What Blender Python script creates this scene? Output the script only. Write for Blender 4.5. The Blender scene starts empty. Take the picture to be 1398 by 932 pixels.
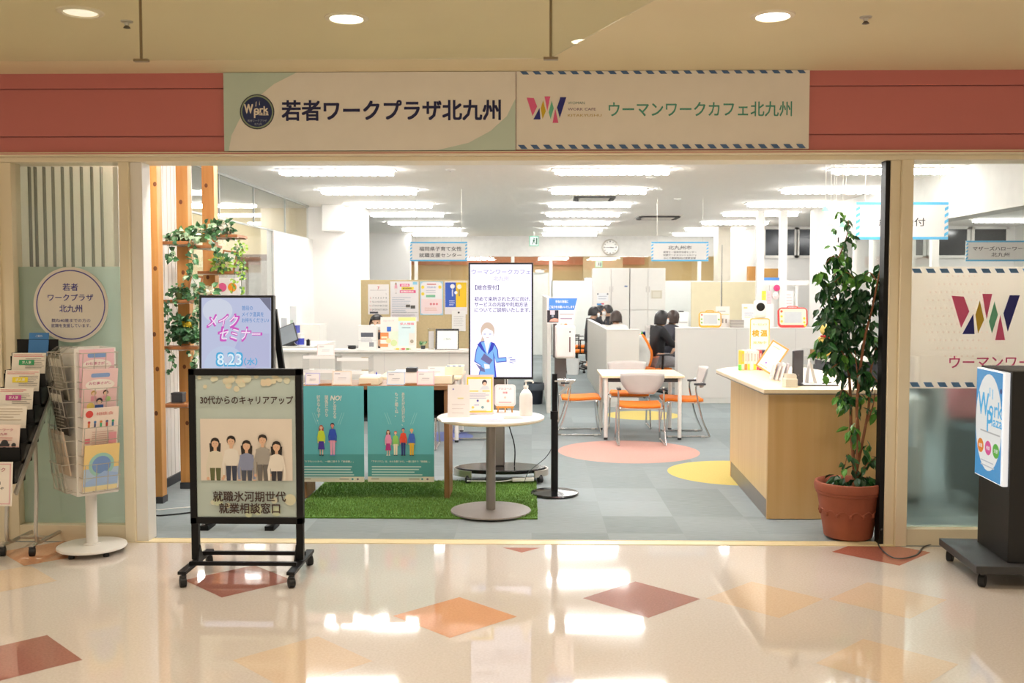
import bpy, bmesh, math, random
from mathutils import Vector, Matrix, Euler
random.seed(7)
R = math.radians
PI = math.pi
SC = bpy.context.scene
COL = SC.collection

# ------------------------------------------------------------------ camera, world, exposure
EYE = Vector((0, 0, 1.6))
F_PX, CX, CY = 1359.0, 699.0, 466.0
YAW, PITCH = math.atan(27 / F_PX), math.atan(70 / F_PX)
cam = bpy.data.objects.new('camera', bpy.data.cameras.new('camera'))
COL.objects.link(cam)
cam.location = EYE
cam.rotation_euler = Euler((PI / 2 - PITCH, 0, YAW), 'XYZ')
cam.data.sensor_width = 36.0
cam.data.lens = 36.0 * F_PX / 1398.0
cam.data.clip_end = 200
cam.data.dof.use_dof = True
cam.data.dof.focus_distance = 7.6
cam.data.dof.aperture_fstop = 3.6
SC.camera = cam
SC.view_settings.view_transform = 'Standard'
SC.view_settings.look = 'None'
SC.view_settings.gamma = 1.0
SC.view_settings.use_curve_mapping = False
SC.view_settings.exposure = 0.0

WORLD_STRENGTH = 0.72        # soft warm light of the rest of the mall, through the open ends of the passage
world = bpy.data.worlds.new('mall'); SC.world = world
world.use_nodes = True
_bg = world.node_tree.nodes['Background']
_bg.inputs[0].default_value = (1.0, 0.87, 0.69, 1)
_bg.inputs[1].default_value = WORLD_STRENGTH
OFFICE_GLOW = 37.0           # radiance of the office ceiling lights
OFFICE_TINT = (1.0, 0.99, 0.965)
FILL_W = 42.0               # watts of each added fill spot behind the header
DOWN_W = 82.0                # watts of each downlight in the passage
DOWN_TINT = (1.0, 0.89, 0.74)

fwd = Vector((-math.sin(YAW) * math.cos(PITCH), math.cos(YAW) * math.cos(PITCH), -math.sin(PITCH)))
rgt = Vector((math.cos(YAW), math.sin(YAW), 0))
upv = rgt.cross(fwd)
def P(x, y, Y):              # the point at depth Y that the photo shows at (x, y)
    d = fwd + rgt * ((x - CX) / F_PX) - upv * ((y - CY) / F_PX)
    return EYE + d * (Y / d.y)
def G(x, y, z=0.0):          # the point at height z that the photo shows at (x, y)
    d = fwd + rgt * ((x - CX) / F_PX) - upv * ((y - CY) / F_PX)
    return EYE + d * ((z - EYE.z) / d.z)

# ------------------------------------------------------------------ materials
MATS = {}
def lin(c):
    return tuple((v / 12.92 if v <= 0.04045 else ((v + 0.055) / 1.055) ** 2.4) for v in c)
def hexc(h):
    h = h.lstrip('#'); h = ''.join(c * 2 for c in h) if len(h) == 3 else h
    return lin(tuple(int(h[i:i + 2], 16) / 255 for i in (0, 2, 4)))
def mat(name, col, rough=0.5, metal=0.0, var=0.04, scale=8.0, bump=0.0, spec=0.5, coat=0.0, emit=0.0):
    if name in MATS: return MATS[name]
    m = bpy.data.materials.new(name); m.use_nodes = True
    nt = m.node_tree; b = nt.nodes['Principled BSDF']
    c = hexc(col) if isinstance(col, str) else col
    b.inputs['Roughness'].default_value = rough
    b.inputs['Metallic'].default_value = metal
    b.inputs['Specular IOR Level'].default_value = spec
    b.inputs['Coat Weight'].default_value = coat
    tc = nt.nodes.new('ShaderNodeTexCoord'); nz = nt.nodes.new('ShaderNodeTexNoise')
    nz.inputs['Scale'].default_value = scale; nz.inputs['Detail'].default_value = 3
    nt.links.new(tc.outputs['Object'], nz.inputs['Vector'])
    rp = nt.nodes.new('ShaderNodeValToRGB')
    rp.color_ramp.elements[0].position = 0.3; rp.color_ramp.elements[1].position = 0.7
    rp.color_ramp.elements[0].color = tuple(v * (1 - var) for v in c) + (1,)
    rp.color_ramp.elements[1].color = tuple(min(1, v * (1 + var)) for v in c) + (1,)
    nt.links.new(nz.outputs['Fac'], rp.inputs['Fac'])
    nt.links.new(rp.outputs['Color'], b.inputs['Base Color'])
    if bump:
        bp = nt.nodes.new('ShaderNodeBump'); bp.inputs['Strength'].default_value = bump
        bp.inputs['Distance'].default_value = 0.01
        nt.links.new(nz.outputs['Fac'], bp.inputs['Height']); nt.links.new(bp.outputs['Normal'], b.inputs['Normal'])
    if emit:
        b.inputs['Emission Color'].default_value = c + (1,)
        b.inputs['Emission Strength'].default_value = emit
    MATS[name] = m
    return m
def ink(h):                  # printed colour
    return mat('ink_' + h.strip('#'), h, 0.55, var=0.015)
def glow(h, s):              # what a lit screen or lamp shows
    k = 'glow_%s_%g' % (h.strip('#'), s)
    if k not in MATS:
        m = mat(k, '#0a0a0a', 0.25, var=0.0)
        e = m.node_tree.nodes['Principled BSDF']; e.inputs['Emission Color'].default_value = hexc(h) + (1,); e.inputs['Emission Strength'].default_value = s
    return MATS[k]
def wood(name, c1, c2, rough=0.45, axis=2, scale=3.0):
    if name in MATS: return MATS[name]
    m = bpy.data.materials.new(name); m.use_nodes = True
    nt = m.node_tree; b = nt.nodes['Principled BSDF']; b.inputs['Roughness'].default_value = rough
    tc = nt.nodes.new('ShaderNodeTexCoord'); mp = nt.nodes.new('ShaderNodeMapping')
    s = [scale * 9] * 3; s[axis] = scale * 0.5
    mp.inputs['Scale'].default_value = s
    nz = nt.nodes.new('ShaderNodeTexNoise'); nz.inputs['Scale'].default_value = 1.0
    nz.inputs['Detail'].default_value = 4; nz.inputs['Distortion'].default_value = 0.6
    rp = nt.nodes.new('ShaderNodeValToRGB')
    rp.color_ramp.elements[0].position = 0.3; rp.color_ramp.elements[1].position = 0.75
    rp.color_ramp.elements[0].color = hexc(c1) + (1,); rp.color_ramp.elements[1].color = hexc(c2) + (1,)
    L = nt.links.new
    L(tc.outputs['Object'], mp.inputs['Vector']); L(mp.outputs['Vector'], nz.inputs['Vector'])
    L(nz.outputs['Fac'], rp.inputs['Fac']); L(rp.outputs['Color'], b.inputs['Base Color'])
    MATS[name] = m
    return m
def glass(name, tint=(1, 1, 1), refl=0.9, rough=0.0):
    if name in MATS: return MATS[name]
    m = bpy.data.materials.new(name); m.use_nodes = True
    nt = m.node_tree; nt.nodes.clear(); N = nt.nodes.new; L = nt.links.new
    o = N('ShaderNodeOutputMaterial'); mx = N('ShaderNodeMixShader'); t = N('ShaderNodeBsdfTransparent')
    g = N('ShaderNodeBsdfGlossy'); fr = N('ShaderNodeLayerWeight'); fr.inputs['Blend'].default_value = .5; pw = N('ShaderNodeMath'); pw.operation = 'POWER'; pw.inputs[1].default_value = 5
    mu = N('ShaderNodeMath'); mu.operation = 'MULTIPLY_ADD'; mu.inputs[1].default_value = .8; mu.inputs[2].default_value = .042 * refl
    t.inputs['Color'].default_value = tuple(tint) + (1,); g.inputs['Roughness'].default_value = rough
    L(fr.outputs['Facing'], pw.inputs[0]); L(pw.outputs[0], mu.inputs[0]); L(mu.outputs[0], mx.inputs[0]); L(t.outputs[0], mx.inputs[1]); L(g.outputs[0], mx.inputs[2])
    L(mx.outputs[0], o.inputs['Surface'])
    MATS[name] = m
    return m
def film(name, col, clear=0.25, trans=0.35):   # frosted or printed film on glass: part diffuse, part translucent, part clear
    if name in MATS: return MATS[name]
    m = bpy.data.materials.new(name); m.use_nodes = True
    nt = m.node_tree; nt.nodes.clear(); N = nt.nodes.new; L = nt.links.new
    o = N('ShaderNodeOutputMaterial'); d = N('ShaderNodeBsdfDiffuse'); tl = N('ShaderNodeBsdfTranslucent'); tp = N('ShaderNodeBsdfTransparent')
    a = N('ShaderNodeMixShader'); b = N('ShaderNodeMixShader')
    tc = N('ShaderNodeTexCoord'); nz = N('ShaderNodeTexNoise'); nz.inputs['Scale'].default_value = 2.0
    rp = N('ShaderNodeValToRGB'); c = hexc(col)
    rp.color_ramp.elements[0].color = tuple(v * 0.96 for v in c) + (1,); rp.color_ramp.elements[1].color = c + (1,)
    L(tc.outputs['Object'], nz.inputs['Vector']); L(nz.outputs['Fac'], rp.inputs['Fac'])
    L(rp.outputs['Color'], d.inputs['Color']); L(rp.outputs['Color'], tl.inputs['Color'])
    a.inputs[0].default_value = trans; b.inputs[0].default_value = clear
    L(d.outputs[0], a.inputs[1]); L(tl.outputs[0], a.inputs[2]); L(a.outputs[0], b.inputs[1]); L(tp.outputs[0], b.inputs[2])
    L(b.outputs[0], o.inputs['Surface'])
    MATS[name] = m
    return m

def frost(name, col):        # etched film: rough see-through mixed with some diffuse white
    m = bpy.data.materials.new(name); m.use_nodes = True
    nt = m.node_tree; nt.nodes.clear(); N = nt.nodes.new; L = nt.links.new
    o = N('ShaderNodeOutputMaterial'); d = N('ShaderNodeBsdfDiffuse'); r = N('ShaderNodeBsdfRefraction'); a = N('ShaderNodeMixShader')
    nz = N('ShaderNodeTexNoise'); nz.inputs['Scale'].default_value = 3; rp = N('ShaderNodeValToRGB'); c = hexc(col)
    rp.color_ramp.elements[0].color = tuple(v * .94 for v in c) + (1,); rp.color_ramp.elements[1].color = c + (1,)
    L(nz.outputs['Fac'], rp.inputs['Fac']); L(rp.outputs[0], d.inputs['Color']); r.inputs['Color'].default_value = tuple(min(1, v * 1.5) for v in c) + (1,)
    r.inputs['Roughness'].default_value = .42; r.inputs['IOR'].default_value = 1.12; a.inputs[0].default_value = .72
    L(d.outputs[0], a.inputs[1]); L(r.outputs[0], a.inputs[2]); L(a.outputs[0], o.inputs['Surface'])
    return m

# ------------------------------------------------------------------ mesh helpers
def smoothpath(pts, n=6, closed=False):
    pts = [Vector(p) for p in pts]; out = []
    k = len(pts)
    for i in range(k if closed else k - 1):
        g = lambda j: pts[j % k] if closed else pts[max(0, min(k - 1, j))]
        p0, p1, p2, p3 = g(i - 1), g(i), g(i + 1), g(i + 2)
        for s in range(n):
            t = s / n
            out.append(0.5 * ((2 * p1) + (p2 - p0) * t + (2 * p0 - 5 * p1 + 4 * p2 - p3) * t * t + (3 * p1 - p0 - 3 * p2 + p3) * t ** 3))
    if not closed: out.append(pts[-1])
    return out
class MB:
    def __init__(s): s.v = []; s.f = []; s.m = []
    def add(s, vs, fs, m=0):
        o = len(s.v); s.v += [tuple(v) for v in vs]; s.f += [tuple(i + o for i in f) for f in fs]; s.m += [m] * len(fs); return s
    def box(s, x0, y0, z0, x1, y1, z1, m=0):
        vs = [(x, y, z) for z in (z0, z1) for y in (y0, y1) for x in (x0, x1)]
        return s.add(vs, [(0, 2, 3, 1), (4, 5, 7, 6), (0, 1, 5, 4), (2, 6, 7, 3), (0, 4, 6, 2), (1, 3, 7, 5)], m)
    def bar(s, p0, p1, w, t, m=0, up=(0, 0, 1)):     # a rectangular bar from p0 to p1
        p0, p1 = Vector(p0), Vector(p1); d = (p1 - p0).normalized(); u = Vector(up)
        if abs(d.dot(u)) > 0.99: u = Vector((0, 1, 0))
        a = d.cross(u).normalized(); b = a.cross(d).normalized()
        vs = [q + a * (i * w / 2) + b * (j * t / 2) for q in (p0, p1) for i, j in ((-1, -1), (1, -1), (1, 1), (-1, 1))]
        return s.add(vs, [(3, 2, 1, 0), (4, 5, 6, 7), (0, 1, 5, 4), (1, 2, 6, 5), (2, 3, 7, 6), (3, 0, 4, 7)], m)
    def tube(s, pts, r, n=8, m=0, cap=True):
        pts = [Vector(p) for p in pts]; k = len(pts)
        rs = r if isinstance(r, (list, tuple)) else [r] * k
        d = (pts[1] - pts[0]).normalized()
        a = d.orthogonal().normalized(); vs = []
        for i in range(k):
            t = (pts[min(i + 1, k - 1)] - pts[max(i - 1, 0)])
            t = t.normalized() if t.length > 1e-9 else d
            a = (a - t * a.dot(t)); a = a.normalized() if a.length > 1e-6 else t.orthogonal().normalized()
            b = t.cross(a)
            for j in range(n):
                an = 2 * PI * j / n
                vs.append(pts[i] + (a * math.cos(an) + b * math.sin(an)) * rs[i])
        fs = [(i * n + j, i * n + (j + 1) % n, (i + 1) * n + (j + 1) % n, (i + 1) * n + j) for i in range(k - 1) for j in range(n)]
        if cap: fs += [tuple(range(n - 1, -1, -1)), tuple((k - 1) * n + j for j in range(n))]
        return s.add(vs, fs, m)
    def cyl(s, p0, p1, r0, r1=None, n=20, m=0):
        return s.tube([p0, p1], [r0, r0 if r1 is None else r1], n, m)
    def lathe(s, prof, c=(0, 0, 0), n=32, m=0, sx=1.0, sy=1.0):
        vs = []; fs = []
        for r, z in prof:
            for j in range(n):
                an = 2 * PI * j / n
                vs.append((c[0] + r * sx * math.cos(an), c[1] + r * sy * math.sin(an), c[2] + z))
        for i in range(len(prof) - 1):
            for j in range(n):
                fs.append((i * n + j, i * n + (j + 1) % n, (i + 1) * n + (j + 1) % n, (i + 1) * n + j))
        if prof[0][0] > 1e-5: fs.append(tuple(range(n - 1, -1, -1)))
        if prof[-1][0] > 1e-5: fs.append(tuple((len(prof) - 1) * n + j for j in range(n)))
        return s.add(vs, fs, m)
    def ell(s, c, rx, ry, rz, n=16, k=10, m=0):
        return s.lathe([(max(1e-6, math.sin(PI * i / k)), -rz * math.cos(PI * i / k)) for i in range(k + 1)], c, n, m, rx, ry)
    def prism(s, poly, y0, y1, m=0):                 # outline in XZ, thickness along y
        n = len(poly)
        vs = [(x, y0, z) for x, z in poly] + [(x, y1, z) for x, z in poly]
        fs = [tuple(range(n)), tuple(range(2 * n - 1, n - 1, -1))] + [(i, i + n, (i + 1) % n + n, (i + 1) % n) for i in range(n)]
        return s.add(vs, fs, m)
    def slab(s, poly, z0, z1, m=0):                  # outline in XY, thickness along z
        n = len(poly)
        vs = [(x, y, z0) for x, y in poly] + [(x, y, z1) for x, y in poly]
        fs = [tuple(range(n - 1, -1, -1)), tuple(range(n, 2 * n))] + [(i, (i + 1) % n, (i + 1) % n + n, i + n) for i in range(n)]
        return s.add(vs, fs, m)
    def quad(s, a, b, c, d, m=0): return s.add([a, b, c, d], [(0, 1, 2, 3)], m)
    def build(s, name, mats, parent=None, bevel=0.0, smooth=True, seg=2, thick=0.0):
        me = bpy.data.meshes.new(name); me.from_pydata(s.v, [], s.f); me.update()
        bm = bmesh.new(); bm.from_mesh(me); bmesh.ops.recalc_face_normals(bm, faces=bm.faces); bm.to_mesh(me); bm.free()
        for q in (mats if isinstance(mats, (list, tuple)) else [mats]): me.materials.append(q)
        me.polygons.foreach_set('material_index', s.m)
        if smooth:
            me.polygons.foreach_set('use_smooth', [True] * len(s.f))
            me.set_sharp_from_angle(angle=R(38))
        o = bpy.data.objects.new(name, me); COL.objects.link(o); o.parent = parent
        if thick:
            md = o.modifiers.new('solid', 'SOLIDIFY'); md.thickness = thick; md.offset = 0
        if bevel:
            md = o.modifiers.new('bevel', 'BEVEL'); md.width = bevel; md.segments = seg; md.limit_method = 'ANGLE'; md.angle_limit = R(40)
            md.harden_normals = False
        return o
def tag(o, label=None, cat=None, group=None, kind=None):
    if label: o['label'] = label
    if cat: o['category'] = cat
    if group: o['group'] = group
    if kind: o['kind'] = kind
    return o
def thing(name, label, cat, loc=(0, 0, 0), rz=0.0, group=None, rx=0.0):
    o = bpy.data.objects.new(name, None); COL.objects.link(o)
    o.empty_display_size = 0.1
    o.location = loc; o.rotation_euler = (rx, 0, rz)
    return tag(o, label, cat, group)
def struct(o): o['kind'] = 'structure'; return o
def copy_tree(o, parent=None):
    c = o.copy(); COL.objects.link(c); c.parent = parent
    for ch in list(o.children): copy_tree(ch, c)
    return c

# ------------------------------------------------------------------ printing: flat shapes and lettering on a sheet (local XZ, facing -Y)
TCACHE = {}
def textmesh(body, bold=0.0, shear=0.0, res=2, line=1.0, space=1.0, al='CENTER'):
    key = (body, bold, shear, res, line, space, al)
    if key in TCACHE: return TCACHE[key]
    c = bpy.data.curves.new('t', 'FONT'); c.body = body; c.offset = bold; c.shear = shear; c.resolution_u = res
    c.align_x = al; c.space_line = line; c.space_character = space
    o = bpy.data.objects.new('t', c); COL.objects.link(o)
    dg = bpy.context.evaluated_depsgraph_get(); dg.update()
    me = bpy.data.meshes.new_from_object(o.evaluated_get(dg))
    vs = [(v.co.x, v.co.y) for v in me.vertices]; fs = [tuple(p.vertices) for p in me.polygons]
    bpy.data.objects.remove(o); bpy.data.curves.remove(c); bpy.data.meshes.remove(me)
    TCACHE[key] = (vs, fs)
    return vs, fs
class PR:
    def __init__(s, y=0.0): s.mb = MB(); s.y = y - 0.0010; s.inks = []
    def _i(s, m):
        if isinstance(m, str): m = ink(m)
        if m not in s.inks: s.inks.append(m)
        s.y -= 0.00012
        return s.inks.index(m)
    def poly(s, pts, m): i = s._i(m); s.mb.add([(x, s.y, z) for x, z in pts], [tuple(range(len(pts)))], i); return s
    def rect(s, x0, z0, x1, z1, m): return s.poly([(x0, z0), (x1, z0), (x1, z1), (x0, z1)], m)
    def circ(s, x, z, r, m, rz=None, n=32):
        rz = rz or r
        return s.poly([(x + r * math.cos(2 * PI * i / n), z + rz * math.sin(2 * PI * i / n)) for i in range(n)], m)
    def ring(s, x, z, r0, r1, m, n=48):
        i = s._i(m)
        vs = [(x + r * math.cos(2 * PI * k / n), s.y, z + r * math.sin(2 * PI * k / n)) for k in range(n) for r in (r0, r1)]
        s.mb.add(vs, [(2 * k, 2 * k + 1, (2 * k + 3) % (2 * n), (2 * k + 2) % (2 * n)) for k in range(n)], i); return s
    def frame(s, x0, z0, x1, z1, w, m):
        s.rect(x0, z0, x1, z0 + w, m); s.rect(x0, z1 - w, x1, z1, m); s.rect(x0, z0, x0 + w, z1, m); return s.rect(x1 - w, z0, x1, z1, m)
    def rrect(s, x0, z0, x1, z1, r, m, n=6):
        pts = []
        for cx, cz, a in ((x1 - r, z0 + r, -90), (x1 - r, z1 - r, 0), (x0 + r, z1 - r, 90), (x0 + r, z0 + r, 180)):
            for k in range(n + 1): pts.append((cx + r * math.cos(R(a + 90 * k / n)), cz + r * math.sin(R(a + 90 * k / n))))
        return s.poly(pts, m)
    def text(s, body, x, z, m, w=None, h=None, bold=0.0, shear=0.0, res=2, al='c', line=1.0, space=1.0):
        vs, fs = textmesh(body, 0.0, shear, res, line, space, 'LEFT' if al == 'l' else 'CENTER')
        if not vs: return s
        ax0, ax1 = min(v[0] for v in vs), max(v[0] for v in vs); az0, az1 = min(v[1] for v in vs), max(v[1] for v in vs)
        kx = w / (ax1 - ax0) if w else h / (az1 - az0); kz = h / (az1 - az0) if h else kx
        ox = x - (ax0 if al == 'l' else (ax0 + ax1) / 2) * kx; oz = z - (az0 + az1) / 2 * kz
        i = s._i(m)
        e = bold * 0.85
        for ex, ez in (((0, 0),) if not bold else ((-e, -e), (e, -e), (e, e), (-e, e), (0, 0))):
            s.y -= 0.00004
            s.mb.add([((a + ex) * kx + ox, s.y, (b + ez) * kz + oz) for a, b in vs], fs, i)
        return s
    def lines(s, x0, z0, x1, n, pitch, h, m, ragged=0.25):      # unreadably small print as thin rows
        for k in range(n):
            s.rect(x0, z0 - k * pitch - h, x1 - (x1 - x0) * ragged * random.random(), z0 - k * pitch, m)
        return s
    def fig(s, x, z0, h, top, bottom, hair, skin='#e8bfa0', long=False, skirt=False, shoe='#2a2a30', cap=None, hem=.47):   # a drawn standing figure
        H = h; k0 = len(s.mb.v)
        hd = 0.060 * H; cz = z0 + H - hd * 1.25
        for q in (-1, 1):
            if skirt: s.rect(x + q * .05 * H - .018 * H, z0 + .03 * H, x + q * .05 * H + .018 * H, z0 + .3 * H, skin)
            else: s.poly([(x + q * .085 * H, z0 + .03 * H), (x + q * .018 * H, z0 + .03 * H), (x + q * .002 * H, z0 + (hem + .03) * H), (x + q * .1 * H, z0 + (hem + .03) * H)], bottom)
            s.rect(x + q * .055 * H - .04 * H, z0, x + q * .055 * H + .04 * H, z0 + .03 * H, shoe)
        if skirt: s.poly([(x - .14 * H, z0 + .2 * H), (x + .14 * H, z0 + .2 * H), (x + .08 * H, z0 + .53 * H), (x - .08 * H, z0 + .53 * H)], bottom)
        if long: s.poly([(x - .085 * H, z0 + .72 * H), (x + .085 * H, z0 + .72 * H), (x + .085 * H, cz), (x - .085 * H, cz)], hair)
        s.rect(x - .025 * H, z0 + .78 * H, x + .025 * H, cz, skin)
        s.poly([(x - .1 * H, z0 + hem * H), (x + .1 * H, z0 + hem * H), (x + .105 * H, z0 + .62 * H), (x + .12 * H, z0 + .79 * H), (x + .03 * H, z0 + .82 * H), (x - .03 * H, z0 + .82 * H), (x - .12 * H, z0 + .79 * H), (x - .105 * H, z0 + .62 * H)], top)
        for q in (-1, 1):
            s.poly([(x + q * .11 * H, z0 + .79 * H), (x + q * .165 * H, z0 + .6 * H), (x + q * .15 * H, z0 + .45 * H), (x + q * .11 * H, z0 + .45 * H), (x + q * .115 * H, z0 + .6 * H), (x + q * .07 * H, z0 + .75 * H)], top)
            s.circ(x + q * .13 * H, z0 + .43 * H, .024 * H, skin, n=10)
        s.circ(x, cz + hd * .2, hd * 1.1, hair, n=20)
        s.circ(x, cz - hd * .12, hd * .86, skin, rz=hd * .98, n=20)
        s.poly([(x - hd * .95, cz + hd * .25), (x - hd * .2, cz + hd * .62), (x + hd * .95, cz + hd * .3), (x + hd * .8, cz + hd * 1.05), (x, cz + hd * 1.3), (x - hd * .8, cz + hd * 1.05)], cap or hair)
        for q in (-1, 1): s.circ(x + q * hd * .32, cz - hd * .1, hd * .07, '#54402f', n=8)
        s.rect(x - hd * .16, cz - hd * .58, x + hd * .16, cz - hd * .53, '#c07a68')
        s.mb.v[k0:] = [(x + (a - x) * (.8 if c < cz - hd * 1.3 else .95), b, c) for a, b, c in s.mb.v[k0:]]
        return s
    def build(s, name, parent, label=None):
        o = s.mb.build(name, s.inks or [ink('#ffffff')], parent, smooth=False)
        if label: o['label'] = label
        return o
def wlogo(p, x0, z0, x1, z1, k=1.0):   # the folded W emblem, box given
    w, h = x1 - x0, z1 - z0
    q = lambda *pts: [(x0 + a * w, z1 - b * h) for a, b in pts]
    pk, nv, ye, gn = '#e0608f', '#23277e', '#cfae30', '#6cba9a'
    p.poly(q((0, .04), (.18, .06), (.265, .38), (.15, .74)), pk)
    p.poly(q((.17, .87), (.325, .43), (.35, .87)), nv)
    p.poly(q((.355, .45), (.415, .14), (.485, .56), (.40, .86)), ye)
    p.poly(q((.45, 0), (.595, 0), (.52, .55)), pk)
    p.poly(q((.63, .16), (.685, .45), (.605, .86), (.555, .6)), gn)
    p.poly(q((.72, .45), (.80, 1), (.655, 1)), pk)
    p.poly(q((.85, .03), (1, .03), (.835, .82), (.765, .42)), nv)
    return p
def stripes(p, x0, x1, z, h, n, m, slant=0.6, duty=0.5):   # a row of slanted airmail dashes
    d = (x1 - x0) / n
    for i in range(n):
        a = x0 + i * d
        p.poly([(a + slant * h, z), (a + slant * h + d * duty, z), (a + d * duty, z + h), (a, z + h)], m)
    return p
def vstripes(p, x, z0, z1, w, n, m, slant=0.6):
    d = (z1 - z0) / n
    for i in range(n):
        a = z0 + i * d
        p.poly([(x, a), (x + w, a + slant * w), (x + w, a + slant * w + d * .5), (x, a + d * .5)], m)
    return p
def sheet(name, label, cat, loc, w, h, t=0.002, col='#f4f2ee', rz=0.0, rx=0.0, group=None, bevel=0):
    """A sheet or board: origin at the middle of its bottom edge, facing -Y; printing goes on with PR(-t)."""
    o = MB().box(-w / 2, -t, 0, w / 2, 0, h).build(name, ink(col) if isinstance(col, str) else col, None, bevel=bevel)
    o.location = loc; o.rotation_euler = (rx, 0, rz)
    return tag(o, label, cat, group)

# shared materials
WHITE = mat('white_paint', '#efece6', 0.55, var=0.02, scale=2)
CREAM = mat('cream_metal', '#ece0c4', 0.35, var=0.03, scale=3)
WPLAS = mat('white_plastic', '#f2f0ec', 0.35, var=0.02)
BLACK = mat('black_metal', '#0d0d0f', 0.5, var=0.08, spec=.3)
BPLAS = mat('black_plastic', '#17171a', 0.3, var=0.08)
DGREY = mat('dark_grey', '#3b3c40', 0.5)
GREYM = mat('brushed_grey', '#8c8580', 0.38, metal=0.35)
CHROME = mat('chrome', '#d8d8da', 0.14, metal=1.0, var=0.02)
SILVER = mat('silver_tube', '#c3bdb3', 0.3, metal=0.8)
ORANGE = mat('orange_fabric', '#f08023', 0.8, scale=60)
LGREY = mat('light_grey_plastic', '#c9c4c0', 0.45)
RUBBER = mat('rubber', '#141416', 0.6)
LWHITE = mat('laminate_white', '#eeeae3', 0.35, var=0.015)
MAPLE = wood('maple', '#dcb983', '#e6c797', 0.4, 2, 2)
MAPLETOP = wood('maple_top', '#ecd9b4', '#f3e3c4', 0.35, 1, 2)
PINE = wood('pine', '#b87d3c', '#cf9a58', 0.5, 2, 2.2)
BROWN = wood('brown_wood', '#75502f', '#8c6440', 0.5, 0, 2)
SHELFW = wood('shelf_wood', '#9a6236', '#b57c4a', 0.5, 0, 2)
GLASS = glass('clear_glass', (0.97, 0.985, 0.975), 0.9)
ACRYL = glass('acrylic', (0.96, 0.97, 0.97), 1.6, 0.03)

# ================================================================== THE SETTING
CEIL = 2.93
def floor_mats():
    def terrazzo(name, c, d):
        m = bpy.data.materials.new(name); m.use_nodes = True
        nt = m.node_tree; b = nt.nodes['Principled BSDF']; N = nt.nodes.new; L = nt.links.new
        tc = N('ShaderNodeTexCoord'); n1 = N('ShaderNodeTexNoise'); n1.inputs['Scale'].default_value = 90; n1.inputs['Detail'].default_value = 2
        n2 = N('ShaderNodeTexNoise'); n2.inputs['Scale'].default_value = 1.3
        r1 = N('ShaderNodeValToRGB'); r1.color_ramp.elements[0].position = .35; r1.color_ramp.elements[1].position = .65
        r1.color_ramp.elements[0].color = hexc(d) + (1,); r1.color_ramp.elements[1].color = hexc(c) + (1,)
        L(tc.outputs['Object'], n1.inputs['Vector']); L(tc.outputs['Object'], n2.inputs['Vector']); L(n1.outputs['Fac'], r1.inputs['Fac'])
        L(r1.outputs['Color'], b.inputs['Base Color'])
        rr = N('ShaderNodeMapRange'); rr.inputs['From Min'].default_value = .3; rr.inputs['From Max'].default_value = .7
        rr.inputs['To Min'].default_value = .03; rr.inputs['To Max'].default_value = .07
        L(n2.outputs['Fac'], rr.inputs['Value']); L(rr.outputs['Result'], b.inputs['Roughness'])
        n3 = N('ShaderNodeTexNoise'); n3.inputs['Scale'].default_value = 5.0; L(tc.outputs['Object'], n3.inputs['Vector'])
        bp = N('ShaderNodeBump'); bp.inputs['Strength'].default_value = .018; bp.inputs['Distance'].default_value = .02
        L(n3.outputs['Fac'], bp.inputs['Height']); L(bp.outputs['Normal'], b.inputs['Normal'])
        b.inputs['IOR'].default_value = 1.55; b.inputs['Coat Weight'].default_value = 0.35; b.inputs['Coat Roughness'].default_value = 0.04
        MATS[name] = m
        return m
    return [terrazzo('terrazzo_cream', '#d5ccc4', '#ccc2b7'), terrazzo('terrazzo_mauve', '#a87468', '#9c6a5f'), terrazzo('terrazzo_orange', '#dda680', '#d49b76'),
            terrazzo('terrazzo_peach', '#dcc6ae', '#d4bda4'), terrazzo('terrazzo_red', '#b56f5c', '#a96453')]
fm = floor_mats()
b = MB().box(-8, -4, -.1, 8, 6.2, 0)
def diamond(cx, cy, m, r=.305):
    b.add([(cx - r, cy, .0006), (cx, cy - r, .0006), (cx + r, cy, .0006), (cx, cy + r, .0006)], [(0, 1, 2, 3)], m)
for cx, cy, m in ((.572, 5.11, 1), (-.376, 4.81, 2), (-1.615, 5.39, 1), (-2.25, 4.2, 1), (1.525, 4.225, 3), (-.99, 4.21, 3), (1.845, 5.12, 3), (1.21, 5.12, 3),
                  (-2.95, 5.96, 2), (-2.92, 5.36, 3), (.25, 3.6, 1), (-1.6, 3.3, 2), (2.2, 3.3, 1), (3.1, 5.1, 3), (2.8, 4.3, 1)):
    diamond(cx, cy, m)
b.add([(1.84, 6.06, .0006), (2.14, 5.76, .0006), (2.44, 6.06, .0006), (2.30, 6.199, .0006), (1.98, 6.199, .0006)], [(0, 1, 2, 3, 4)], 4)
b.add([(-.18, 6.12, .0006), (-.06, 6.005, .0006), (.055, 6.12, .0006)], [(0, 1, 2)], 4)
fl = struct(b.build('floor_passage', fm, smooth=False))

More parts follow.
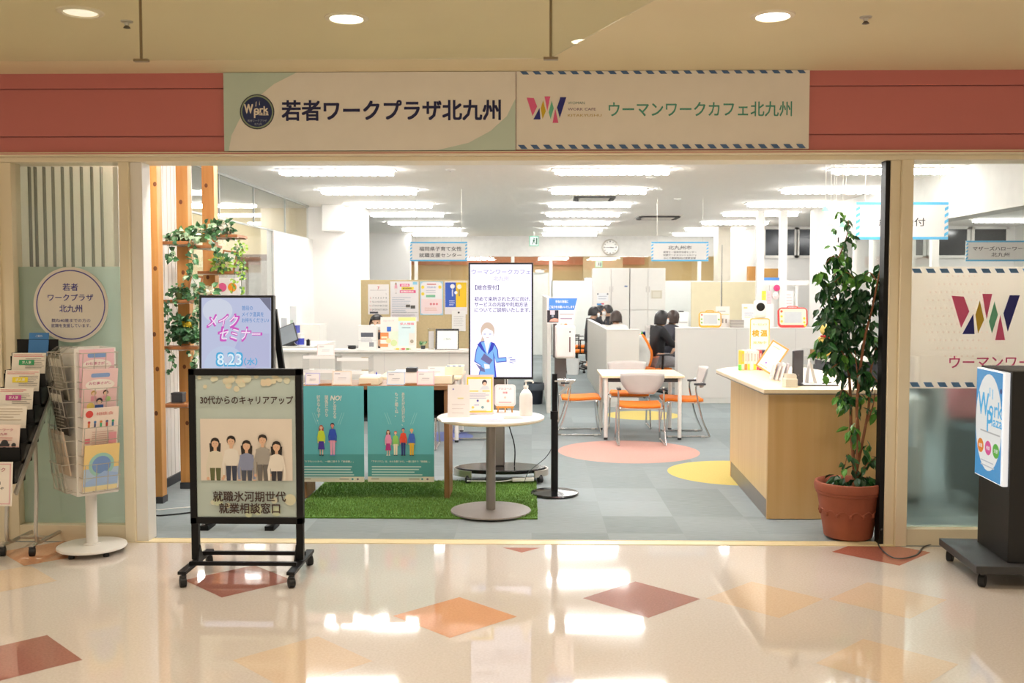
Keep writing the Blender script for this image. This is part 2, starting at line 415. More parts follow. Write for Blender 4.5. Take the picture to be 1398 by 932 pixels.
def carpet():
    m = bpy.data.materials.new('carpet_tiles'); m.use_nodes = True
    nt = m.node_tree; bs = nt.nodes['Principled BSDF']; N = nt.nodes.new; L = nt.links.new
    bs.inputs['Roughness'].default_value = .95; bs.inputs['Specular IOR Level'].default_value = .15
    tc = N('ShaderNodeTexCoord'); sn = N('ShaderNodeVectorMath'); sn.operation = 'SNAP'; sn.inputs[1].default_value = (.5, .5, 10)
    wn = N('ShaderNodeTexWhiteNoise'); wn.noise_dimensions = '2D'
    mp = N('ShaderNodeMapping'); mp.inputs['Scale'].default_value = (10, 130, 1)
    nz = N('ShaderNodeTexNoise'); nz.inputs['Scale'].default_value = 1.0; nz.inputs['Detail'].default_value = 2
    ad = N('ShaderNodeMath'); ad.operation = 'MULTIPLY_ADD'; ad.inputs[1].default_value = .45
    rp = N('ShaderNodeValToRGB'); rp.color_ramp.elements[0].position = .15; rp.color_ramp.elements[1].position = 1.0
    rp.color_ramp.elements[0].color = hexc('#78807f') + (1,); rp.color_ramp.elements[1].color = hexc('#929a9c') + (1,)
    L(tc.outputs['Object'], sn.inputs[0]); L(sn.outputs[0], wn.inputs['Vector']); L(tc.outputs['Object'], mp.inputs['Vector']); L(mp.outputs[0], nz.inputs['Vector'])
    L(wn.outputs['Value'], ad.inputs[0]); L(nz.outputs['Fac'], ad.inputs[2]); L(ad.outputs[0], rp.inputs['Fac']); L(rp.outputs[0], bs.inputs['Base Color'])
    return m
b = MB().box(-9, 6.3, -.1, 10, 24.8, 0)
def disc(cx, cy, r, m):
    b.add([(cx + r * math.cos(2 * PI * i / 64), cy + r * math.sin(2 * PI * i / 64), .001) for i in range(64)], [tuple(range(64))], m)
c = G(859, 617.5); disc(c.x, 9.86, .70, 1)
disc(1.80, 8.72, .60, 2)
c = G(878, 567.5); disc(c.x, 12.72, .47, 2)
disc(G(600, 597.5).x, 10.82, .36, 3)
struct(b.build('floor_office', [carpet(), mat('carpet_pink', '#c79a8f', .95, var=.06, scale=70), mat('carpet_yellow', '#cbb768', .95, var=.06, scale=70), mat('carpet_blue', '#6b78b4', .95, var=.06, scale=70)], smooth=False))

# passage ceiling: plain strip by the shop front, narrow boards further out
PCEIL = mat('passage_ceiling', '#e2d3ac', .6, var=.015, scale=2)
b = MB().box(-8, 4.3, CEIL, 8, 6.16, CEIL + .1)
y = -4.0
while y < 4.29:
    b.box(-8, y, CEIL, 8, min(y + .18, 4.3), CEIL + .1); y += .186
b.box(-8, -4, CEIL + .1, 8, 6.4, CEIL + .14)
struct(b.build('ceiling_passage', PCEIL, smooth=False))
struct(MB().box(-9, 6.4, CEIL, 10, 25, CEIL + .1).build('ceiling_office', mat('office_ceiling', '#faf5ee', .8, var=.015, scale=14), smooth=False))

# shop front header: three pink boards with fine joints, rail beneath
PINK = mat('salmon_board', '#c4726e', .38, var=.02, scale=2)
zt, z1, z2, zb = CEIL, P(60, 122, 6.15).z, P(60, 187, 6.15).z, P(700, 206.5, 6.15).z
b = MB().box(-8, 6.15, z1 + .004, 8, 6.3, zt).box(-8, 6.15, z2 + .004, 8, 6.3, z1 - .004).box(-8, 6.15, zb, 8, 6.3, z2 - .004).box(-8, 6.165, zb, 8, 6.4, zt)
struct(b.build('wall_front_header', PINK, smooth=False))
b = MB().box(-8, 6.13, zb - .022, 8, 6.4, zb).box(-8, 6.2, zb - .05, 8, 6.42, zb - .022)
struct(b.build('trim_1', CREAM, bevel=.003))
struct(MB().box(-8, 6.142, zb - .012, 8, 6.15, zb - .004).box(-8, 6.128, zb - .013, 8, 6.134, zb - .008).build('trim_2', PINK))
zh = zb - .05
# posts of the shop front
def post(n, x0, x1, y0=6.2, y1=6.36, m=CREAM):
    return struct(MB().box(x0, y0, 0, x1, y1, zh).build('trim_%d' % n, m, bevel=.004))
L0, L1 = P(20, 450, 6.22).x, P(167, 450, 6.22).x
post(3, L0 - .22, L0 - .075); post(4, L0 - .08, L0, 6.22, 6.34)
post(5, L1, L1 + .065); struct(MB().box(L1 + .065, 6.225, 0, P(198, 450, 6.23).x, 6.36, zh).build('trim_6', WHITE, bevel=.003))
R0, R1 = P(1213, 450, 6.22).x, P(1242, 450, 6.22).x
post(7, R0, R0 + .06, 6.225); post(8, R0 + .06, R1, 6.2)
struct(MB().box(R0 - .028, 6.24, 0, R0, 6.32, zh).build('trim_9', BLACK))
# low rails under the panes, threshold of the opening
struct(MB().box(L0, 6.22, 0, L1, 6.34, .105).build('trim_10', CREAM, bevel=.004))
struct(MB().box(R1, 6.22, 0, 3.75, 6.34, .105).build('trim_11', CREAM, bevel=.004))
struct(MB().box(L1, 6.2, -.05, R0 + .06, 6.292, .004).box(L1 + .07, 6.292, -.05, R0, 6.3, .006).build('trim_12', mat('threshold', '#e6d5ab', .35), smooth=False))
post(13, 3.75, 3.9)
# solid front beyond the panes
struct(MB().box(-9, 6.22, 0, L0 - .22, 6.4, zh).build('wall_front_west', CREAM))
struct(MB().box(3.9, 6.22, 0, 10, 6.4, zh).build('wall_front_east', CREAM))
# panes
w1 = struct(MB().box(L0, 6.274, .105, L1, 6.284, zh).build('window_1', GLASS, smooth=False))
w2 = struct(MB().box(R1, 6.274, .105, 3.75, 6.284, zh).build('window_2', GLASS, smooth=False))
zf = P(100, 364, 6.29).z
MB().quad((L0, 6.288, .105), (L1, 6.288, .105), (L1, 6.288, zf), (L0, 6.288, zf)).build('frosted_film', film('film_green', '#c3d5c8', .06, .5), w1)
zr1, zr2 = P(1300, 364, 6.29).z, P(1300, 530, 6.29).z
MB().quad((R1, 6.288, zr2), (3.75, 6.288, zr2), (3.75, 6.288, zr1), (R1, 6.288, zr1)).build('printed_film', film('film_cream', '#f1e7da', .02, .5), w2)
MB().quad((R1, 6.288, .105), (3.75, 6.288, .105), (3.75, 6.288, zr2), (R1, 6.288, zr2)).build('frosted_film', frost('film_grey', '#b4c6c6'), w2)
# print on the panes (front face of the glass)
p = PR(6.2725)
def wx(x, Y=6.272): return P(x, 450, Y).x
def wz(y, Y=6.272, x=1300): return P(x, y, Y).z
stripes(p, wx(1243), wx(1243) + .0853 * 14, wz(372.5), wz(366.5) - wz(372.5), 14, '#5a86b8', -.6 * -1, .58)
stripes(p, wx(1243), wx(1243) + .0853 * 14, wz(528), wz(521.5) - wz(528), 14, '#5a86b8', .6, .58)
p.build('airmail_dashes', w2)
p = PR(6.2718); wlogo(p, wx(1298), wz(464), wx(1391), wz(401)); p.build('emblem', w2)
p = PR(6.2725); p.text('ウーマンワークカフェ', wx(1297), wz(494), '#d9558a', h=wz(486) - wz(502.5), w=.85, bold=.01, al='l')
p.text('北九州', wx(1340), wz(514), '#d9558a', h=wz(506) - wz(522), bold=.01, al='l'); p.build('lettering', w2)
p = PR(6.2725)
for i in range(13):
    for j in range(11):
        if (i - 7.5) ** 2 / 56 + (j - 5) ** 2 / 30 < 1: p.y = 6.2716; p.circ(wx(1254) + i * .034 + (j % 2) * .017, wz(486) + j * .05, .0045, '#e9d0bd', n=8)
p.build('dot_pattern', w2)
p = PR(6.2725)
p.text('開', wx(56), wz(496, x=60), '#3358a8', h=.045, bold=.015); p.text('館', wx(73), wz(496, x=60), '#3358a8', h=.045, bold=.015)
p.text('時', wx(148), wz(496, x=60), '#3358a8', h=.045, bold=.015); p.build('lettering', w1)

# office shell
OW = mat('office_wall', '#f1eeea', .7, var=.015, scale=2)
BEIGE = mat('beige_wall', '#dccaa2', .7, var=.02, scale=2)
struct(MB().box(-9.1, 6.3, 0, -9, 25, CEIL).build('wall_far_west', OW))
struct(MB().box(10, 6.3, 0, 10.1, 25, CEIL).build('wall_far_east', OW))
# white wall behind the timber posts, with ribs
b = MB().box(-3.12, 7.5, 0, -2.98, 8.72, CEIL)
for k in range(14): b.box(-2.98, 7.52 + k * .085, .07, -2.976, 7.52 + k * .085 + .055, CEIL)
struct(b.build('wall_left_front', OW, smooth=False))
struct(MB().box(-2.975, 7.5, 0, -2.958, 8.72, .07).build('baseboard_left', DGREY))
# slatted screen behind the west pane
b = MB().box(-4.6, 6.50, 0, -2.70, 6.506, CEIL)
struct(b.build('wall_left_lobby', film('lobby_screen', '#f2efe2', .0, .62)))
b = MB()
for px in (41, 49, 61, 73, 86, 98, 112, 126, 139): q = P(px, 300, 6.45).x; b.box(q - .004, 6.44, 1.2, q + .004, 6.47, zh)
struct(b.build('trim_14', mat('slats', '#8f9186', .3, metal=.5), smooth=False))
struct(MB().box(P(156, 300, 6.44).x, 6.43, 1.2, P(163, 300, 6.44).x, 6.47, zh).build('trim_18', WHITE, smooth=False))  # white strip stands in for the bright highlight beside the slats
# left wall: white lower part, glazed top, open to the next room further forward
XL = -3.5
struct(MB().box(XL - .1, 13.5, 0, XL, 15.9, 2.41).build('wall_left', OW))
wl = struct(MB().box(XL - .03, 8.72, 2.41, XL - .02, 15.7, CEIL).box(XL - .03, 8.72, .9, XL - .02, 13.5, 2.41).build('window_3', GLASS, smooth=False))
b = MB()
for yy in (9.9, 11.2, 12.6, 14.2): b.box(XL - .035, yy, 2.41, XL - .015, yy + .02, CEIL)
b.box(XL - .04, 8.72, 2.40, XL - .01, 15.7, 2.42).box(XL - .04, 8.72, CEIL - .03, XL - .01, 15.7, CEIL)
b.build('glazing_bar', mat('thin_bar', '#a8aba6', .4), wl, smooth=False)
struct(MB().box(XL - .08, 8.72, 0, XL, 13.5, .9).build('wall_left_low', OW))
struct(MB().box(-9, 16.2, 0, XL - .12, 16.3, CEIL).build('wall_next_room', BEIGE))
w4 = struct(MB().box(-5.2, 16.17, .9, -4.05, 16.185, 2.08).build('window_4', mat('blind', '#b9b2ac', .7, var=.1, scale=20), smooth=False))
b = MB().box(-5.3, 16.14, 2.08, -4.0, 16.2, 2.18).box(-4.1, 16.14, .9, -4.02, 16.2, 2.08).box(-4.66, 16.15, .9, -4.62, 16.2, 2.08)
b.build('window_frame', mat('brown_frame', '#6d5445', .5), w4)
# column with boxed-in corner
b = MB().box(XL - .1, 15.9, 0, P(495, 400, 15.9).x, 16.6, CEIL).box(P(439, 300, 15.5).x, 15.5, P(450, 315, 15.5).z, P(466, 300, 15.5).x, 15.9, CEIL)
struct(b.build('wall_column_west', OW, bevel=.01))
struct(MB().box(-9, 23.4, 0, P(560, 350, 23.4).x, 23.6, CEIL).build('wall_back_west', OW))
# back wall: white header, clear band, milky lower panes
YB = 24.6
zb1, zb2 = P(800, 350, YB).z, P(800, 383, YB).z
struct(MB().box(-4, YB, zb1, 10, YB + .15, CEIL).build('wall_back_header', mat('beam_paint', '#dcd9d4', .7)))
xw = P(753, 400, YB).x
struct(MB().box(xw, YB, 0, 10, YB + .08, zb2).build('wall_back', mat('milky_pane', '#eceee9', .4, var=.01)))
struct(MB().box(-4, YB, 0, P(700, 400, YB).x, YB + .08, 1.5).build('wall_back_low', BEIGE))
w5 = struct(MB().box(-4, YB + .04, zb2, 10, YB + .05, zb1).build('window_5', GLASS, smooth=False))
b = MB()
for x in (568, 700, 752, 955, 1030): b.box(P(x, 370, YB).x - .04, YB, zb2 if x > 753 else 0, P(x, 370, YB).x + .04, YB + .1, zb1)
b.build('glazing_bar', WHITE, w5)
# door in the back wall
x0, x1 = P(703, 400, YB).x, P(749, 400, YB).x
d1 = struct(MB().box(x0, YB + .02, 0, x1, YB + .07, P(725, 372, YB).z).build('door_1', mat('door_grey', '#e0e2dc', .5), bevel=.004))
MB().box(x1 - .33, YB - .05, P(725, 371, YB).z - .02, x1 - .12, YB + .02, P(725, 371, YB).z + .06).bar((x1 - .2, YB - .03, P(725, 368, YB).z), (x1 - .05, YB - .1, P(725, 368, YB).z), .03, .02).build('door_closer', SILVER, d1)
# the passage beyond the back wall
struct(MB().box(-6, 28.5, 0, 12, 28.6, 3.4).build('wall_far_passage', BEIGE))
struct(MB().box(-6, 28.3, P(800, 361, 28.3).z, P(880, 361, 28.3).x, 28.5, 3.4).build('trim_15', mat('far_salmon', '#d99a7e', .5)))
struct(MB().box(-6, 24.8, -.1, 12, 28.6, 0).build('floor_far_passage', mat('far_floor', '#d8ccb8', .4)))
struct(MB().box(-6, 25, CEIL + .05, 12, 28.6, CEIL + .15).build('ceiling_far_passage', PCEIL))
b = MB().box(P(796, 365, 27).x, 27, 0, P(850, 365, 27).x, 27.1, CEIL)
struct(b.build('wall_far_pier', mat('far_pier', '#9c8f74', .7)))
b = MB().box(P(798, 382, 26.9).x, 26.96, P(798, 382, 26.9).z - .1, P(822, 382, 26.9).x, 26.99, P(798, 379, 26.9).z)
struct(b.build('window_6', glow('#f2f7ff', 1.2)))
# column and beige screens at the back right
struct(MB().box(P(980, 400, 21).x, 21, 0, P(997, 400, 21).x, 21.5, CEIL).build('wall_column_east', mat('column_cream', '#e4dccb', .6)))
struct(MB().box(P(997, 400, 22).x, 22, 0, 10, 22.1, CEIL).build('wall_back_east', OW))
# right wall: beam, white wall, white glazed frames, next zone beyond
XR = 4.65
struct(MB().box(XR, 6.4, 2.40, XR + .25, 16.8, CEIL).build('wall_right_beam', mat('beam_paint', '#dcd9d4', .7)))
struct(MB().box(XR, 15.3, 0, XR + .25, 16.8, 2.40).build('wall_right', OW))
b = MB()
for yy in (15.22, 14.5, 13.8, 13.1, 12.4, 11.7): b.box(XR, yy, 0, XR + .08, yy + .08, 2.40)
b.box(XR, 11.7, .86, XR + .08, 15.3, .92).box(XR, 11.7, 2.32, XR + .08, 15.3, 2.40)
struct(b.build('trim_16', WHITE, smooth=False))
w7 = struct(MB().box(XR + .03, 11.78, .92, XR + .04, 15.22, 2.32).build('window_7', GLASS, smooth=False))
struct(MB().box(XR + .02, 11.7, 0, XR + .06, 15.3, .86).build('wall_right_low', OW))
struct(MB().box(XR, 20.9, 0, 10, 21, CEIL).build('wall_next_zone', OW))
n = 8
for xa, xb in ((4.85, 5.45), (5.55, 6.15), (6.3, 6.7), (7.35, 8.1), (8.25, 9.0), (9.15, 9.8)):
    w = struct(MB().box(xa, 20.86, 2.32, xb, 20.895, 2.86).build('window_%d' % n, mat('night_pane', '#2b3138', .12))); n += 1
    MB().box(xa - .06, 20.84, 2.27, xa, 20.9, 2.9).box(xb, 20.84, 2.27, xb + .06, 20.9, 2.9).box(xa - .06, 20.84, 2.86, xb + .06, 20.9, 2.91).box(xa - .06, 20.84, 2.26, xb + .06, 20.9, 2.32).build('window_frame', WHITE, w)
# white posts and rail between the desks and the next zone
b = MB()
xs = (P(1037, 400, 16.9).x, P(1068, 400, 16.9).x)
for x in xs: b.box(x - .06, 16.85, 0, x + .06, 16.95, CEIL)
b.box(xs[0], 16.86, P(1050, 386, 16.9).z - .04, XR + .1, 16.94, P(1050, 386, 16.9).z + .04)
for q in (1052, 1071, 1087): b.box(P(q, 400, 16.9).x - .02, 16.87, .9, P(q, 400, 16.9).x + .02, 16.93, P(1050, 386, 16.9).z)
struct(b.build('trim_17', WHITE, smooth=False))
b = MB().box(xs[0], 19.6, 0, XR + .3, 19.8, P(1050, 383, 19.6).z)
struct(b.build('wall_shelf_ledge', OW))

# ------------------------------------------------------------------ ceiling lights of the office
DIFF = mat('lamp_diffuser', OFFICE_TINT, .4, var=0, emit=OFFICE_GLOW)
def lamp_proto():
    t = thing('ceiling_light', '', 'ceiling light', (0, 0, CEIL), 0, 'office ceiling lights in rows')
    MB().box(-.66, -.12, -.012, .66, .12, 0).build('frame', WPLAS, t, bevel=.003)
    b = MB()
    for k in range(26): b.box(-.62 + k * .0477, -.075, -.060 if k % 2 else -.050, -.62 + k * .0477 + .0472, .075, -.0125)
    b.build('diffuser', DIFF, t, smooth=False)
    return t
rows = (6.72, 8.75, 11.05, 13.25, 15.35, 17.25, 19.4, 21.5, 23.35)  # nearest two rows continue the grid unseen, added to light the front
ordn = ('first', 'second', 'third', 'fourth', 'fifth', 'sixth', 'seventh', 'eighth', 'ninth')
proto = None
lamps = [(x, y, c, i) for x, c in ((-2.16, 'left-hand'), (.88, 'middle'), (3.92, 'right-hand')) for i, y in enumerate(rows)]
for x, y, c, i in lamps:
    if proto is None: o = proto = lamp_proto()
    else: o = copy_tree(proto)
    o.location = (x if y > 10 or x < 3 else 2.95, y, CEIL)
    o['label'] = 'white strip light in the %s ceiling row, %s from the entrance' % (c, ordn[i])
for x, y, s in ((-5.2, 11.05, 'nearest'), (-5.2, 13.3, 'middle'), (-5.2, 15.3, 'farthest')):
    o = copy_tree(proto); o.location = (x, y, CEIL); o['label'] = '%s strip light of the next room, seen through the glazed left wall' % s
for x, y, s in ((6.96, 11.05, 'nearest'), (6.96, 15.5, 'second'), (8.9, 18.9, 'farthest')):
    o = copy_tree(proto); o.location = (x, y, CEIL); o['label'] = '%s strip light of the zone beyond the right-hand beam' % s
# light of the passage beyond the back wall
ld = bpy.data.lights.new('far_passage_light', 'AREA'); ld.shape = 'RECTANGLE'; ld.size = 8; ld.size_y = .4; ld.energy = 170; ld.color = (1, .9, .75)
lo = bpy.data.objects.new('far_passage_light', ld); COL.objects.link(lo); lo.location = (2, 26, CEIL)

# ------------------------------------------------------------------ passage downlights
RINGM = mat('downlight_ring', '#e8dcc4', .4)
def downlight(x, y, lab, on=True):
    t = thing('downlight', lab, 'downlight', (x, y, CEIL), 0, 'passage ceiling downlights')
    MB().lathe([(.078, -.001), (.082, -.010), (.104, -.006), (.108, 0)], (0, 0, 0), 40).build('trim_ring', RINGM, t)
    MB().lathe([(.001, -.0035), (.076, -.0035), (.078, -.002)], (0, 0, 0), 40).build('lens', mat('downlight_lens', (1, .93, .80), .4, var=0, emit=14.0 if on else .0) if on else mat('downlight_lens_dim', (1, .93, .80), .4, var=0, emit=.75), t)
    spot(x, y, DOWN_W if on else DOWN_W * .8)
def spot(x, y, w):
    l = bpy.data.lights.new('downlight_lamp', 'SPOT'); l.energy = w; l.color = DOWN_TINT; l.spot_size = R(118); l.spot_blend = .7; l.shadow_soft_size = .08
    o = bpy.data.objects.new('downlight_lamp', l); COL.objects.link(o); o.location = (x, y, CEIL - .03)
d1p, d2p, d3p = G(110, 16, CEIL), G(473, 24, CEIL), G(1055, 21, CEIL)
downlight(d1p.x, d1p.y, 'dim round downlight above the leaflet racks', False)
downlight(d2p.x, d2p.y, 'bright round downlight above the navy lettered sign')
downlight(d3p.x, d3p.y, 'bright round downlight above the striped sign')
for x, y in ((-2.6, 2.6), (-.8, 2.6), (1.2, 2.6), (3.0, 2.6), (-2.6, 0), (-.8, 0), (1.2, 0), (3, 0), (-4.4, 5.0), (4.6, 5.0)): spot(x, y, DOWN_W)  # further spots out of view, added for more light in the passage
# added fill: unseen spotlight track behind the header brightens the office front
FILL_TRK = thing('fill_track', 'added fill spotlight track, unseen behind the entrance header', 'fill light', (-.2, 6.60, CEIL)); MB().box(-2.3, -.017, -.03, 2.3, .017, -.001).build('track', WPLAS, FILL_TRK)
for k in range(6):
    x = -2.0 + k * .8; tgt = Vector((x, 1.5, -2.1)); d = (tgt - Vector((x, 0, -.11))).normalized(); c0 = Vector((x, 0, -.11))
    MB().cyl((x, 0, -.03), (x, 0, -.09), .010, n=10).tube([c0 - d * .05, c0 + d * .075, c0 + d * .078], [.038, .042, .042], 20).build('spot_head', WPLAS, FILL_TRK)
    l = bpy.data.lights.new('fill_lamp', 'SPOT'); l.energy = FILL_W; l.color = OFFICE_TINT; l.spot_size = R(100); l.spot_blend = .9; l.shadow_soft_size = .12
    o = bpy.data.objects.new('fill_lamp', l); COL.objects.link(o); o.parent = FILL_TRK; o.location = c0 + d * .1; o.rotation_euler = d.to_track_quat('-Z', 'Y').to_euler()
def sprinkler(px, py, lab):
    g = G(px, py, CEIL)
    t = thing('sprinkler', lab, 'sprinkler', (g.x, g.y, CEIL))
    MB().lathe([(.030, 0), (.028, -.005), (.014, -.008), (.009, -.022)], n=24).build('escutcheon', SILVER, t)
    MB().lathe([(.009, -.022), (.016, -.03), (.018, -.033), (.005, -.035), (.001, -.036)], n=20).build('deflector', mat('sprinkler_dark', '#5b5148', .4, metal=.6), t)
sprinkler(173, 29, 'small ceiling sprinkler left of the glass smoke curtain rod')
sprinkler(1182, 23, 'small ceiling sprinkler right of the bright downlight')

# hanging glass smoke curtain with rods
t = thing('smoke_curtain', 'clear glass smoke curtain hanging from the passage ceiling', 'smoke curtain', (0, 4.2, CEIL))
YC = 4.2; zc = P(470, 81, YC).z; xc = P(752, 77, YC).x
b = MB().box(-5, -.003, zc - CEIL, xc, .003, -.001); b.build('pane', glass('curtain_glass', (.945, .965, .935), 1.0), t, smooth=False)
dx, dy = math.sin(R(21.8)), -math.cos(R(21.8))
MB().bar((xc + dx * .01, dy * .01, (zc - CEIL) / 2), (xc + dx * 2.6, dy * 2.6, (zc - CEIL) / 2), .006, (CEIL - zc) - .004).build('pane', MATS['curtain_glass'], t, smooth=False)
RODM = mat('rod', '#8a7b60', .35, metal=.7)
for x in (P(193, 80, YC).x, xc):
    MB().cyl((x, 0, -.001), (x, 0, zc - CEIL), .006, n=10).box(x - .03, -.012, zc - CEIL - .006, x + .03, .012, zc - CEIL + .004).build('rod', RODM, t)

# ================================================================== THINGS
def sheet_px(name, label, cat, x0, y0, x1, y1, Y, t=.004, col='#f4f2ee', rz=0.0, rx=0.0, group=None):
    xm, ym = (x0 + x1) / 2, (y0 + y1) / 2
    X0, X1, Z0, Z1 = P(x0, ym, Y).x, P(x1, ym, Y).x, P(xm, y1, Y).z, P(xm, y0, Y).z
    o = sheet(name, label, cat, ((X0 + X1) / 2, Y, Z0), X1 - X0, Z1 - Z0, t, col, rz, rx, group)
    return o, (lambda x: P(x, ym, Y).x - (X0 + X1) / 2), (lambda y: P(xm, y, Y).z - Z0), X1 - X0, Z1 - Z0
NAVY, TEAL = '#1b1d4d', '#4f9a86'

# ---- the two header signs
o, fx, fz, w, h = sheet_px('header_sign', 'white header sign with sage corners, round navy emblem and bold navy lettering', 'sign', 307, 99.5, 704, 206, 6.148, .022, '#c3d3c6', group=None)
p = PR(-.022)
p.poly([(fx(a), fz(c)) for a, c in ((313, 206), (317, 185), (330, 160), (350, 136), (376, 115), (407, 99.5), (704, 99.5), (704, 136), (692, 160), (670, 180), (640, 196), (597, 206))], '#eae4da'); p.build('panel_face', o)
p = PR(-.0235); p.text('若者ワークプラザ北九州', fx(534.5), fz(151.5), NAVY, w=fx(683) - fx(386), h=fz(138) - fz(165), bold=.028); p.build('lettering', o)
p = PR(-.0235); cx, cz, r = fx(352.5), fz(153), fx(376) - fx(352.5)
p.circ(cx, cz, r, '#3a3b4a').circ(cx, cz, r * .94, '#8b9b7f').circ(cx, cz, r * .86, '#23305f')
k = r / 23.5
p.text('W', cx - 11.5 * k, cz + 4 * k, '#e9dfcf', w=11.5 * k, h=11.5 * k, bold=.04); p.text('ork', cx + 5.5 * k, cz + 3.2 * k, '#e9dfcf', w=19 * k, h=8 * k, bold=.03)
p.text('P', cx - 1 * k, cz - 3.5 * k, '#e9dfcf', w=6 * k, h=9 * k, bold=.03); p.text('laza', cx + 9 * k, cz - 2.2 * k, '#e9dfcf', w=13 * k, h=5 * k, bold=.02)
p.poly([(cx - 2 * k, cz + 7 * k), (cx - 1 * k, cz + 7 * k), (cx - .5 * k, cz + 14 * k), (cx - 1.5 * k, cz + 13 * k)], '#e9dfcf'); p.poly([(cx + 3 * k, cz + 9 * k), (cx + 4 * k, cz + 9 * k), (cx + 3.5 * k, cz + 15 * k)], '#e9dfcf')
p.text('若者ワークプラザ', cx, cz - 12 * k, '#aeb4c0', w=26 * k, h=3.2 * k); p.text('北九州', cx + 1 * k, cz - 16.5 * k, '#aeb4c0', w=10 * k, h=3.2 * k)
p.build('emblem', o)
o, fx, fz, w, h = sheet_px('header_sign', 'cream header sign with blue airmail dashes, folded W emblem and teal lettering', 'sign', 705, 97.5, 1103.5, 204, 6.148, .022, '#eae3d8')
p = PR(-.022); stripes(p, fx(710), fx(1103), fz(102), fz(97.7) - fz(102), 23, '#4a6a96', .9, .5); stripes(p, fx(707), fx(1103), fz(203.5), fz(198) - fz(203.5), 23, '#4a6a96', .9, .5); p.build('airmail_dashes', o)
p = PR(-.022); wlogo(p, fx(719), fz(168), fx(773), fz(132)); p.build('emblem', o)
p = PR(-.022); p.text('ウーマンワークカフェ北九州', fx(955), fz(150), TEAL, w=fx(1080) - fx(831), h=fz(140) - fz(160), bold=.012)
p.text('WOMAN', fx(775), fz(141), '#6f8f83', w=fx(798) - fx(775), h=.016, al='l'); p.text('WORK CAFE', fx(775), fz(149.5), '#84607e', w=fx(813) - fx(775), h=.016, al='l'); p.text('KITAKYUSHU', fx(775), fz(158), '#c2a75a', w=fx(821) - fx(775), h=.015, al='l')
p.build('lettering', o)

# ---- round notice on the west pane
c = P(97, 416, 6.272); r = P(148, 416, 6.272).x - c.x
o = thing('round_notice', 'round white notice with violet ring and lettering stuck on the left pane', 'notice', (c.x, 6.272, c.z - r))
MB().prism([(r * math.cos(2 * PI * i / 64), r + r * math.sin(2 * PI * i / 64)) for i in range(64)], -.004, 0).build('disc', ink('#ece6dc'), o)
p = PR(-.004); p.ring(0, r, r * .895, r * .925, '#5a56a8'); k = r / 51; VI = '#4a4a9c'
p.text('若者', 0, r + 24 * k, VI, h=10 * k, bold=.012); p.text('ワークプラザ', 0, r + 10 * k, VI, w=62 * k, h=9 * k, bold=.012); p.text('北九州', 0, r - 5 * k, VI, w=31 * k, h=10 * k, bold=.012)
p.text('概ね40歳までの方の', 0, r - 21 * k, VI, w=53 * k, h=5 * k); p.text('就職を支援しています。', 0, r - 28 * k, VI, w=54 * k, h=5 * k); p.build('lettering', o)

# ---- casters
def caster(parent, x, y, z0=0.0, r=.028, a=0.0, m=None):
    w = MB(); d = Vector((math.cos(a), math.sin(a), 0)) * .017
    w.cyl(Vector((x, y, z0 + r)) - d, Vector((x, y, z0 + r)) + d, r, n=18)
    o = w.build('caster', m or RUBBER, parent, bevel=.003)
    MB().cyl((x, y, z0 + r), (x, y, z0 + 2 * r + .014), .008, n=10).bar((x, y, z0 + r * 1.9), (x, y, z0 + 2 * r + .006), .03, .026).build('fork', DGREY, o)
    return o

# ---- leaflet rack at the far left
t = thing('leaflet_rack', 'black stepped leaflet rack on silver tube legs with casters at the left edge', 'leaflet rack', (-3.08, 5.92, 0))
ox, oy = -3.08, 5.92
xa, xb = -3.215 - ox, -2.955 - ox
def rackpt(u): return Vector((0, 5.62 + .58 * u - oy, .48 + .70 * u))
slots = []
for k in range(7):
    q = rackpt(k / 7.0 + .02); b = MB()
    b.bar((xa, q.y + .02, q.z + .10), (xb, q.y + .02, q.z + .10), .004, .2)
    b.box(xa, q.y - .05, q.z, xb, q.y + .02, q.z + .005).box(xa, q.y - .052, q.z, xb, q.y - .047, q.z + .05)
    for xx in (xa, xb - .004): b.box(xx, q.y - .05, q.z, xx + .004, q.y + .075, q.z + .12)
    b.build('tray', BLACK, t); slots.append(q)
q = rackpt(1.0)
MB().box(xa, q.y + .02, q.z - .06, xb, q.y + .025, q.z + .035).box(xa, q.y - .05, q.z - .06, xa + .004, q.y + .02, q.z + .035).box(xb - .004, q.y - .05, q.z - .06, xb, q.y + .02, q.z + .035).build('back_panel', BLACK, t)
for xx in (xa - .008, xb + .008):
    MB().bar(rackpt(-.06) + Vector((xx, -.01, 0)), rackpt(1.0) + Vector((xx, .03, 0)), .012, .03).build('side_rail', SILVER, t)
for xx in (-3.19 - ox, -3.06 - ox + .05):
    pts = smoothpath([(xx, .02, .72), (xx, .02, .4), (xx, .0, .12), (xx, .04, .065), (xx, .12, .062), (xx, .35, .062)], 6)
    MB().tube(pts, .012).tube([(xx, .02, .065), (xx, -.06, .062)], .012).build('leg', SILVER, t)
    for yy in (-.05, .33): caster(t, xx, yy, 0, .026, .3)
MB().tube([(-3.19 - ox, .15, .064), (-3.01 - ox, .15, .064)], .011).build('stretcher', SILVER, t)
LE = (('leaflet rack topmost blue card', 'small blue card in the topmost tray of the black leaflet rack', '#3f7fc0'), (None, 'white leaflet with a green stamp in the black leaflet rack', '#3aa26a'),
      (None, 'white leaflet with a yellow stamp in the black leaflet rack', '#f2dc3a'), (None, 'white leaflet with a magenta stamp in the black leaflet rack', '#c04d94'),
      (None, 'plain beige leaflet below the magenta stamped one in the black rack', None), (None, 'pale pink leaflet with a small car picture in the black leaflet rack', 'car'))
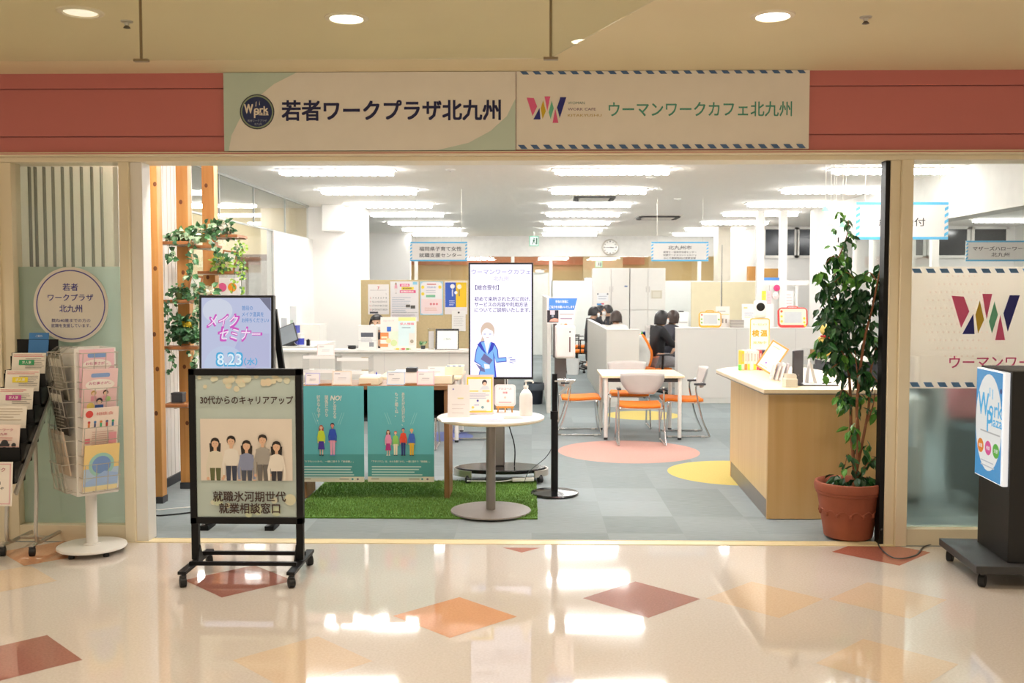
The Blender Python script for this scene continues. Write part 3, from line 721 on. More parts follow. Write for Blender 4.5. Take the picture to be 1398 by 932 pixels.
for k, (_, lab, s) in enumerate(LE):
    q = slots[6 - k]; x0 = ox + (xa + xb) / 2 - .012
    if k == 0: o = sheet('leaflet', lab, 'leaflet', (x0 + .02, oy + q.y - .01, q.z + .008), .125, .235, .002, '#3f7fc0', rx=R(-9), group='leaflets in the black rack'); p = PR(-.002); p.text('ご案内', 0, .215, '#dfe8f2', h=.014); p.build('print', o); continue
    o = sheet('leaflet', lab, 'leaflet', (x0, oy + q.y - .015, q.z + .008), .21, .215, .003, '#efe7da' if s != 'car' else '#f2dfd4', rx=R(-10), group='leaflets in the black rack'); p = PR(-.003)
    if s == 'car':
        p.text('ハローワーク', 0, .185, '#b02d58', w=.13, h=.016, bold=.01); p.text('北九州', 0, .16, '#b02d58', w=.06, h=.015, bold=.01); p.lines(-.08, .14, .09, 2, .012, .005, '#d99a92')
        p.circ(.02, .105, .022, '#333338'); p.rect(-.01, .085, .05, .105, '#333338'); p.circ(.075, .095, .014, '#333338'); p.rect(-.1, .085, .105, .088, '#e0a9a0')
    elif s:
        p.lines(-.095, .205, .1, 2, .010, .004, '#d98a8a', .3); p.lines(-.02, .18, .1, 6, .011, .004, '#a89f98', .3); p.rect(-.06, .14, .035, .172, s); p.text('求人票', -.012, .156, '#f6f4e8', h=.018, bold=.01)
    else: p.lines(-.095, .2, .09, 5, .016, .004, '#c9b9a5', .4)
    p.build('print', o)
o = sheet('rack_poster', 'pink bordered white notice hanging on the front of the black leaflet rack', 'notice', (ox + (xa + xb) / 2, 5.545, .375), .262, .25, .003, '#f3ebe2', rx=R(-6))
p = PR(-.003); p.frame(-.122, .01, .122, .24, .006, '#e7b8bd'); p.text('ハローワーク', 0, .205, '#a83055', w=.18, h=.022, bold=.01); p.text('北九州', 0, .175, '#a83055', w=.09, h=.02, bold=.01)
p.text('出張相談日', 0, .13, '#3a3340', w=.13, h=.018, bold=.015); p.text('お気軽にどうぞ', 0, .1, '#3a3340', w=.17, h=.016, bold=.01); p.rect(-.02, .045, .012, .075, '#6a9cc8'); p.rect(.022, .045, .05, .075, '#8a8f98'); p.build('print', o)

# ---- revolving brochure stand
SX, SY, ROT = -2.69, 5.97, R(44)
STAND = t = thing('brochure_stand', 'white revolving brochure stand with wire pockets on a round base', 'brochure stand', (SX, SY, 0))
b = MB().lathe([(.001, .03), (.2, .03), (.203, .036), (.2, .046), (.001, .05)], n=48)
for k in range(5): b.lathe([(.018, 0), (.018, .012), (.012, .03)], (.165 * math.cos(k * 1.256 + .6), .165 * math.sin(k * 1.256 + .6), 0), 12, 1)
b.build('base', [WPLAS, RUBBER], t)
MB().cyl((0, 0, .05), (0, 0, .40), .033, n=24).cyl((0, 0, .05), (0, 0, .06), .05, n=24).build('pole', WPLAS, t)
S2 = .118
zt = 1.255
for k in range(4):
    a = ROT + k * PI / 2; M = Matrix.Rotation(a, 4, 'Z')
    b = MB().box(-S2, -S2 - .004, .375, S2, -S2 + .004, zt)
    b.v = [tuple(M @ Vector(v)) for v in b.v]; b.build('panel', WPLAS, t)
    b = MB()
    if k in (0, 3):
        for tz in (.40, .62, .85, 1.06):
            y0, y1 = -S2 - .015, -S2 - .072
            for xx in (-.1, -.034, .034, .1):
                b.tube([(xx, -S2 - .002, tz), (xx, y1 + .015, tz), (xx, y1 - .012, tz + .17)], .0022, 6)
            for zz, yy in ((tz, y1 + .015), (tz + .09, y1), (tz + .17, y1 - .012)): b.tube([(-.11, -S2, zz), (-.11, yy, zz), (.11, yy, zz), (.11, -S2, zz)], .0022, 6)
        b.v = [tuple(M @ Vector(v)) for v in b.v]; b.build('wire_pocket', SILVER, t)
def on_stand(k, off, z):
    return Matrix.Rotation(ROT + k * PI / 2, 4, 'Z') @ Vector((off, -S2 - .026, 0)) + Vector((SX, SY, z))
BR = ((.406, '#e8c58a', 'light blue and yellow brochure in the lowest pocket of the white stand', 0), (.626, '#f3e3d8', 'white brochure with a red dot and small figures on the white stand', 1), (.856, '#f0cfd0', 'pink brochure with a figure in blue, second pocket from the top', 2), (1.066 - .1, '#eec8d2', 'pink brochure with blue banner in the uppermost pocket of the white stand', 3))
for z, c, lab, kind in BR:
    pos = on_stand(0, 0, z); d = Matrix.Rotation(ROT, 4, 'Z') @ Vector((0, .012 if kind == 3 else 0, 0))
    o = sheet('brochure', lab, 'brochure', pos + d, .205, .285, .006, c, rz=ROT, rx=R(11 if kind < 3 else 2), group='brochures on the revolving stand'); p = PR(-.006)
    if kind == 0: p.rect(-.1025, 0, .1025, .285, '#f0d48f').rect(-.1025, .0, .1025, .14, '#bcd3ea').circ(0, .16, .075, '#9fd0c8').circ(0, .16, .055, '#7d9fd8').poly([(-.1, .05), (.02, .12), (.1, .1), (.1, .02), (-.1, 0)], '#a8c6ee').rect(-.1, 0, .1, .03, '#f0e2b0')
    if kind == 1:
        p.circ(-.07, .25, .022, '#d8504a'); p.text('相談会', .02, .25, '#e07a78', w=.1, h=.02)
        for q in range(5): p.circ(-.07 + q * .035, .2, .008, ('#c04040', '#4477aa', '#dd8855', '#666688', '#44aa77')[q], n=10); p.rect(-.076 + q * .035, .165, -.064 + q * .035, .193, ('#c04040', '#4477aa', '#dd8855', '#666688', '#44aa77')[(q + 2) % 5])
        p.rect(-.09, .07, -.06, .1, '#ea8e9c'); p.lines(-.05, .14, .09, 8, .013, .005, '#d9b8ae'); p.rect(.05, .06, .095, .13, '#eea8b4')
    if kind in (2, 3):
        p.rrect(-.055, .235, .055, .26, .01, '#86a8dc'); p.circ(0, .19, .085, '#f8f0ea', rz=.035); p.text('お仕事さがし', 0, .2, '#c24f86', w=.13, h=.018, bold=.01)
        for q, cc in ((-.035, '#c9a45c'), (.035, '#5a3b30')): p.circ(q, .14, .016, cc, n=14); p.circ(q, .135, .011, '#f0cdb2', n=12); p.rect(q - .016, .09, q + .016, .122, '#e7a6b4')
        if kind == 2: p.circ(0, .09, .019, '#3d3038', n=14); p.circ(0, .083, .013, '#f0cdb2', n=12); p.poly([(-.03, .02), (.03, .02), (.024, .066), (-.024, .066)], '#3f68b4'); p.circ(-.05, .06, .022, '#ecd879'); p.circ(.05, .1, .016, '#a8cf86')
        else: p.lines(-.08, .08, .08, 4, .016, .006, '#d8b9d8')
    p.build('print', o)
for z, c, lab in ((.50, '#c9b6a2', 'brown paper brochure low on the left side of the white stand'), (.74, '#4a443f', 'dark magazine at mid height on the left side of the white stand'), (.95, '#8a8578', 'grey brochure high on the left side of the white stand')):
    o = sheet('brochure', lab, 'brochure', on_stand(3, 0, z), .2, .27, .008, c, rz=ROT - PI / 2, rx=R(9), group='brochures on the revolving stand'); p = PR(-.008); p.rect(-.09, .2, .09, .25, '#d8d2c4'); p.lines(-.08, .16, .08, 6, .02, .006, '#b8aea0'); p.build('print', o)
b = MB(); vs = []
M = Matrix.Rotation(ROT - PI / 2, 4, 'Z')
prof = [(-S2 + .02, 1.262), (-S2 - .03, 1.258), (-S2 - .095, 1.2), (-S2 - .075, 1.0), (-S2 - .09, .75), (-S2 - .07, .5), (-S2 - .05, .40)]
nx = 8
for i, (yy, zz) in enumerate(prof):
    for j in range(nx + 1):
        vs.append(M @ Vector((-.125 + .25 * j / nx, yy + .012 * math.sin(j * 2.1 + i * 1.7), zz + .006 * math.sin(j * 3 + i))))
b.add(vs, [(i * (nx + 1) + j, i * (nx + 1) + j + 1, (i + 1) * (nx + 1) + j + 1, (i + 1) * (nx + 1) + j) for i in range(len(prof) - 1) for j in range(nx)])
o = b.build('plastic_cover', glass('vinyl', (.93, .94, .93), 2.2, .12), STAND)

# ---- poster stand in the passage
YA = 5.48
xa, xb = P(260, 610, YA).x, P(414, 610, YA).x; cx = (xa + xb) / 2; hw = (xb - xa) / 2
t = thing('poster_stand', 'black wheeled poster stand in the passage holding a pale green poster', 'poster stand', (cx, YA, 0))
z0, z1 = P(337, 714, YA).z, P(337, 503, YA).z
b = MB().box(-hw, -.022, z1 - .037, hw, .022, z1).box(-hw, -.022, z0, hw, .022, z0 + .037).box(-hw, -.022, z0, -hw + .037, .022, z1).box(hw - .037, -.022, z0, hw, .022, z1)
b.build('frame', BLACK, t, bevel=.003); MB().box(-hw + .03, -.008, z0 + .03, hw - .03, .008, z1 - .03).build('back_board', DGREY, t)
for s in (-1, 1):
    MB().bar((s * (hw - .022), .0, z0 + .002), (s * (hw - .022), .0, .095), .04, .036, up=(0, 1, 0)).build('leg', BLACK, t, bevel=.003)
    b = MB().bar((s * (hw - .022), -.235, .08), (s * (hw - .022), .245, .08), .045, .018)
    b.prism([(-.05, 0), (.05, 0), (0, .09)], -.004, .004)
    n0 = len(b.v) - 6
    for i in range(n0, len(b.v)): x, y, z = b.v[i]; b.v[i] = (s * (hw - .045) + y, x, z + .088)
    b.build('foot', BLACK, t, bevel=.002)
    for yy in (-.215, .225): caster(t, s * (hw - .022), yy, 0, .028, 0.5)
for yy in (-.10, .12): MB().bar((-hw + .02, yy, .098), (hw - .02, yy, .098), .022, .02).build('crossbar', BLACK, t)
po = MB().box(-hw + .038, -.0125, z0 + .038, hw - .038, -.0085, z1 - .038).build('poster', ink('#c0d0cc'))
po.location = (cx, YA, 0); tag(po, 'pale green poster with a photograph of five people standing, in the black stand', 'poster')
fx = lambda x: P(x, 610, YA).x - cx
fz = lambda y: P(337, y, YA).z
p = PR(-.0127)
for i in range(26): p.circ(fx(275 + random.random() * 126), fz(512 + random.random() * 20), .010 + .014 * random.random(), random.choice(['#e2dcc0', '#dfe0c8', '#e6d8bd']), n=10)
for i in range(9): p.circ(fx(272 + random.random() * 130), fz(662 + random.random() * 42), .014 + .02 * random.random(), random.choice(['#d3dfc2', '#dfe0c4', '#e2e4cf']), n=12)
p.build('leaf_pattern', po)
p = PR(-.0152); px0, px1, pz0, pz1 = fx(275), fx(400), fz(655), fz(571)
p.rect(px0, pz0, px1, pz1, '#ece2d6')
PPL = ((295, 597, '#e6e0d0', '#5d6440', '#2a2320', True), (317, 594, '#efeae2', '#3a4258', '#2a2320', False), (338, 600, '#8f99ba', '#4d5364', '#2a2320', True), (360, 592, '#a8a49e', '#6d6a68', '#2a2320', False), (379, 601, '#efe9df', '#3b3a42', '#2a2320', True))
for x, y, top, bot, hair, lg in PPL:
    H = .40; zt_ = fz(y); sub = PR(0); sub.inks = p.inks; sub.y = p.y; sub.mb = MB()
    sub.fig(fx(x), zt_ - H, H, top, bot, hair, long=lg, hem=.58)
    v = sub.mb.v
    keep = [i for i, f in enumerate(sub.mb.f) if max(v[j][2] for j in f) > pz0 + .004]
    v2 = [(a, bb, max(c_, pz0)) for a, bb, c_ in v]
    p.mb.add(v2, [], 0); o_ = len(p.mb.v) - len(v2)
    for i in keep: p.mb.f.append(tuple(j + o_ for j in sub.mb.f[i])); p.mb.m.append(sub.mb.m[i])
    p.y = sub.y
p.build('photograph', po)
p = PR(-.0195); BRN = '#43302c'
p.text('30代からのキャリアアップ', fx(339), fz(545.5), BRN, w=fx(401) - fx(275), h=fz(540) - fz(551), bold=.022)
p.text('就職氷河期世代', fx(341), fz(676.5), BRN, w=fx(391) - fx(292), h=fz(669) - fz(683), bold=.02); p.text('就業相談窓口', fx(341), fz(692.5), BRN, w=fx(383) - fx(300), h=fz(685) - fz(699), bold=.02)
p.build('lettering', po)

# ---- slanted digital display behind it
YD = 6.62
t = thing('digital_display', 'black framed upright digital display showing a pink and blue seminar notice', 'display', (P(325, 450, YD).x, YD, 0))
cx = t.location.x; hw = (P(375.5, 450, YD).x - P(274.5, 450, YD).x) / 2; zt = P(325, 403, YD).z
TL = R(2.5); Mx = Matrix.Translation((0, 0, zt)) @ Matrix.Rotation(-TL, 4, 'X') @ Matrix.Translation((0, 0, -zt))
def tl(b): b.v = [tuple(Mx @ Vector(v)) for v in b.v]; return b
tl(MB().box(-hw, -.03, .42, hw, .03, zt)).build('housing', BPLAS, t, bevel=.004)
b = tl(MB().box(-hw + .017, -.033, .62, hw - .017, -.0302, zt - .018)); sc = b.build('screen', glow('#c9d0ee', .82), t)
p = PR(-.0335); f2 = lambda x: P(x, 450, YD).x - cx; g2 = lambda y: P(325, y, YD).z; E = lambda h, s=.85: glow(h, s)
p.circ(f2(300), g2(424), .10, E('#d9dff0'), rz=.08); p.circ(f2(345), g2(480), .11, E('#b9bfe6')); p.circ(f2(310), g2(500), .14, E('#c6d3ee')); p.rect(f2(330), g2(500), f2(370), g2(455), E('#bfc2e4'))
p.poly([(f2(357), g2(407)), (f2(372), g2(407)), (f2(372), g2(425))], E('#7d7f98'))
for (a, x, y, w_) in (('メイク', 307.5, 438, 41), ('セミナー', 330.5, 456, 56)):
    p.text(a, f2(x), g2(y), E('#d65ac6'), w=(w_ + 4) * .00487, h=19 * .00487, bold=.05, shear=.25)
    p.text(a, f2(x), g2(y), E('#f7e3f6', .95), w=w_ * .00487, h=15 * .00487, bold=.006, shear=.25)
for a, y, w_ in (('普段の', 420.5, 15), ('メイク道具を', 429, 30), ('お持ちください♪', 437, 37)): p.text(a, f2(333), g2(y), E('#5f93cf'), w=w_ * .00487, h=6.2 * .00487, al='l', bold=.01)
p.text('8.23', f2(316), g2(490), E('#4fb4e6'), w=36 * .00487, h=18 * .00487, bold=.045); p.text('8.23', f2(316), g2(490), E('#dff2fb', .95), w=33 * .00487, h=15 * .00487, bold=.01); p.text('（水）', f2(345), g2(493), E('#4fb4e6'), w=18 * .00487, h=10 * .00487, bold=.02)
p.mb.v = [tuple(Mx @ Vector(v)) for v in p.mb.v]; p.build('screen_content', t)
for s in (-1, 1):
    MB().bar((s * (hw - .02), .05, zt - .1), (s * (hw - .02), .74, .03), .04, .03).build('rear_leg', BLACK, t)
    MB().bar((s * (hw - .03), -.02, .44), (s * (hw - .03), .0, .02), .04, .04, up=(0, 1, 0)).box(s * (hw - .03) - .03, -.1, .0, s * (hw - .03) + .03, .06, .03).build('foot', BLACK, t)

# ---- timber posts and hanging shelves
for i, (x0, x1, Y, lab) in enumerate(((203.5, 221, 7.4, 'knotty pine post nearest the entrance, left of the shelves'), (246, 262, 7.96, 'middle knotty pine post carrying the leafy shelves'), (281, 297.5, 8.55, 'rear knotty pine post carrying the leafy shelves'))):
    a, c = P(x0, 450, Y).x, P(x1, 450, Y).x
    t = thing('wooden_post', lab, 'post', ((a + c) / 2, Y, 0), 0, 'pine posts by the left wall'); hw = (c - a) / 2
    b = MB().box(-hw, -hw, .05, hw, hw, CEIL - .002)
    b.build('timber', PINE, t, bevel=.004)
    b = MB(); random.seed(20 + i)
    for k in range(7): b.lathe([(.001, .0012), (.011, .0008), (.014, 0)], (0, 0, 0), 12); z = .5 + k * .36 + random.random() * .2; xx = (random.random() - .5) * hw * 1.4; n0 = len(b.v) - 36; b.v[n0:] = [(x + xx, -hw - zz_ - .0005, yy * 1.3 + z) for x, yy, zz_ in b.v[n0:]]
    b.build('knot', mat('knot', '#6d3c18', .6), t)
    MB().box(-hw - .004, -hw - .004, 0, hw + .004, hw + .004, .05).build('shoe', DGREY, t)
GRN = [mat('leaf_dark', '#2f5a35', .45, var=.2, scale=30), mat('leaf_mid', '#4f8250', .45, var=.2, scale=30), mat('leaf_pale', '#a9c6a0', .5, var=.15, scale=30), mat('leaf_lime', '#9ac04e', .5, var=.15, scale=30)]
STEM = mat('vine_stem', '#5b6a3a', .6)
def leaf(b, pos, d, n, L, W, m, fold=.18):
    d = Vector(d).normalized(); n = Vector(n); s = d.cross(n)
    s = s.normalized() if s.length > 1e-4 else d.orthogonal().normalized()
    n = s.cross(d).normalized(); pos = Vector(pos)
    q = [pos, pos + d * L * .3 + s * W * .5 + n * W * fold, pos + d * L * .68 + s * W * .4 + n * W * fold, pos + d * L - n * L * .12, pos + d * L * .68 - s * W * .4 + n * W * fold, pos + d * L * .3 - s * W * .5 + n * W * fold, pos + d * L * .5 - n * 0]
    b.add(q, [(0, 1, 6), (1, 2, 6), (2, 3, 6), (3, 4, 6), (4, 5, 6), (5, 0, 6)], m)
def rv(): return Vector((random.uniform(-1, 1), random.uniform(-1, 1), random.uniform(-1, 1)))
def ivy(label, blobs, trails, pal=(0, 1, 2), size=.05, name='trailing_ivy', grp='ivy plants on the pine shelves', pot=True):
    """blobs: (px, py, Y, radius, leaves); trails: list of pixel paths at a depth."""
    first = P(*(blobs[0][:3] if blobs else (*trails[0][0][0], trails[0][1])))
    t = thing(name, label, 'plant', first, 0, grp); L = MB(); S = MB(); o = first
    for x, y, Y, r, n in blobs:
        c = P(x, y, Y) - o
        if pot: S.lathe([(.03, 0), (.04, .055), (.036, .055)], c + Vector((0, .03, -r * .6)), 12)
        for k in range(n):
            q = rv(); q.z = abs(q.z) * .8 - .2; q = q.normalized() * r * random.uniform(.4, 1)
            leaf(L, c + q, q + rv() * .05 + Vector((0, -.01, -.02)), Vector((0, -1, .6)) + rv() * .5, size * random.uniform(.7, 1.2), size * random.uniform(.6, .9), random.choice(pal))
            if k % 4 == 0: S.tube([c, c + q * .6 + Vector((0, 0, .01)), c + q], .0015, 4)
    for pts, Y, n in trails:
        path = smoothpath([P(x, y, Y) - o for x, y in pts], 6); S.tube(path, .002, 5)
        for k in range(n):
            q = path[random.randrange(len(path))] + rv() * .02
            leaf(L, q, rv() + Vector((0, -.4, -.6)), Vector((0, -1, .4)) + rv() * .6, size * random.uniform(.7, 1.15), size * random.uniform(.6, .9), random.choice(pal))
    L.build('foliage', GRN, t, smooth=False); S.build('stems', STEM, t)
    return t
def shelf(x0, x1, y, Y, lab, dep=.17, th=.024):
    a, c = P(x0, y, Y).x, P(x1, y, Y).x; z = P((x0 + x1) / 2, y, Y).z
    t = thing('wall_shelf', lab, 'shelf', ((a + c) / 2, Y, z), 0, 'small plank shelves on the pine posts'); hw = (c - a) / 2
    MB().box(-hw, -dep / 2, -th / 2, hw, dep / 2, th / 2).build('board', SHELFW, t, bevel=.002)
    MB().box(-hw, -dep / 2 + .005, -th / 2 - .006, hw, -dep / 2 + .035, -th / 2).box(-hw, dep / 2 - .035, -th / 2 - .006, hw, dep / 2 - .005, -th / 2).box(-hw * .1, -dep / 2, -th / 2 - .012, hw * .1, dep / 2 + .04, -th / 2 - .005).build('bracket', SILVER, t)
    return z
shelf(225, 263, 332, 7.80, 'plank shelf high on the middle post, its left half of ivy')
shelf(262, 299, 337, 7.90, 'plank shelf high on the middle post, its right half of ivy')
shelf(293, 331, 323, 8.50, 'topmost plank shelf on the rear post with white flowers', .3)
shelf(274, 325, 372, 8.40, 'plank shelf on the rear post with leaning frame and cream flowers')
shelf(225, 263, 411, 7.80, 'plank shelf on the middle post at half height under dense dark ivy')
shelf(227, 275, 474, 7.80, 'plank shelf on the middle post with the yellow flowered plant')
shelf(228, 261, 552, 7.80, 'lowest plank shelf on the middle post, with a small black box')
random.seed(5)
ivy('ivy with pale variegated leaves spread along the high middle shelf', [(252, 322, 7.8, .07, 34), (275, 320, 7.85, .10, 60), (235, 327, 7.8, .05, 14)], [([(262, 330), (264, 352), (258, 370), (268, 390), (262, 402)], 7.72, 34), ([(232, 333), (230, 345), (236, 352)], 7.7, 10), ([(290, 330), (296, 338)], 7.75, 8)], size=.055)
ivy('dark small leaved ivy on the half height shelf of the middle post', [(244, 400, 7.8, .085, 70)], [([(240, 410), (243, 430), (242, 455)], 7.71, 26), ([(230, 413), (229, 440), (232, 468)], 7.71, 40)], (0, 0, 1), .038)
ivy('long ivy strand hanging at the right side of the middle post', [], [([(268, 398), (272, 425), (264, 450), (272, 480), (268, 510), (270, 540)], 7.72, 70), ([(262, 480), (266, 505), (262, 530)], 7.72, 20)], (0, 1, 2), .045)
ivy('ivy strand with dark leaves hanging under the yellow flowered shelf', [], [([(234, 478), (236, 492), (233, 508)], 7.71, 16)], (0, 1), .04)
ivy('lime green fern like plant trailing from the rear shelf', [(326, 338, 8.4, .06, 20)], [([(325, 340), (328, 370), (331, 402)], 8.3, 36), ([(322, 345), (320, 375), (317, 400)], 8.3, 18), ([(331, 345), (332, 360), (331, 380)], 8.3, 22)], (3, 3, 1), .035, pot=False)
def flowers(label, pts, Y, r, col, gpal=(0, 1), name='flower_bunch', leaves=16):
    c0 = P(*pts[0], Y); t = thing(name, label, 'flowers', c0, 0, None); B = MB(); L = MB()
    for x, y in pts:
        c = P(x, y, Y) - c0
        for k in range(26):
            q = rv().normalized(); leaf(B, c + q * r * .35, q, q.orthogonal(), r * .75, r * .6, 0, .3)
        B.ell(c, r * .5, r * .5, r * .5, 10, 6)
        for k in range(leaves):
            q = rv(); q.y -= .3; q.z -= .1; leaf(L, c + q * r * .7, q, Vector((0, -1, .5)) + rv() * .4, r * 1.3, r * .75, random.choice(gpal))
        L.tube([c, c + Vector((0, .02, -r * 1.3))], .003, 5, 0)
    B.build('petals', mat('petal_' + col.strip('#'), col, .6), t, smooth=False); L.build('leaves', GRN, t, smooth=False)
flowers('white flowers with broad leaves on the topmost rear shelf', [(294, 311), (311, 316), (306, 309)], 8.42, .05, '#f3f0e4')
flowers('cream flowers with lime leaves before the leaning frame', [(298, 362), (307, 361), (301, 355)], 8.3, .045, '#efe6bd', (1, 3))
flowers('pale cream rose at the right end beside the display top', [(284, 398)], 7.75, .055, '#ece6d0')
flowers('yellow flowers in a dark leafy plant on the lower shelf', [(249, 441), (257, 443)], 7.78, .05, '#e3cf3e', (0, 0))
ivy('dark leafy plant below the yellow flowers on the lower shelf', [(250, 460, 7.8, .09, 60), (268, 458, 7.75, .07, 34)], [], (0, 0, 1), .055, name='potted_plant')
def pframe(label, x0, y0, x1, y1, Y, lean=.3, tilt=0):
    a = P(x0, y1, Y); c = P(x1, y0, Y); w = c.x - a.x; h = c.z - a.z
    t = thing('picture_frame', label, 'picture frame', (a.x + w / 2, Y, a.z)); t.rotation_euler = (-lean, tilt, 0)
    MB().box(-w / 2, -.008, 0, w / 2, .008, .014).box(-w / 2, -.008, h - .014, w / 2, .008, h).box(-w / 2, -.008, 0, -w / 2 + .014, .008, h).box(w / 2 - .014, -.008, 0, w / 2, .008, h).build('frame', SHELFW, t)
    MB().box(-w / 2 + .012, -.002, .012, w / 2 - .012, .004, h - .012).build('card', ink('#e9efe4'), t)
pframe('wood framed card leaning on the rear shelf behind cream flowers', 299, 341, 319, 371, 8.42, .25, R(8))
pframe('small wood frame leaning beside the dark ivy on the half height shelf', 254, 375, 271, 407, 7.88, .2, R(9))
b = MB().box(-.045, -.04, 0, .045, .04, .075).box(-.047, -.042, .062, .047, .042, .078); o = b.build('small_box', DGREY, bevel=.003); c = P(244, 549, 7.8); o.location = (c.x, 7.8, c.z + .002); tag(o, 'small black box on the lowest plank shelf', 'box')
o, fx, fz, w, h = sheet_px('low_partition', 'white panel with a pink and an orange dot behind the rear post', 'partition', 296, 379, 331, 700, 9.4, .02, '#e9e5e0'); MB  # stands on the floor
o.location.z = 0.0
bmz = P(313, 379, 9.4).z
o.data.vertices.foreach_set('co', [v for q in o.data.vertices for v in (q.co.x, q.co.y, 0.0 if q.co.z < .01 else bmz)]); o.data.update()
p = PR(-.02); p.circ(fx(306.5), P(306, 392, 9.4).z, .042, '#d9588a'); p.circ(fx(320), P(306, 392, 9.4).z, .042, '#f0961e'); p.build('dots', o)

# ---- grass mat
gm = [mat('turf_dark', '#5a8432', .9, var=.25, scale=40, bump=.6), mat('turf_blade', '#6f9244', .8, var=.3, scale=60)]
b = MB().box(-1.715, 6.885, .0015, .042, 8.23, .011)
o = b.build('grass_mat', gm[0]); tag(o, 'green artificial grass mat under the poster table', 'mat')
random.seed(3); b = MB()
for k in range(29000):
    x, y = random.uniform(-1.705, .04), random.uniform(6.89, 8.225)
    a = random.uniform(0, 6.28); h = random.uniform(.010, .02); dx, dy = math.cos(a) * .0035, math.sin(a) * .0035; lx, ly = random.uniform(-.008, .008), random.uniform(-.008, .008)
    b.v += [(x - dx, y - dy, .010), (x + dx, y + dy, .010), (x + lx, y + ly, .010 + h)]; n = len(b.v); b.f.append((n - 3, n - 2, n - 1)); b.m.append(0)
pl = b.build('pile', gm[1], o, smooth=False); pl['kind'] = 'stuff'

# ---- poster table
TX0, TX1, TY0, TY1, TZ = -1.76, P(613, 527, 7.5).x, 7.5, 8.0, .877
t = thing('console_table', 'brown wooden table with slab legs, hung with teal posters', 'table', ((TX0 + TX1) / 2, 7.75, 0)); cx = t.location.x
hw = (TX1 - TX0) / 2
MB().box(-hw, -.25, TZ - .032, hw, .25, TZ).build('tabletop', BROWN, t, bevel=.003)
BROWNV = wood('brown_wood_upright', '#75502f', '#8c6440', .5, 2, 2)
for s in (-1, 1): MB().box(s * (hw - .02) - .02, -.24, .0116, s * (hw - .02) + .02, .07, TZ - .032).build('leg', BROWNV, t, bevel=.003)
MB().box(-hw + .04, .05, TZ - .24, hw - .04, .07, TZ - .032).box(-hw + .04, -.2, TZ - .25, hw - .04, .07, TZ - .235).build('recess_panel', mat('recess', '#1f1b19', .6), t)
def teal_poster(x0, x1, lab, kind):
    o, fx, fz, w, h = sheet_px('teal_poster', lab, 'poster', x0, 527, x1, 657.5, 7.495, .0015, '#60aeb1', group='teal campaign posters on the brown table')
    p = PR(-.0015); p.rect(-w / 2, h * .075, w / 2, h * .285, '#4b9390'); p.rect(-w / 2, 0, w / 2, h * .03, '#d9cfba'); p.rect(-w / 2, h * .03, w / 2, h * .055, '#d9cfba'); p.rect(-w / 2, h * .055, w / 2, h * .29, '#4b9390')
    S = w / 90
    p.circ(w * .32, h * .03, .008, '#4b9390'); p.circ(w * .40, h * .03, .008, '#7a6a78'); p.lines(-w * .45, h * .034, -w * .3, 1, .01, .006, '#8a8478'); p.lines(w * .12, h * .034, w * .3, 1, .01, .006, '#8a8478')
    p.lines(-w * .44, h * .165, w * .36, 5, h * .028, h * .012, '#b9d0c8', .3); p.build('panel_print', o)
    p = PR(-.0025); CR = '#e6dccb'
    vt = lambda s: '\n'.join(s)
    if kind == 'four':
        p.text(vt('あなたが大切だから、'), S * 3.5, fz(558), CR, w=S * 4.6, h=S * 45, line=.9, bold=.01); p.text(vt('もっと聞くね。'), S * -5.5, fz(552), CR, w=S * 4.6, h=S * 33, line=.9, bold=.01)
        p.text('「アタリマエ」は、みんな違うから。一緒に話そう「価値観」。', -w * .44, h * .215, CR, w=w * .88, h=h * .022, al='l', bold=.01)
    else:
        p.text('NO!', S * 7, fz(543), CR, w=S * 15, h=S * 6.5, bold=.03, shear=.2); p.text(vt('と言える'), S * 5.2, fz(559), CR, w=S * 4.8, h=S * 24, line=.9, bold=.01)
        p.text(vt('関係だから'), S * -6, fz(554), CR, w=S * 4.8, h=S * 29, line=.9, bold=.01); p.text(vt('好きなんです。'), S * -17, fz(557), CR, w=S * 4.8, h=S * 36, line=.9, bold=.01)
        p.text('どうでもいいから、一緒に話そう「価値観」。', -w * .44, h * .215, CR, w=w * .78, h=h * .022, al='l', bold=.01)
    for q in (-1, 1):
        for d in (0, 1): p.poly([(S * (q * 13 + (0 if kind == 'four' else -4)) + q * d * S * 3, fz(579)), (S * (q * 13 + (0 if kind == 'four' else -4)) + q * d * S * 3 + S * .5, fz(579)), (S * (q * 19 + (0 if kind == 'four' else -4)) + q * d * S * 3 + S * .4, fz(563)), (S * (q * 19 + (0 if kind == 'four' else -4)) + q * d * S * 3, fz(563))], '#9fd0c8')
    p.build('lettering', o)
    p = PR(-.0045); z0 = fz(621.5)
    if kind == 'four':
        p.fig(S * -17, z0, S * 35, '#e58fae', '#b03077', '#7a3f30', long=True, skirt=True, shoe='#e8e6e0'); p.fig(S * -7, z0, S * 33.5, '#8fc05a', '#e5d8bd', '#b0503a', cap='#c2473e'); p.fig(S * 3.5, z0, S * 38, '#d8452a', '#28326e', '#3c4a70', skin='#d89a78'); p.fig(S * 15, z0, S * 37, '#3e62b4', '#e0ac28', '#e5c04a', skin='#e0a080')
    else:
        p.fig(S * -13.5, z0, S * 42, '#c3d235', '#45318f', '#a5432f', long=True, skirt=True); p.fig(S * 2, z0, S * 45, '#2f4dab', '#e5a0b4', '#25283c', skin='#d88a78', cap='#25283c', shoe='#5a7ac0')
    p.build('drawing', o)
teal_poster(407.5, 497, 'teal poster with a drawn couple holding hands', 'two')
teal_poster(502, 592.5, 'teal poster with four drawn people standing in a row', 'four')

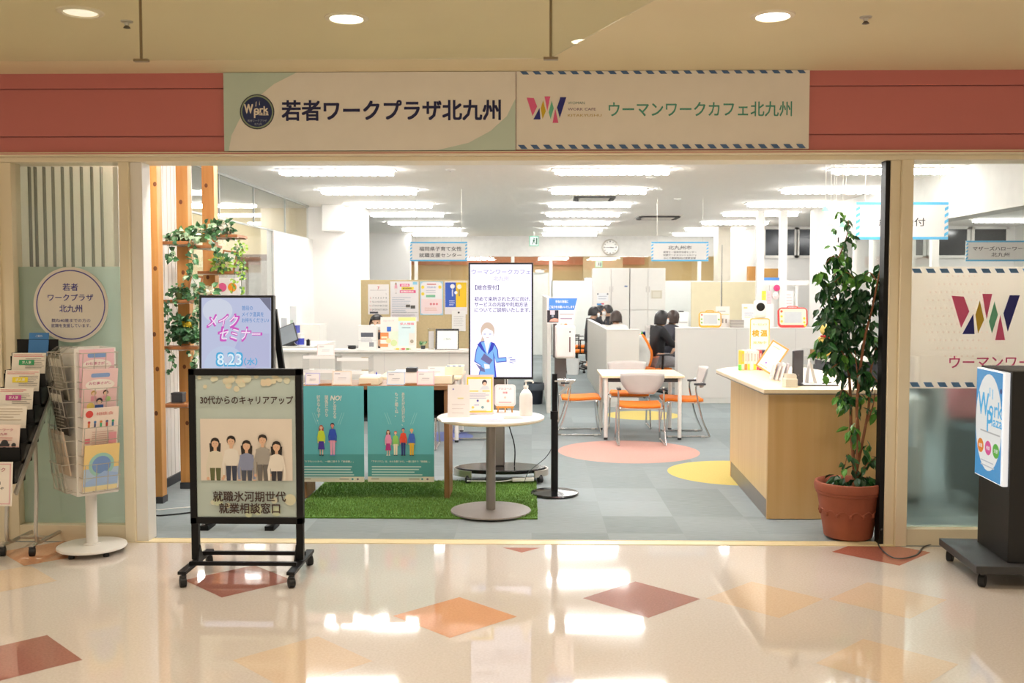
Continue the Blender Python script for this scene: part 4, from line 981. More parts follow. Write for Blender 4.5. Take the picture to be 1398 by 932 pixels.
# ---- things on the poster table
def card(label, x0, y0, x1, y1, Y, edge, grp='name cards in clear holders', t=.004, rows=True, col='#f3eeea'):
    o, fx, fz, w, h = sheet_px('name_card', label, 'card', x0, y0, x1, y1, Y, t, col, group=grp, rx=R(-6)); p = PR(-t)
    if edge: p.frame(-w / 2, 0, w / 2, h, h * .07, edge)
    if rows: p.rect(-w * .38, h * .76, -w * .1, h * .82, '#b8b2b8'); p.rect(-w * .2, h * .46, w * .22, h * .51, '#c5bfc0'); p.rect(-w * .25, h * .34, w * .2, h * .37, '#d2cccc')
    p.build('print', o); MB().box(-w / 2, 0, 0, w / 2, .05, .003).box(-w / 2, 0, .003, w / 2, .003, h * .8).build('holder', ACRYL, o); return o
def zsit(o, z): o.location.z = z
card('violet edged card at the left end of the poster table', 417, 511, 437, 527, 7.56, '#c9c3e6')
card('cream edged card left of the cream box on the poster table', 454, 508, 480, 527, 7.56, '#f0ddc6')
card('pale blue edged card right of the cream box on the poster table', 528, 509, 553, 527, 7.56, '#cfdcee')
card('pink edged card at the right end of the poster table', 569, 508.5, 593, 527, 7.56, '#efc6d2')
for o in [x for x in SC.objects if x.name.startswith('name_card')]: o.location.z = TZ + .001
def solid(name, label, cat, x0, y0, x1, y1, Y, dep, m, z=None, bevel=.002, group=None):
    a, c = P(x0, y1, Y), P(x1, y0, Y); w, h = c.x - a.x, c.z - a.z
    o = MB().box(-w / 2, 0, 0, w / 2, dep, h).build(name, m, bevel=bevel); o.location = (a.x + w / 2, Y, a.z if z is None else z); tag(o, label, cat, group); return o, w, h
o, w, h = solid('cream_box', 'low open cream box of forms in the middle of the poster table', 'box', 490, 518, 517, 527, 7.58, .2, mat('cream_card', '#e6dcc2', .6), TZ)
MB().box(-w / 2 + .008, .01, h, w / 2 - .008, .19, h + .014).build('forms', ink('#f6f3ea'), o)
def riser(label, x0, x1, y0, y1, Y, dep, n):          # clear acrylic shelf with tiers
    a, c = P(x0, y1, Y), P(x1, y0, Y); w = c.x - a.x; h = c.z - TZ
    t = thing('acrylic_riser', label, 'display riser', (a.x + w / 2, Y, TZ), 0, 'clear risers on the poster table')
    b = MB().box(-w / 2, 0, 0, -w / 2 + .005, dep, h).box(w / 2 - .005, 0, 0, w / 2, dep, h); b.build('side', ACRYL, t)
    for k in range(n):
        z = h * (k + 1) / n - .02
        MB().box(-w / 2 + .006, 0, z, w / 2 - .006, dep, z + .005).build('shelf', ACRYL, t); MB().box(-w / 2 + .006, -.004, z - .012, w / 2 - .006, 0, z + .012).build('lip', WPLAS, t)
    return w, h
riser('clear two tier riser at the left end of the poster table', 413, 458, 484, 512, 7.72, .22, 2)
riser('clear two tier riser left of the pen on the poster table', 459, 504, 487, 512, 7.72, .22, 2)
o = card('white card standing on top of the left clear riser', 433, 470, 456.5, 485, 7.8, '#f0dcd8', grp=None)
o = card('tall white card behind the pink edged card on the poster table', 584, 500, 608, 513, 7.9, '#e8e4e0', grp=None)
o, w, h = solid('paper_stack', 'stack of white forms behind the pale blue edged card', 'papers', 536, 512, 582, 527, 7.72, .24, ink('#f3efe8'), TZ)
o2, w2, h2 = solid('dark_tray', 'small dark grey tray lying on the stack of white forms', 'tray', 554, 510.5, 569, 516, 7.715, .1, DGREY, TZ + h + .0005)
o, w, h = solid('paper_stack', 'stack of cream forms at the right end of the poster table', 'papers', 593, 516, 617, 527, 7.66, .24, ink('#efe3c8'), TZ)
o3, w3, h3 = solid('form_tray', 'cream form tray on top of the right paper stack, blue tabs at the back', 'tray', 608, 504, 632, 515.5, 7.72, .2, mat('tray_cream', '#f1e7c9', .5), TZ + h + .0005)
p = PR(0); [p.rect(-w3 / 2 + k * .045 + .01, h3, -w3 / 2 + k * .045 + .035, h3 + .01, '#8fa6cc') for k in range(3)]; p.build('tab', o3)
b = MB().cyl((0, 0, 0), (.012, .0, .075), .005, n=10).cyl((.012, 0, .075), (.0135, 0, .085), .005, .0015, n=10); o = b.build('pen', mat('pen_blue', '#2c3fa8', .35)); c = P(512, 520, 7.75); o.location = (c.x, 7.75, TZ + .001); tag(o, 'blue pen standing right of the clear risers', 'pen')
for i, (x, lab) in enumerate(((444, 'wooden pen tray between the first two cards'), (498, 'wooden pen tray before the cream box'), (561, 'wooden pen tray left of the pink edged card'))):
    c = P(x, 527, 7.52); o = MB().box(-.045, -.012, 0, .045, .04, .008).box(-.045, -.012, .008, .045, -.008, .014).build('pen_tray', SHELFW, bevel=.001); o.location = (c.x, 7.525, TZ + .0005); o.rotation_euler.z = R(24); tag(o, lab, 'tray', 'wooden pen trays on the poster table')

# ---- round table and what stands on it
rc = G(671, 695.5); RX, RY, RZ = rc.x, 7.08, .70
t = thing('round_table', 'small round white table on a grey pedestal', 'table', (RX, RY, 0)); r = (P(742, 573, RY).x - P(596, 573, RY).x) / 2
MB().lathe([(.001, RZ - .028), (r - .02, RZ - .028), (r, RZ - .016), (r, RZ - .012)], n=64).build('edge_band', MAPLETOP, t)
MB().lathe([(r, RZ - .012), (r + .0005, RZ - .004), (r - .004, RZ), (.001, RZ)], n=64).build('tabletop', LWHITE, t)
MB().cyl((0, 0, .02), (0, 0, RZ - .028), .034, n=28).cyl((0, 0, RZ - .036), (0, 0, RZ - .0285), .1, n=28).build('pedestal', GREYM, t)
MB().lathe([(.001, .0125), (.285, .0125), (.29, .018), (.286, .026), (.04, .03), (.001, .03)], n=64).build('base_plate', GREYM, t)
ZT = RZ
a, c = P(636, 563, 7.2), P(674, 510, 7.2); w = c.x - a.x; h = .285
t = thing('menu_stand', 'clear stand with a yellow framed leaflet, tallest item on the round table', 'leaflet stand', (a.x + w / 2, 7.2, ZT + .001)); t.rotation_euler = (R(-5), 0, R(4))
MB().box(-w / 2, -.004, 0, w / 2, .004, h).box(-w / 2, -.02, 0, w / 2, .09, .005).build('holder', mat('holder_pink', '#f0d9dc', .3), t)
p = PR(-.004); p.rect(-w / 2 + .008, .012, w / 2 - .008, h - .016, '#f3dc4a').rect(-w / 2 + .018, .022, w / 2 - .018, h - .03, '#f4f2f0')
p.circ(.035, h * .80, .018, '#3a3236', rz=.02).circ(.037, h * .77, .013, '#efc9ae').poly([(.0, h * .62), (.075, h * .62), (.06, h * .71), (.02, h * .71)], '#dfe3ea'); p.rect(-w * .36, h * .57, -w * .05, h * .6, '#f3e06a').rect(.02, h * .57, w * .36, h * .6, '#f3e06a')
p.lines(-w * .36, h * .53, w * .36, 4, h * .04, h * .016, '#c9c4d6'); p.circ(-.015, h * .34, .008, '#5a57a8'); p.rect(-.04, h * .22, -.005, h * .235, '#8a84c8'); p.circ(-.05, h * .17, .009, '#d8c25a'); p.circ(.02, h * .17, .01, '#7aa0a8'); p.circ(.06, h * .33, .01, '#e0a080'); p.lines(-w * .3, h * .1, w * .3, 1, .02, .006, '#efd8b8'); p.build('leaflet_print', t)
o, fx, fz, w, h = sheet_px('white_leaflet', 'plain white leaflet standing at the left of the round table', 'leaflet', 611, 527, 641, 571, 7.02, .004, '#f2ece8', rx=R(-8)); o.location.z = ZT + .001
p = PR(-.004); p.circ(-w * .25, h * .86, .006, '#8d87c0'); p.lines(-w * .05, h * .6, w * .3, 1, .02, .008, '#e6dca0'); p.lines(-w * .3, h * .4, w * .35, 3, .03, .004, '#dcd0cc'); p.build('print', o); MB().box(-w / 2, 0, 0, w / 2, .06, .004).build('foot', ACRYL, o)
a, c = P(675, 560, 7.3), P(704, 522, 7.3); w = c.x - a.x
t = thing('notice_easel', 'rounded pink bordered notice on a tiny wooden easel on the round table', 'notice', (a.x + w / 2, 7.3, ZT + .001)); t.rotation_euler.x = R(-7)
EAS = mat('easel_wood', '#d99a4a', .5)
b = MB().box(-w * .42, -.02, .03, w * .42, .006, .045)
for s in (-.34, 0, .34): b.bar((s * w, -.006, .0), (s * w * .9, .002, .045), .008, .008)
b.bar((0, .06, .004), (0, .012, .12), .008, .008); b.build('easel', EAS, t)
p = PR(.004); hh = c.z - a.z - .045; p.rrect(-w / 2, .045, w / 2, .045 + hh, .022, '#f5eeee'); p.rrect(-w / 2 + .008, .053, w / 2 - .008, .037 + hh, .018, '#efc9cf'); p.rrect(-w / 2 + .010, .055, w / 2 - .010, .035 + hh, .017, '#f6f1f0')
p.text('アルコール', 0, .045 + hh * .8, '#e3909c', w=w * .62, h=.014, bold=.012); p.text('消毒', 0, .045 + hh * .62, '#e08090', w=.036, h=.014, bold=.02); p.circ(0, .045 + hh * .4, .008, '#e6cfc4'); p.lines(-w * .3, .045 + hh * .2, w * .3, 1, .02, .007, '#ecb4bc', 0); p.mb.add([], []); o = p.build('card', t)
md = o.modifiers.new('solid', 'SOLIDIFY'); md.thickness = .0001
c = P(718, 567, 7.12); t = thing('pump_bottle', 'white hand sanitiser pump bottle on the round table', 'bottle', (c.x, 7.14, ZT + .001))
MB().lathe([(.001, 0), (.044, 0), (.047, .006), (.047, .13), (.042, .155), (.028, .178), (.016, .188), (.015, .2), (.001, .2)], n=32).build('body', mat('milky_bottle', '#f2eeea', .3), t)
MB().lathe([(.018, .198), (.018, .214), (.006, .216), (.006, .24), (.012, .241), (.012, .252), (.001, .254)], n=20).tube(smoothpath([(0, 0, .247), (.02, -.006, .25), (.045, -.012, .247), (.052, -.014, .232)], 5), .006, 10).build('pump', WPLAS, t)
p = PR(0); p.rect(.008, .118, .026, .128, '#5a5aa8'); p.circ(.02, .095, .016, '#7fb9dc'); p.rect(.008, .068, .036, .074, '#e39a98'); o = p.build('print', t); o.location = (0, -.0435, 0); o.rotation_euler.z = R(20)
for i, (px, py, w, h, rz, col, lab) in enumerate(((622, 574, .2, .15, 8, '#f4efe8', 'white sheet lying at the left of the round table top'), (668, 573, .2, .14, -4, '#e9e2ec', 'lilac printed sheet lying in the middle of the round table top'), (700, 570, .14, .1, 5, '#efe9d6', 'cream sheet lying right of the lilac sheet on the round table'))):
    g = G(px, py, ZT); o = MB().box(-w / 2, -h / 2, 0, w / 2, h / 2, .0012).build('flyer', ink(col)); o.location = (g.x, g.y, ZT + .0006 + i * .0013); o.rotation_euler.z = R(rz); tag(o, lab, 'flyer', 'flyers lying on the round table')
    p = PR(0); p.lines(-w * .4, h * .3, w * .4, 4, h * .15, h * .06, ['#d8cfc8', '#b9a6d6', '#d9c8a0'][i]); o2 = p.build('print', o); o2.rotation_euler.x = R(-90); o2.location.z = .0004

# ---- big portrait screen on its wheeled stand
TVY = 8.26; bc = P(684, 640, TVY)
t = thing('screen_stand', 'tall portrait screen on a wheeled oval stand showing a reception guide', 'display', (bc.x, TVY, 0)); cx = bc.x
a, c = P(640, 517, TVY), P(728, 358.5, TVY); zs0, zs1 = a.z, c.z; x0, x1 = P(640, 440, TVY).x - cx, P(728, 440, TVY).x - cx
MB().box(x0, -.025, zs0, x1, .03, zs1).build('bezel', BPLAS, t, bevel=.004)
bz = .014; MB().box(x0 + bz, -.0275, zs0 + bz * 1.3, x1 - bz, -.0252, zs1 - bz).build('screen', glow('#f4f0fe', 1.2), t)
f2 = lambda x: P(x, 440, TVY - .03).x - cx
g2 = lambda y: P(684, y, TVY - .03).z
PXM = TVY / F_PX
p = PR(-.0276); G1 = lambda h: glow(h, .9)
p.text('ウーマンワークカフェ', f2(684), g2(371), glow('#b9b6e0', .9), w=80 * PXM, h=6.5 * PXM, bold=.01); p.text('北九州', f2(684), g2(380), glow('#cfcdec', .9), w=20 * PXM, h=6 * PXM)
p.text('【総合受付】', f2(649), g2(392.3), glow('#6a5ca0', .7), w=32 * PXM, h=6.6 * PXM, al='l', bold=.012)
for s, y in (('初めて来所された方に向け、', 408), ('サービスの内容や利用方法', 415.5), ('についてご説明いたします。', 423)): p.text(s, f2(648), g2(y), glow('#6a5ca0', .8), w=(76 if y != 415.5 else 72) * PXM, h=6.2 * PXM, al='l', bold=.012)
p.build('screen_text', t)
q = lambda *pts: [(f2(600 + x / 4.66), g2(340 + y / 4.66)) for x, y in pts]
p = PR(-.028); BL, LN, PR_, SK, HR = glow('#86c0fb', 1), G1('#3b49d0'), G1('#7d7ab0'), glow('#fbf9fd', 1.05), glow('#e2c8b4', 1)
p.poly(q((262, 590), (272, 548), (285, 560), (282, 600)), HR)
p.poly(q((255, 590), (300, 580), (350, 598), (372, 640), (376, 690), (425, 686), (427, 716), (362, 722), (350, 690), (362, 815), (245, 815), (262, 740), (220, 715), (232, 640)), LN)
p.poly(q((258, 595), (300, 585), (346, 602), (366, 642), (371, 695), (423, 691), (423, 711), (358, 717), (340, 650), (352, 812), (250, 812), (268, 740), (226, 712), (237, 642)), BL)
p.poly(q((285, 590), (322, 590), (303, 668)), SK); p.poly(q((292, 570), (320, 570), (326, 592), (306, 604), (284, 592)), SK)
p.poly(q((240, 605), (262, 592), (300, 672), (268, 640)), LN); p.poly(q((350, 605), (330, 592), (306, 672), (338, 640)), LN)
p.poly(q((284, 662), (338, 705), (318, 735), (262, 700)), PR_); p.poly(q((230, 728), (285, 760), (290, 782), (262, 775)), PR_); p.poly(q((282, 728), (318, 735), (320, 758), (288, 762)), SK)
p.circ(f2(600 + 306 / 4.66), g2(340 + 520 / 4.66), 44 / 4.66 * PXM, HR, rz=55 / 4.66 * PXM); p.circ(f2(600 + 306 / 4.66), g2(340 + 540 / 4.66), 37 / 4.66 * PXM, SK, rz=38 / 4.66 * PXM)
p.poly(q((265, 525), (298, 500), (348, 525), (340, 485), (305, 468), (272, 485)), HR)
p.poly(q((425, 688), (455, 680), (475, 700), (486, 712), (465, 722), (427, 714)), SK)
for u in ((440, 690, 462, 684), (448, 700, 482, 700), (448, 708, 486, 711), (445, 716, 470, 722)): p.poly(q((u[0], u[1]), (u[2], u[3]), (u[2], u[3] + 3), (u[0], u[1] + 3)), LN)
for u in (288, 322): p.rect(f2(600 + (u - 7) / 4.66), g2(340 + 542 / 4.66), f2(600 + (u + 7) / 4.66), g2(340 + 539 / 4.66), LN)
p.rect(f2(600 + 298 / 4.66), g2(340 + 562 / 4.66), f2(600 + 314 / 4.66), g2(340 + 560 / 4.66), G1('#d08a90')); p.build('screen_drawing', t)
xc = P(681, 600, TVY).x - cx
MB().box(xc - .047, .035, .125, xc + .047, .09, zs0 + .6).build('column', GREYM, t, bevel=.01)
E_ = [(.37 * math.cos(2 * PI * i / 48), .02 + .205 * math.sin(2 * PI * i / 48)) for i in range(48)]
MB().slab(E_, .092, .125).build('deck', mat('gloss_black', '#161618', .12), t, bevel=.006)
pth = [(.385 * math.cos(R(a_)), .02 + .225 * math.sin(R(a_))) for a_ in range(-128, -410, -6)]
b = MB(); n = len(pth); pth_l = pth
for (xx, yy) in pth: b.v += [(xx, yy, .060), (xx * 1.03, .02 + (yy - .02) * 1.04, .060), (xx * 1.03, .02 + (yy - .02) * 1.04, .115), (xx, yy, .115)]
b.f = [(4 * i + j, 4 * i + (j + 1) % 4, 4 * i + 4 + (j + 1) % 4, 4 * i + 4 + j) for i in range(n - 1) for j in range(4)] + [(0, 1, 2, 3), (4 * n - 1, 4 * n - 2, 4 * n - 3, 4 * n - 4)]; b.m = [0] * len(b.f)
b.build('rim', SILVER, t)
for xx, yy in ((pth[1][0], pth[1][1]), (pth[-3][0], pth[-3][1]), (-.3, .16), (.3, .16), (-.1, -.12)): caster(t, xx, yy, .012, .030, .4)
MB().tube(smoothpath([(xc + .06, .06, zs0 + .1), (xc + .07, .05, .55), (xc + .13, .03, .3), (xc + .13, .03, .128)], 8), .005, 8).build('cable', BLACK, t)
g = G(714, 658); t = thing('power_strip', 'white power strip with its cord on the grass mat', 'power strip', (g.x, 8.13, .03)); t.rotation_euler.z = R(8)
MB().box(-.09, -.022, 0, .09, .022, .03).build('body', WPLAS, t, bevel=.004); MB().tube(smoothpath([(-.09, 0, .012), (-.2, -.03, .008), (-.33, .0, .008), (-.46, .02, .008)], 6), .004, 8).build('cord', WPLAS, t)

# ---- hand sanitiser stand
sg = P(757, 675, 7.74); t = thing('sanitizer_stand', 'black pole stand with automatic white hand sanitiser dispenser', 'sanitizer stand', (sg.x, 7.74, 0)); cx = sg.x
MB().lathe([(.001, .004), (.186, .004), (.19, .012), (.182, .022), (.06, .034), (.026, .04), (.001, .04)], n=56).build('base', mat('gloss_black', '#161618', .12), t)
z = lambda y: P(757, y, 7.74).z
X_ = lambda x: P(x, 470, 7.74).x - cx
MB().cyl((0, 0, .03), (0, 0, z(566)), .028, n=20).cyl((0, 0, z(572)), (0, 0, z(561)), .034, n=20).cyl((0, 0, z(566)), (0, 0, z(510)), .022, n=20).build('pole', BLACK, t)
MB().box(X_(757), -.01, z(516), X_(773), .01, z(478)).box(X_(755), .0, z(488), X_(760), .02, z(441)).build('backplate', mat('plate_grey', '#6f6a6a', .4, metal=.4), t, bevel=.003)
MB().box(X_(757.5), -.12, z(488), X_(784.5), -.01, z(443)).build('dispenser', mat('dispenser_white', '#efe9e8', .3), t, bevel=.018, seg=4)
p = PR(-.1205); p.rect(X_(776.2), z(479), X_(778), z(459), '#6a4a4c'); p.circ(X_(777.3), z(452), .006, '#3a3a40'); p.build('sensor_window', t)
MB().box(X_(757), -.1, z(519.5), X_(785), .02, z(517.5)).bar((X_(783), -.04, z(519)), (X_(764), -.03, z(538)), .006, .02).bar((X_(764), -.03, z(538)), (X_(762), -.01, z(575)), .006, .016).build('drip_tray', CHROME, t)
MB().tube(smoothpath([(.02, .02, z(520)), (.03, .03, z(560)), (.0, .05, z(600)), (-.06, .08, z(625)), (-.2, .2, z(650)), (-.24, .3, .03)], 8), .0025, 6).build('cable', DGREY, t)
o, fx, fz, w, h = sheet_px('sanitizer_sign', 'blue and white sign asking for hand disinfection above the dispenser', 'sign', 746.5, 406.5, 788, 441.5, 7.735, .004, '#efe9e8')
p = PR(-.004); p.poly([(fx(749), fz(423)), (fx(784), fz(423)), (fx(788), fz(407)), (fx(749.5), fz(407))], '#4a86d4'); p.rect(fx(747), fz(440), fx(762.5), fz(423.3), '#2e2b33'); p.poly([(fx(750), fz(438.5)), (fx(762), fz(439)), (fx(762), fz(435)), (fx(757), fz(434)), (fx(752), fz(435.5))], '#e0a290'); p.rect(fx(751), fz(429.5), fx(757.5), fz(423.5), '#d6ccd4'); p.rect(fx(753), fz(433), fx(756), fz(429.5), '#8a94a4')
p.text('手指の消毒に', fx(767), fz(411.5), '#f2f5fa', w=.1, h=.021, bold=.02); p.text('ご協力をお願いいたします', fx(767), fz(418.8), '#f2f5fa', w=.195, h=.021, bold=.02); p.rect(fx(764), fz(429.5), fx(783), fz(428), '#b9b3ba'); p.rect(fx(765), fz(435.5), fx(781), fz(433.8), '#a89aac'); p.build('print', o)
for i, v in enumerate(o.data.vertices):
    if v.co.x > 0 and v.co.z < .01: v.co.x -= .03

# ================================================================== OFFICE FURNITURE
# ---- meeting table and chairs
def meeting_table(lab, x0, x1, y0, y1, z=.69):
    t = thing('meeting_table', lab, 'table', ((x0 + x1) / 2, (y0 + y1) / 2, 0)); w, d = (x1 - x0) / 2, (y1 - y0) / 2
    MB().box(-w, -d, z - .026, w, d, z).build('tabletop', MAPLETOP, t, bevel=.004)
    MB().box(-w + .06, -d + .05, z - .07, w - .06, -d + .07, z - .027).box(-w + .06, d - .07, z - .07, w - .06, d - .05, z - .027).box(-w + .05, -d + .07, z - .07, -w + .07, d - .07, z - .027).box(w - .07, -d + .07, z - .07, w - .05, d - .07, z - .027).build('frame', DGREY, t)
    for sx in (-1, 1):
        for sy in (-1, 1):
            x, y = sx * (w - .045), sy * (d - .045)
            MB().cyl((x, y, .025), (x, y, z - .027), .021, n=18).cyl((x, y, .0015), (x, y, .025), .02, n=18, m=1).build('leg', [WHITE, RUBBER], t)
    return t
ta, tc_ = P(822, 513, 10.58), P(935, 513, 10.58)
meeting_table('small pale wood meeting table with white legs and orange chairs', ta.x, tc_.x, 10.58, 11.43)
meeting_table('white legged meeting table standing half hidden behind the poster table', -1.62, -.745, 10.36, 11.2)
def chair_proto():
    t = thing('meeting_chair', '', 'chair', (0, 0, 0), 0, 'orange seated chairs round the meeting tables')
    # front is +Y
    b = MB(); pts = []
    n = 10
    prof = [(-.21, .398), (-.1, .392), (.05, .398), (.17, .406), (.215, .392)]
    sp = smoothpath([(0, y, z) for y, z in prof], 3)
    for i, q in enumerate(sp):
        for j in range(n + 1):
            u = -1 + 2 * j / n; wv = .215 - .03 * (1 - min(1, i / 4))
            b.v.append((u * wv, q.y, q.z + .006 * u * u))
    m = len(sp); b.f = [(i * (n + 1) + j, i * (n + 1) + j + 1, (i + 1) * (n + 1) + j + 1, (i + 1) * (n + 1) + j) for i in range(m - 1) for j in range(n)]; b.m = [0] * len(b.f)
    b.build('seat', ORANGE, t, thick=.03)
    b2 = MB(); b2.v = [(x * 1.03, y * 1.02, z - .022) for x, y, z in b.v]; b2.f = b.f; b2.m = b.m; b2.build('seat_shell', LGREY, t, thick=.008)
    b = MB(); rows_ = 7
    for i in range(rows_ + 1):
        v = i / rows_
        wv = .125 + .10 * math.sin(min(1, v * 1.25) * PI / 2)
        for j in range(n + 1):
            u = -1 + 2 * j / n
            b.v.append((u * wv, -.235 - .05 * v + .055 * u * u, .535 + .21 * v + .012 * (1 - u * u) * v))
    b.f = [(i * (n + 1) + j, i * (n + 1) + j + 1, (i + 1) * (n + 1) + j + 1, (i + 1) * (n + 1) + j) for i in range(rows_) for j in range(n)]; b.m = [0] * len(b.f)
    b.build('backrest', LGREY, t, thick=.012)
    for s in (-1, 1):
        path = smoothpath([(s * .225, -.20, .60), (s * .235, -.16, .585), (s * .235, -.12, .52), (s * .235, -.19, .2), (s * .24, -.262, .03), (s * .24, -.25, .012), (s * .24, -.1, .011), (s * .24, .18, .011), (s * .24, .215, .02), (s * .235, .20, .1), (s * .225, .175, .36), (s * .2, .165, .378)], 5)
        MB().tube(path, .0095, 8).build('sled_leg', CHROME, t)
        MB().box(s * .235 - .02, -.225, .572, s * .235 + .02, -.10, .592).build('arm_stub', DGREY, t, bevel=.004)
        for yy in (-.2, .16): MB().cyl((s * .24, yy - .02, .0105), (s * .24, yy + .02, .0105), .0103, n=10).build('glide', LGREY, t)
    MB().tube([(-.2, .165, .375), (.2, .165, .375)], .009, 8).tube([(-.235, -.12, .372), (.235, -.12, .372)], .009, 8).build('crossbar', CHROME, t)
    return t
proto = chair_proto()
CH = ((1.135, 10.43, 0, 'orange seated chair seen from behind, nearest side of the pale meeting table'), (1.13, 11.62, 180, 'orange seated chair on the far side of the pale meeting table'),
      (1.66, 11.02, 90, 'orange seated chair at the right side of the pale meeting table'), (.545, 11.14, -90, 'orange seated chair behind the sanitiser stand, left of the pale meeting table'),
      (-.66, 10.82, 90, 'orange seated chair behind the round table, half hidden by the poster table leg'), (-1.2, 10.1, 0, 'chair with chrome legs glimpsed between the two teal posters'))
for i, (x, y, a, lab) in enumerate(CH):
    o = proto if i == 0 else copy_tree(proto)
    o.location = (x, y, .0012); o.rotation_euler.z = R(a); o['label'] = lab

# ---- office chairs with orange backs (front is +Y)
def office_proto():
    t = thing('office_chair', '', 'chair', (0, 0, 0), 0, 'orange backed office chairs')
    def shell(off, wid, name, m, th):
        b = MB(); n, r_ = 8, 8
        for i in range(r_ + 1):
            v = i / r_
            yy = -.2 - .13 * v + .07 * math.sin(v * PI) * (1 if v < .6 else .8); wv = wid * (.72 + .28 * math.sin(v * PI * .75 + .3))
            for j in range(n + 1):
                u = -1 + 2 * j / n; b.v.append((u * wv, yy + off + .05 * u * u, .47 + .47 * v))
        b.f = [(i * (n + 1) + j, i * (n + 1) + j + 1, (i + 1) * (n + 1) + j + 1, (i + 1) * (n + 1) + j) for i in range(r_) for j in range(n)]; b.m = [0] * len(b.f)
        return b.build(name, m, t, thick=th)
    shell(0, .225, 'backrest', ORANGE, .035); shell(-.028, .215, 'back_shell', WPLAS, .016)
    MB().box(-.23, -.20, .39, .23, .23, .440).build('seat', ORANGE, t, bevel=.02, seg=3); MB().box(-.2, -.19, .365, .2, .19, .389).build('seat_pan', BPLAS, t, bevel=.01)
    MB().cyl((0, 0, .09), (0, 0, .386), .026, n=14).build('gas_lift', BPLAS, t)
    MB().bar((0, -.15, .40), (0, -.24, .50), .06, .03).build('back_bracket', BPLAS, t)
    for k in range(5):
        a = k * 2 * PI / 5 + .3; d = Vector((math.cos(a), math.sin(a), 0))
        MB().bar(Vector((0, 0, .10)), d * .29 + Vector((0, 0, .075)), .045, .03).build('base_arm', BPLAS, t); caster(t, d.x * .28, d.y * .28, .001, .024, a)
    for s in (-1, 1): MB().bar((s * .29, 0, .4), (s * .305, 0, .64), .03, .02).bar((s * .305, -.12, .645), (s * .305, .10, .645), .05, .02, up=(0, 0, 1)).bar((s * .19, 0, .385), (s * .29, 0, .385), .03, .02).build('armrest', BPLAS, t)
    return t
proto = office_proto()
OC = ((1.80, 15.0, -62, 'orange backed office chair under the woman in black'), (.88, 19.4, -80, 'orange backed office chair nearer the entrance, left of the cubicle screen'), (.95, 21.0, -85, 'orange backed office chair farther back, left of the cubicle screen'))
for i, (x, y, a, lab) in enumerate(OC):
    o = proto if i == 0 else copy_tree(proto)
    o.location = (x, y, 0); o.rotation_euler.z = R(a); o['label'] = lab

# ---- low screens
PART_ = mat('screen_white', '#dedbd5', .6, var=.01, scale=2)
def low_screen(lab, x0, y0, x1, y1, z=1.07, name='low_screen', seams=1, m=None):
    t = thing(name, lab, 'partition', ((x0 + x1) / 2, (y0 + y1) / 2, 0)); hx, hy = (x1 - x0) / 2, (y1 - y0) / 2
    MB().box(-hx, -hy, .075, hx, hy, z - .012).build('panel', m or PART_, t, bevel=.003)
    MB().box(-hx - .004, -hy - .004, z - .0118, hx + .004, hy + .004, z).build('cap_rail', WPLAS, t, bevel=.002)
    MB().box(-hx, -hy + .004, 0, hx, hy - .004, .0748).build('plinth', mat('plinth', '#d8d6cf', .5), t)
    if seams:
        b = MB()
        if hx > hy:
            for k in range(1, seams + 1): x = -hx + 2 * hx * k / (seams + 1); b.box(x - .003, -hy - .001, .08, x + .003, -hy + .01, z - .015)
        else:
            for k in range(1, seams + 1): y = -hy + 2 * hy * k / (seams + 1); b.box(-hx - .001, y - .003, .08, -hx + .01, y + .003, z - .015)
        b.build('seam', LGREY, t)
    return t
pl_ = P(925, 500, 14.1).x
low_screen('long white low screen behind the reception desk, toys on its top', pl_, 14.1, 4.55, 14.36, 1.07, seams=2)
low_screen('white low screen end panel of the cubicle behind the meeting table', P(828, 500, 13.6).x, 13.6, P(872.5, 500, 13.6).x, 13.66, 1.07, seams=0)
low_screen('long white ribbed side screen of the cubicle along the aisle', P(828, 500, 13.6).x - .0, 13.67, P(828, 500, 13.6).x + .05, 18.3, 1.07, seams=18)
low_screen('tall white screen edge beside the aisle left of the sanitiser stand', P(752, 500, 12.9).x - .05, 12.9, P(752, 500, 12.9).x, 18.5, 1.51, name='tall_screen', seams=14)
low_screen('white desk front panel between the cubicle and the woman in black', P(872.5, 500, 16.4).x + .02, 16.4, P(925, 480, 16.4).x + .5, 16.44, .80, seams=1)
# beige screens further back
BT = mat('beige_screen', '#e6dab8', .7, var=.02)
for x0, x1, lab in ((944, 983.5, 'beige office screen left of its joint, behind the yellow drawing toy'), (986, 1036, 'beige office screen right of the joint, under the cardboard boxes')):
    low_screen(lab, P(x0, 400, 19).x, 19, P(x1, 400, 19).x, 19.06, P(990, 384, 19).z, name='beige_screen', seams=0, m=BT)
t = solid('screen_joint', 'grey upright joint between the two beige screens', 'post', 983.5, 384, 986, 560, 19, .05, mat('joint', '#8f8a82', .5), 0)[0]

# ---- storage cabinets
def cabinet(x0, x1, lab, notes):
    Y = 21.6; a, c = P(x0, 366, Y), P(x1, 366, Y); w, h = c.x - a.x, a.z
    t = thing('storage_cabinet', lab, 'cabinet', (a.x + w / 2, Y, 0), 0, None)
    hw = w / 2 - .003
    MB().box(-hw, .022, 0, hw, .45, h).build('carcass', WPLAS, t, bevel=.003); zm = P(850, 423, Y).z
    for z0, z1 in ((.06, zm - .005), (zm + .005, h - .012)):
        for s in (-1, 1):
            d = MB().box(min(0, s * hw) + .003, 0, z0, max(0, s * hw) - .003, .02, z1).build('door', mat('cabinet_door', '#ece9e3', .45, var=.01), t, bevel=.003)
            MB().box(s * .035 - .006, -.012, (z0 + z1) / 2 - .06, s * .035 + .006, 0, (z0 + z1) / 2 + .06).build('handle', LGREY, d)
    return t, w
t, w = cabinet(809.5, 859.7, 'tall white storage cabinet at the back, left of the two', 0)
Y = 21.6
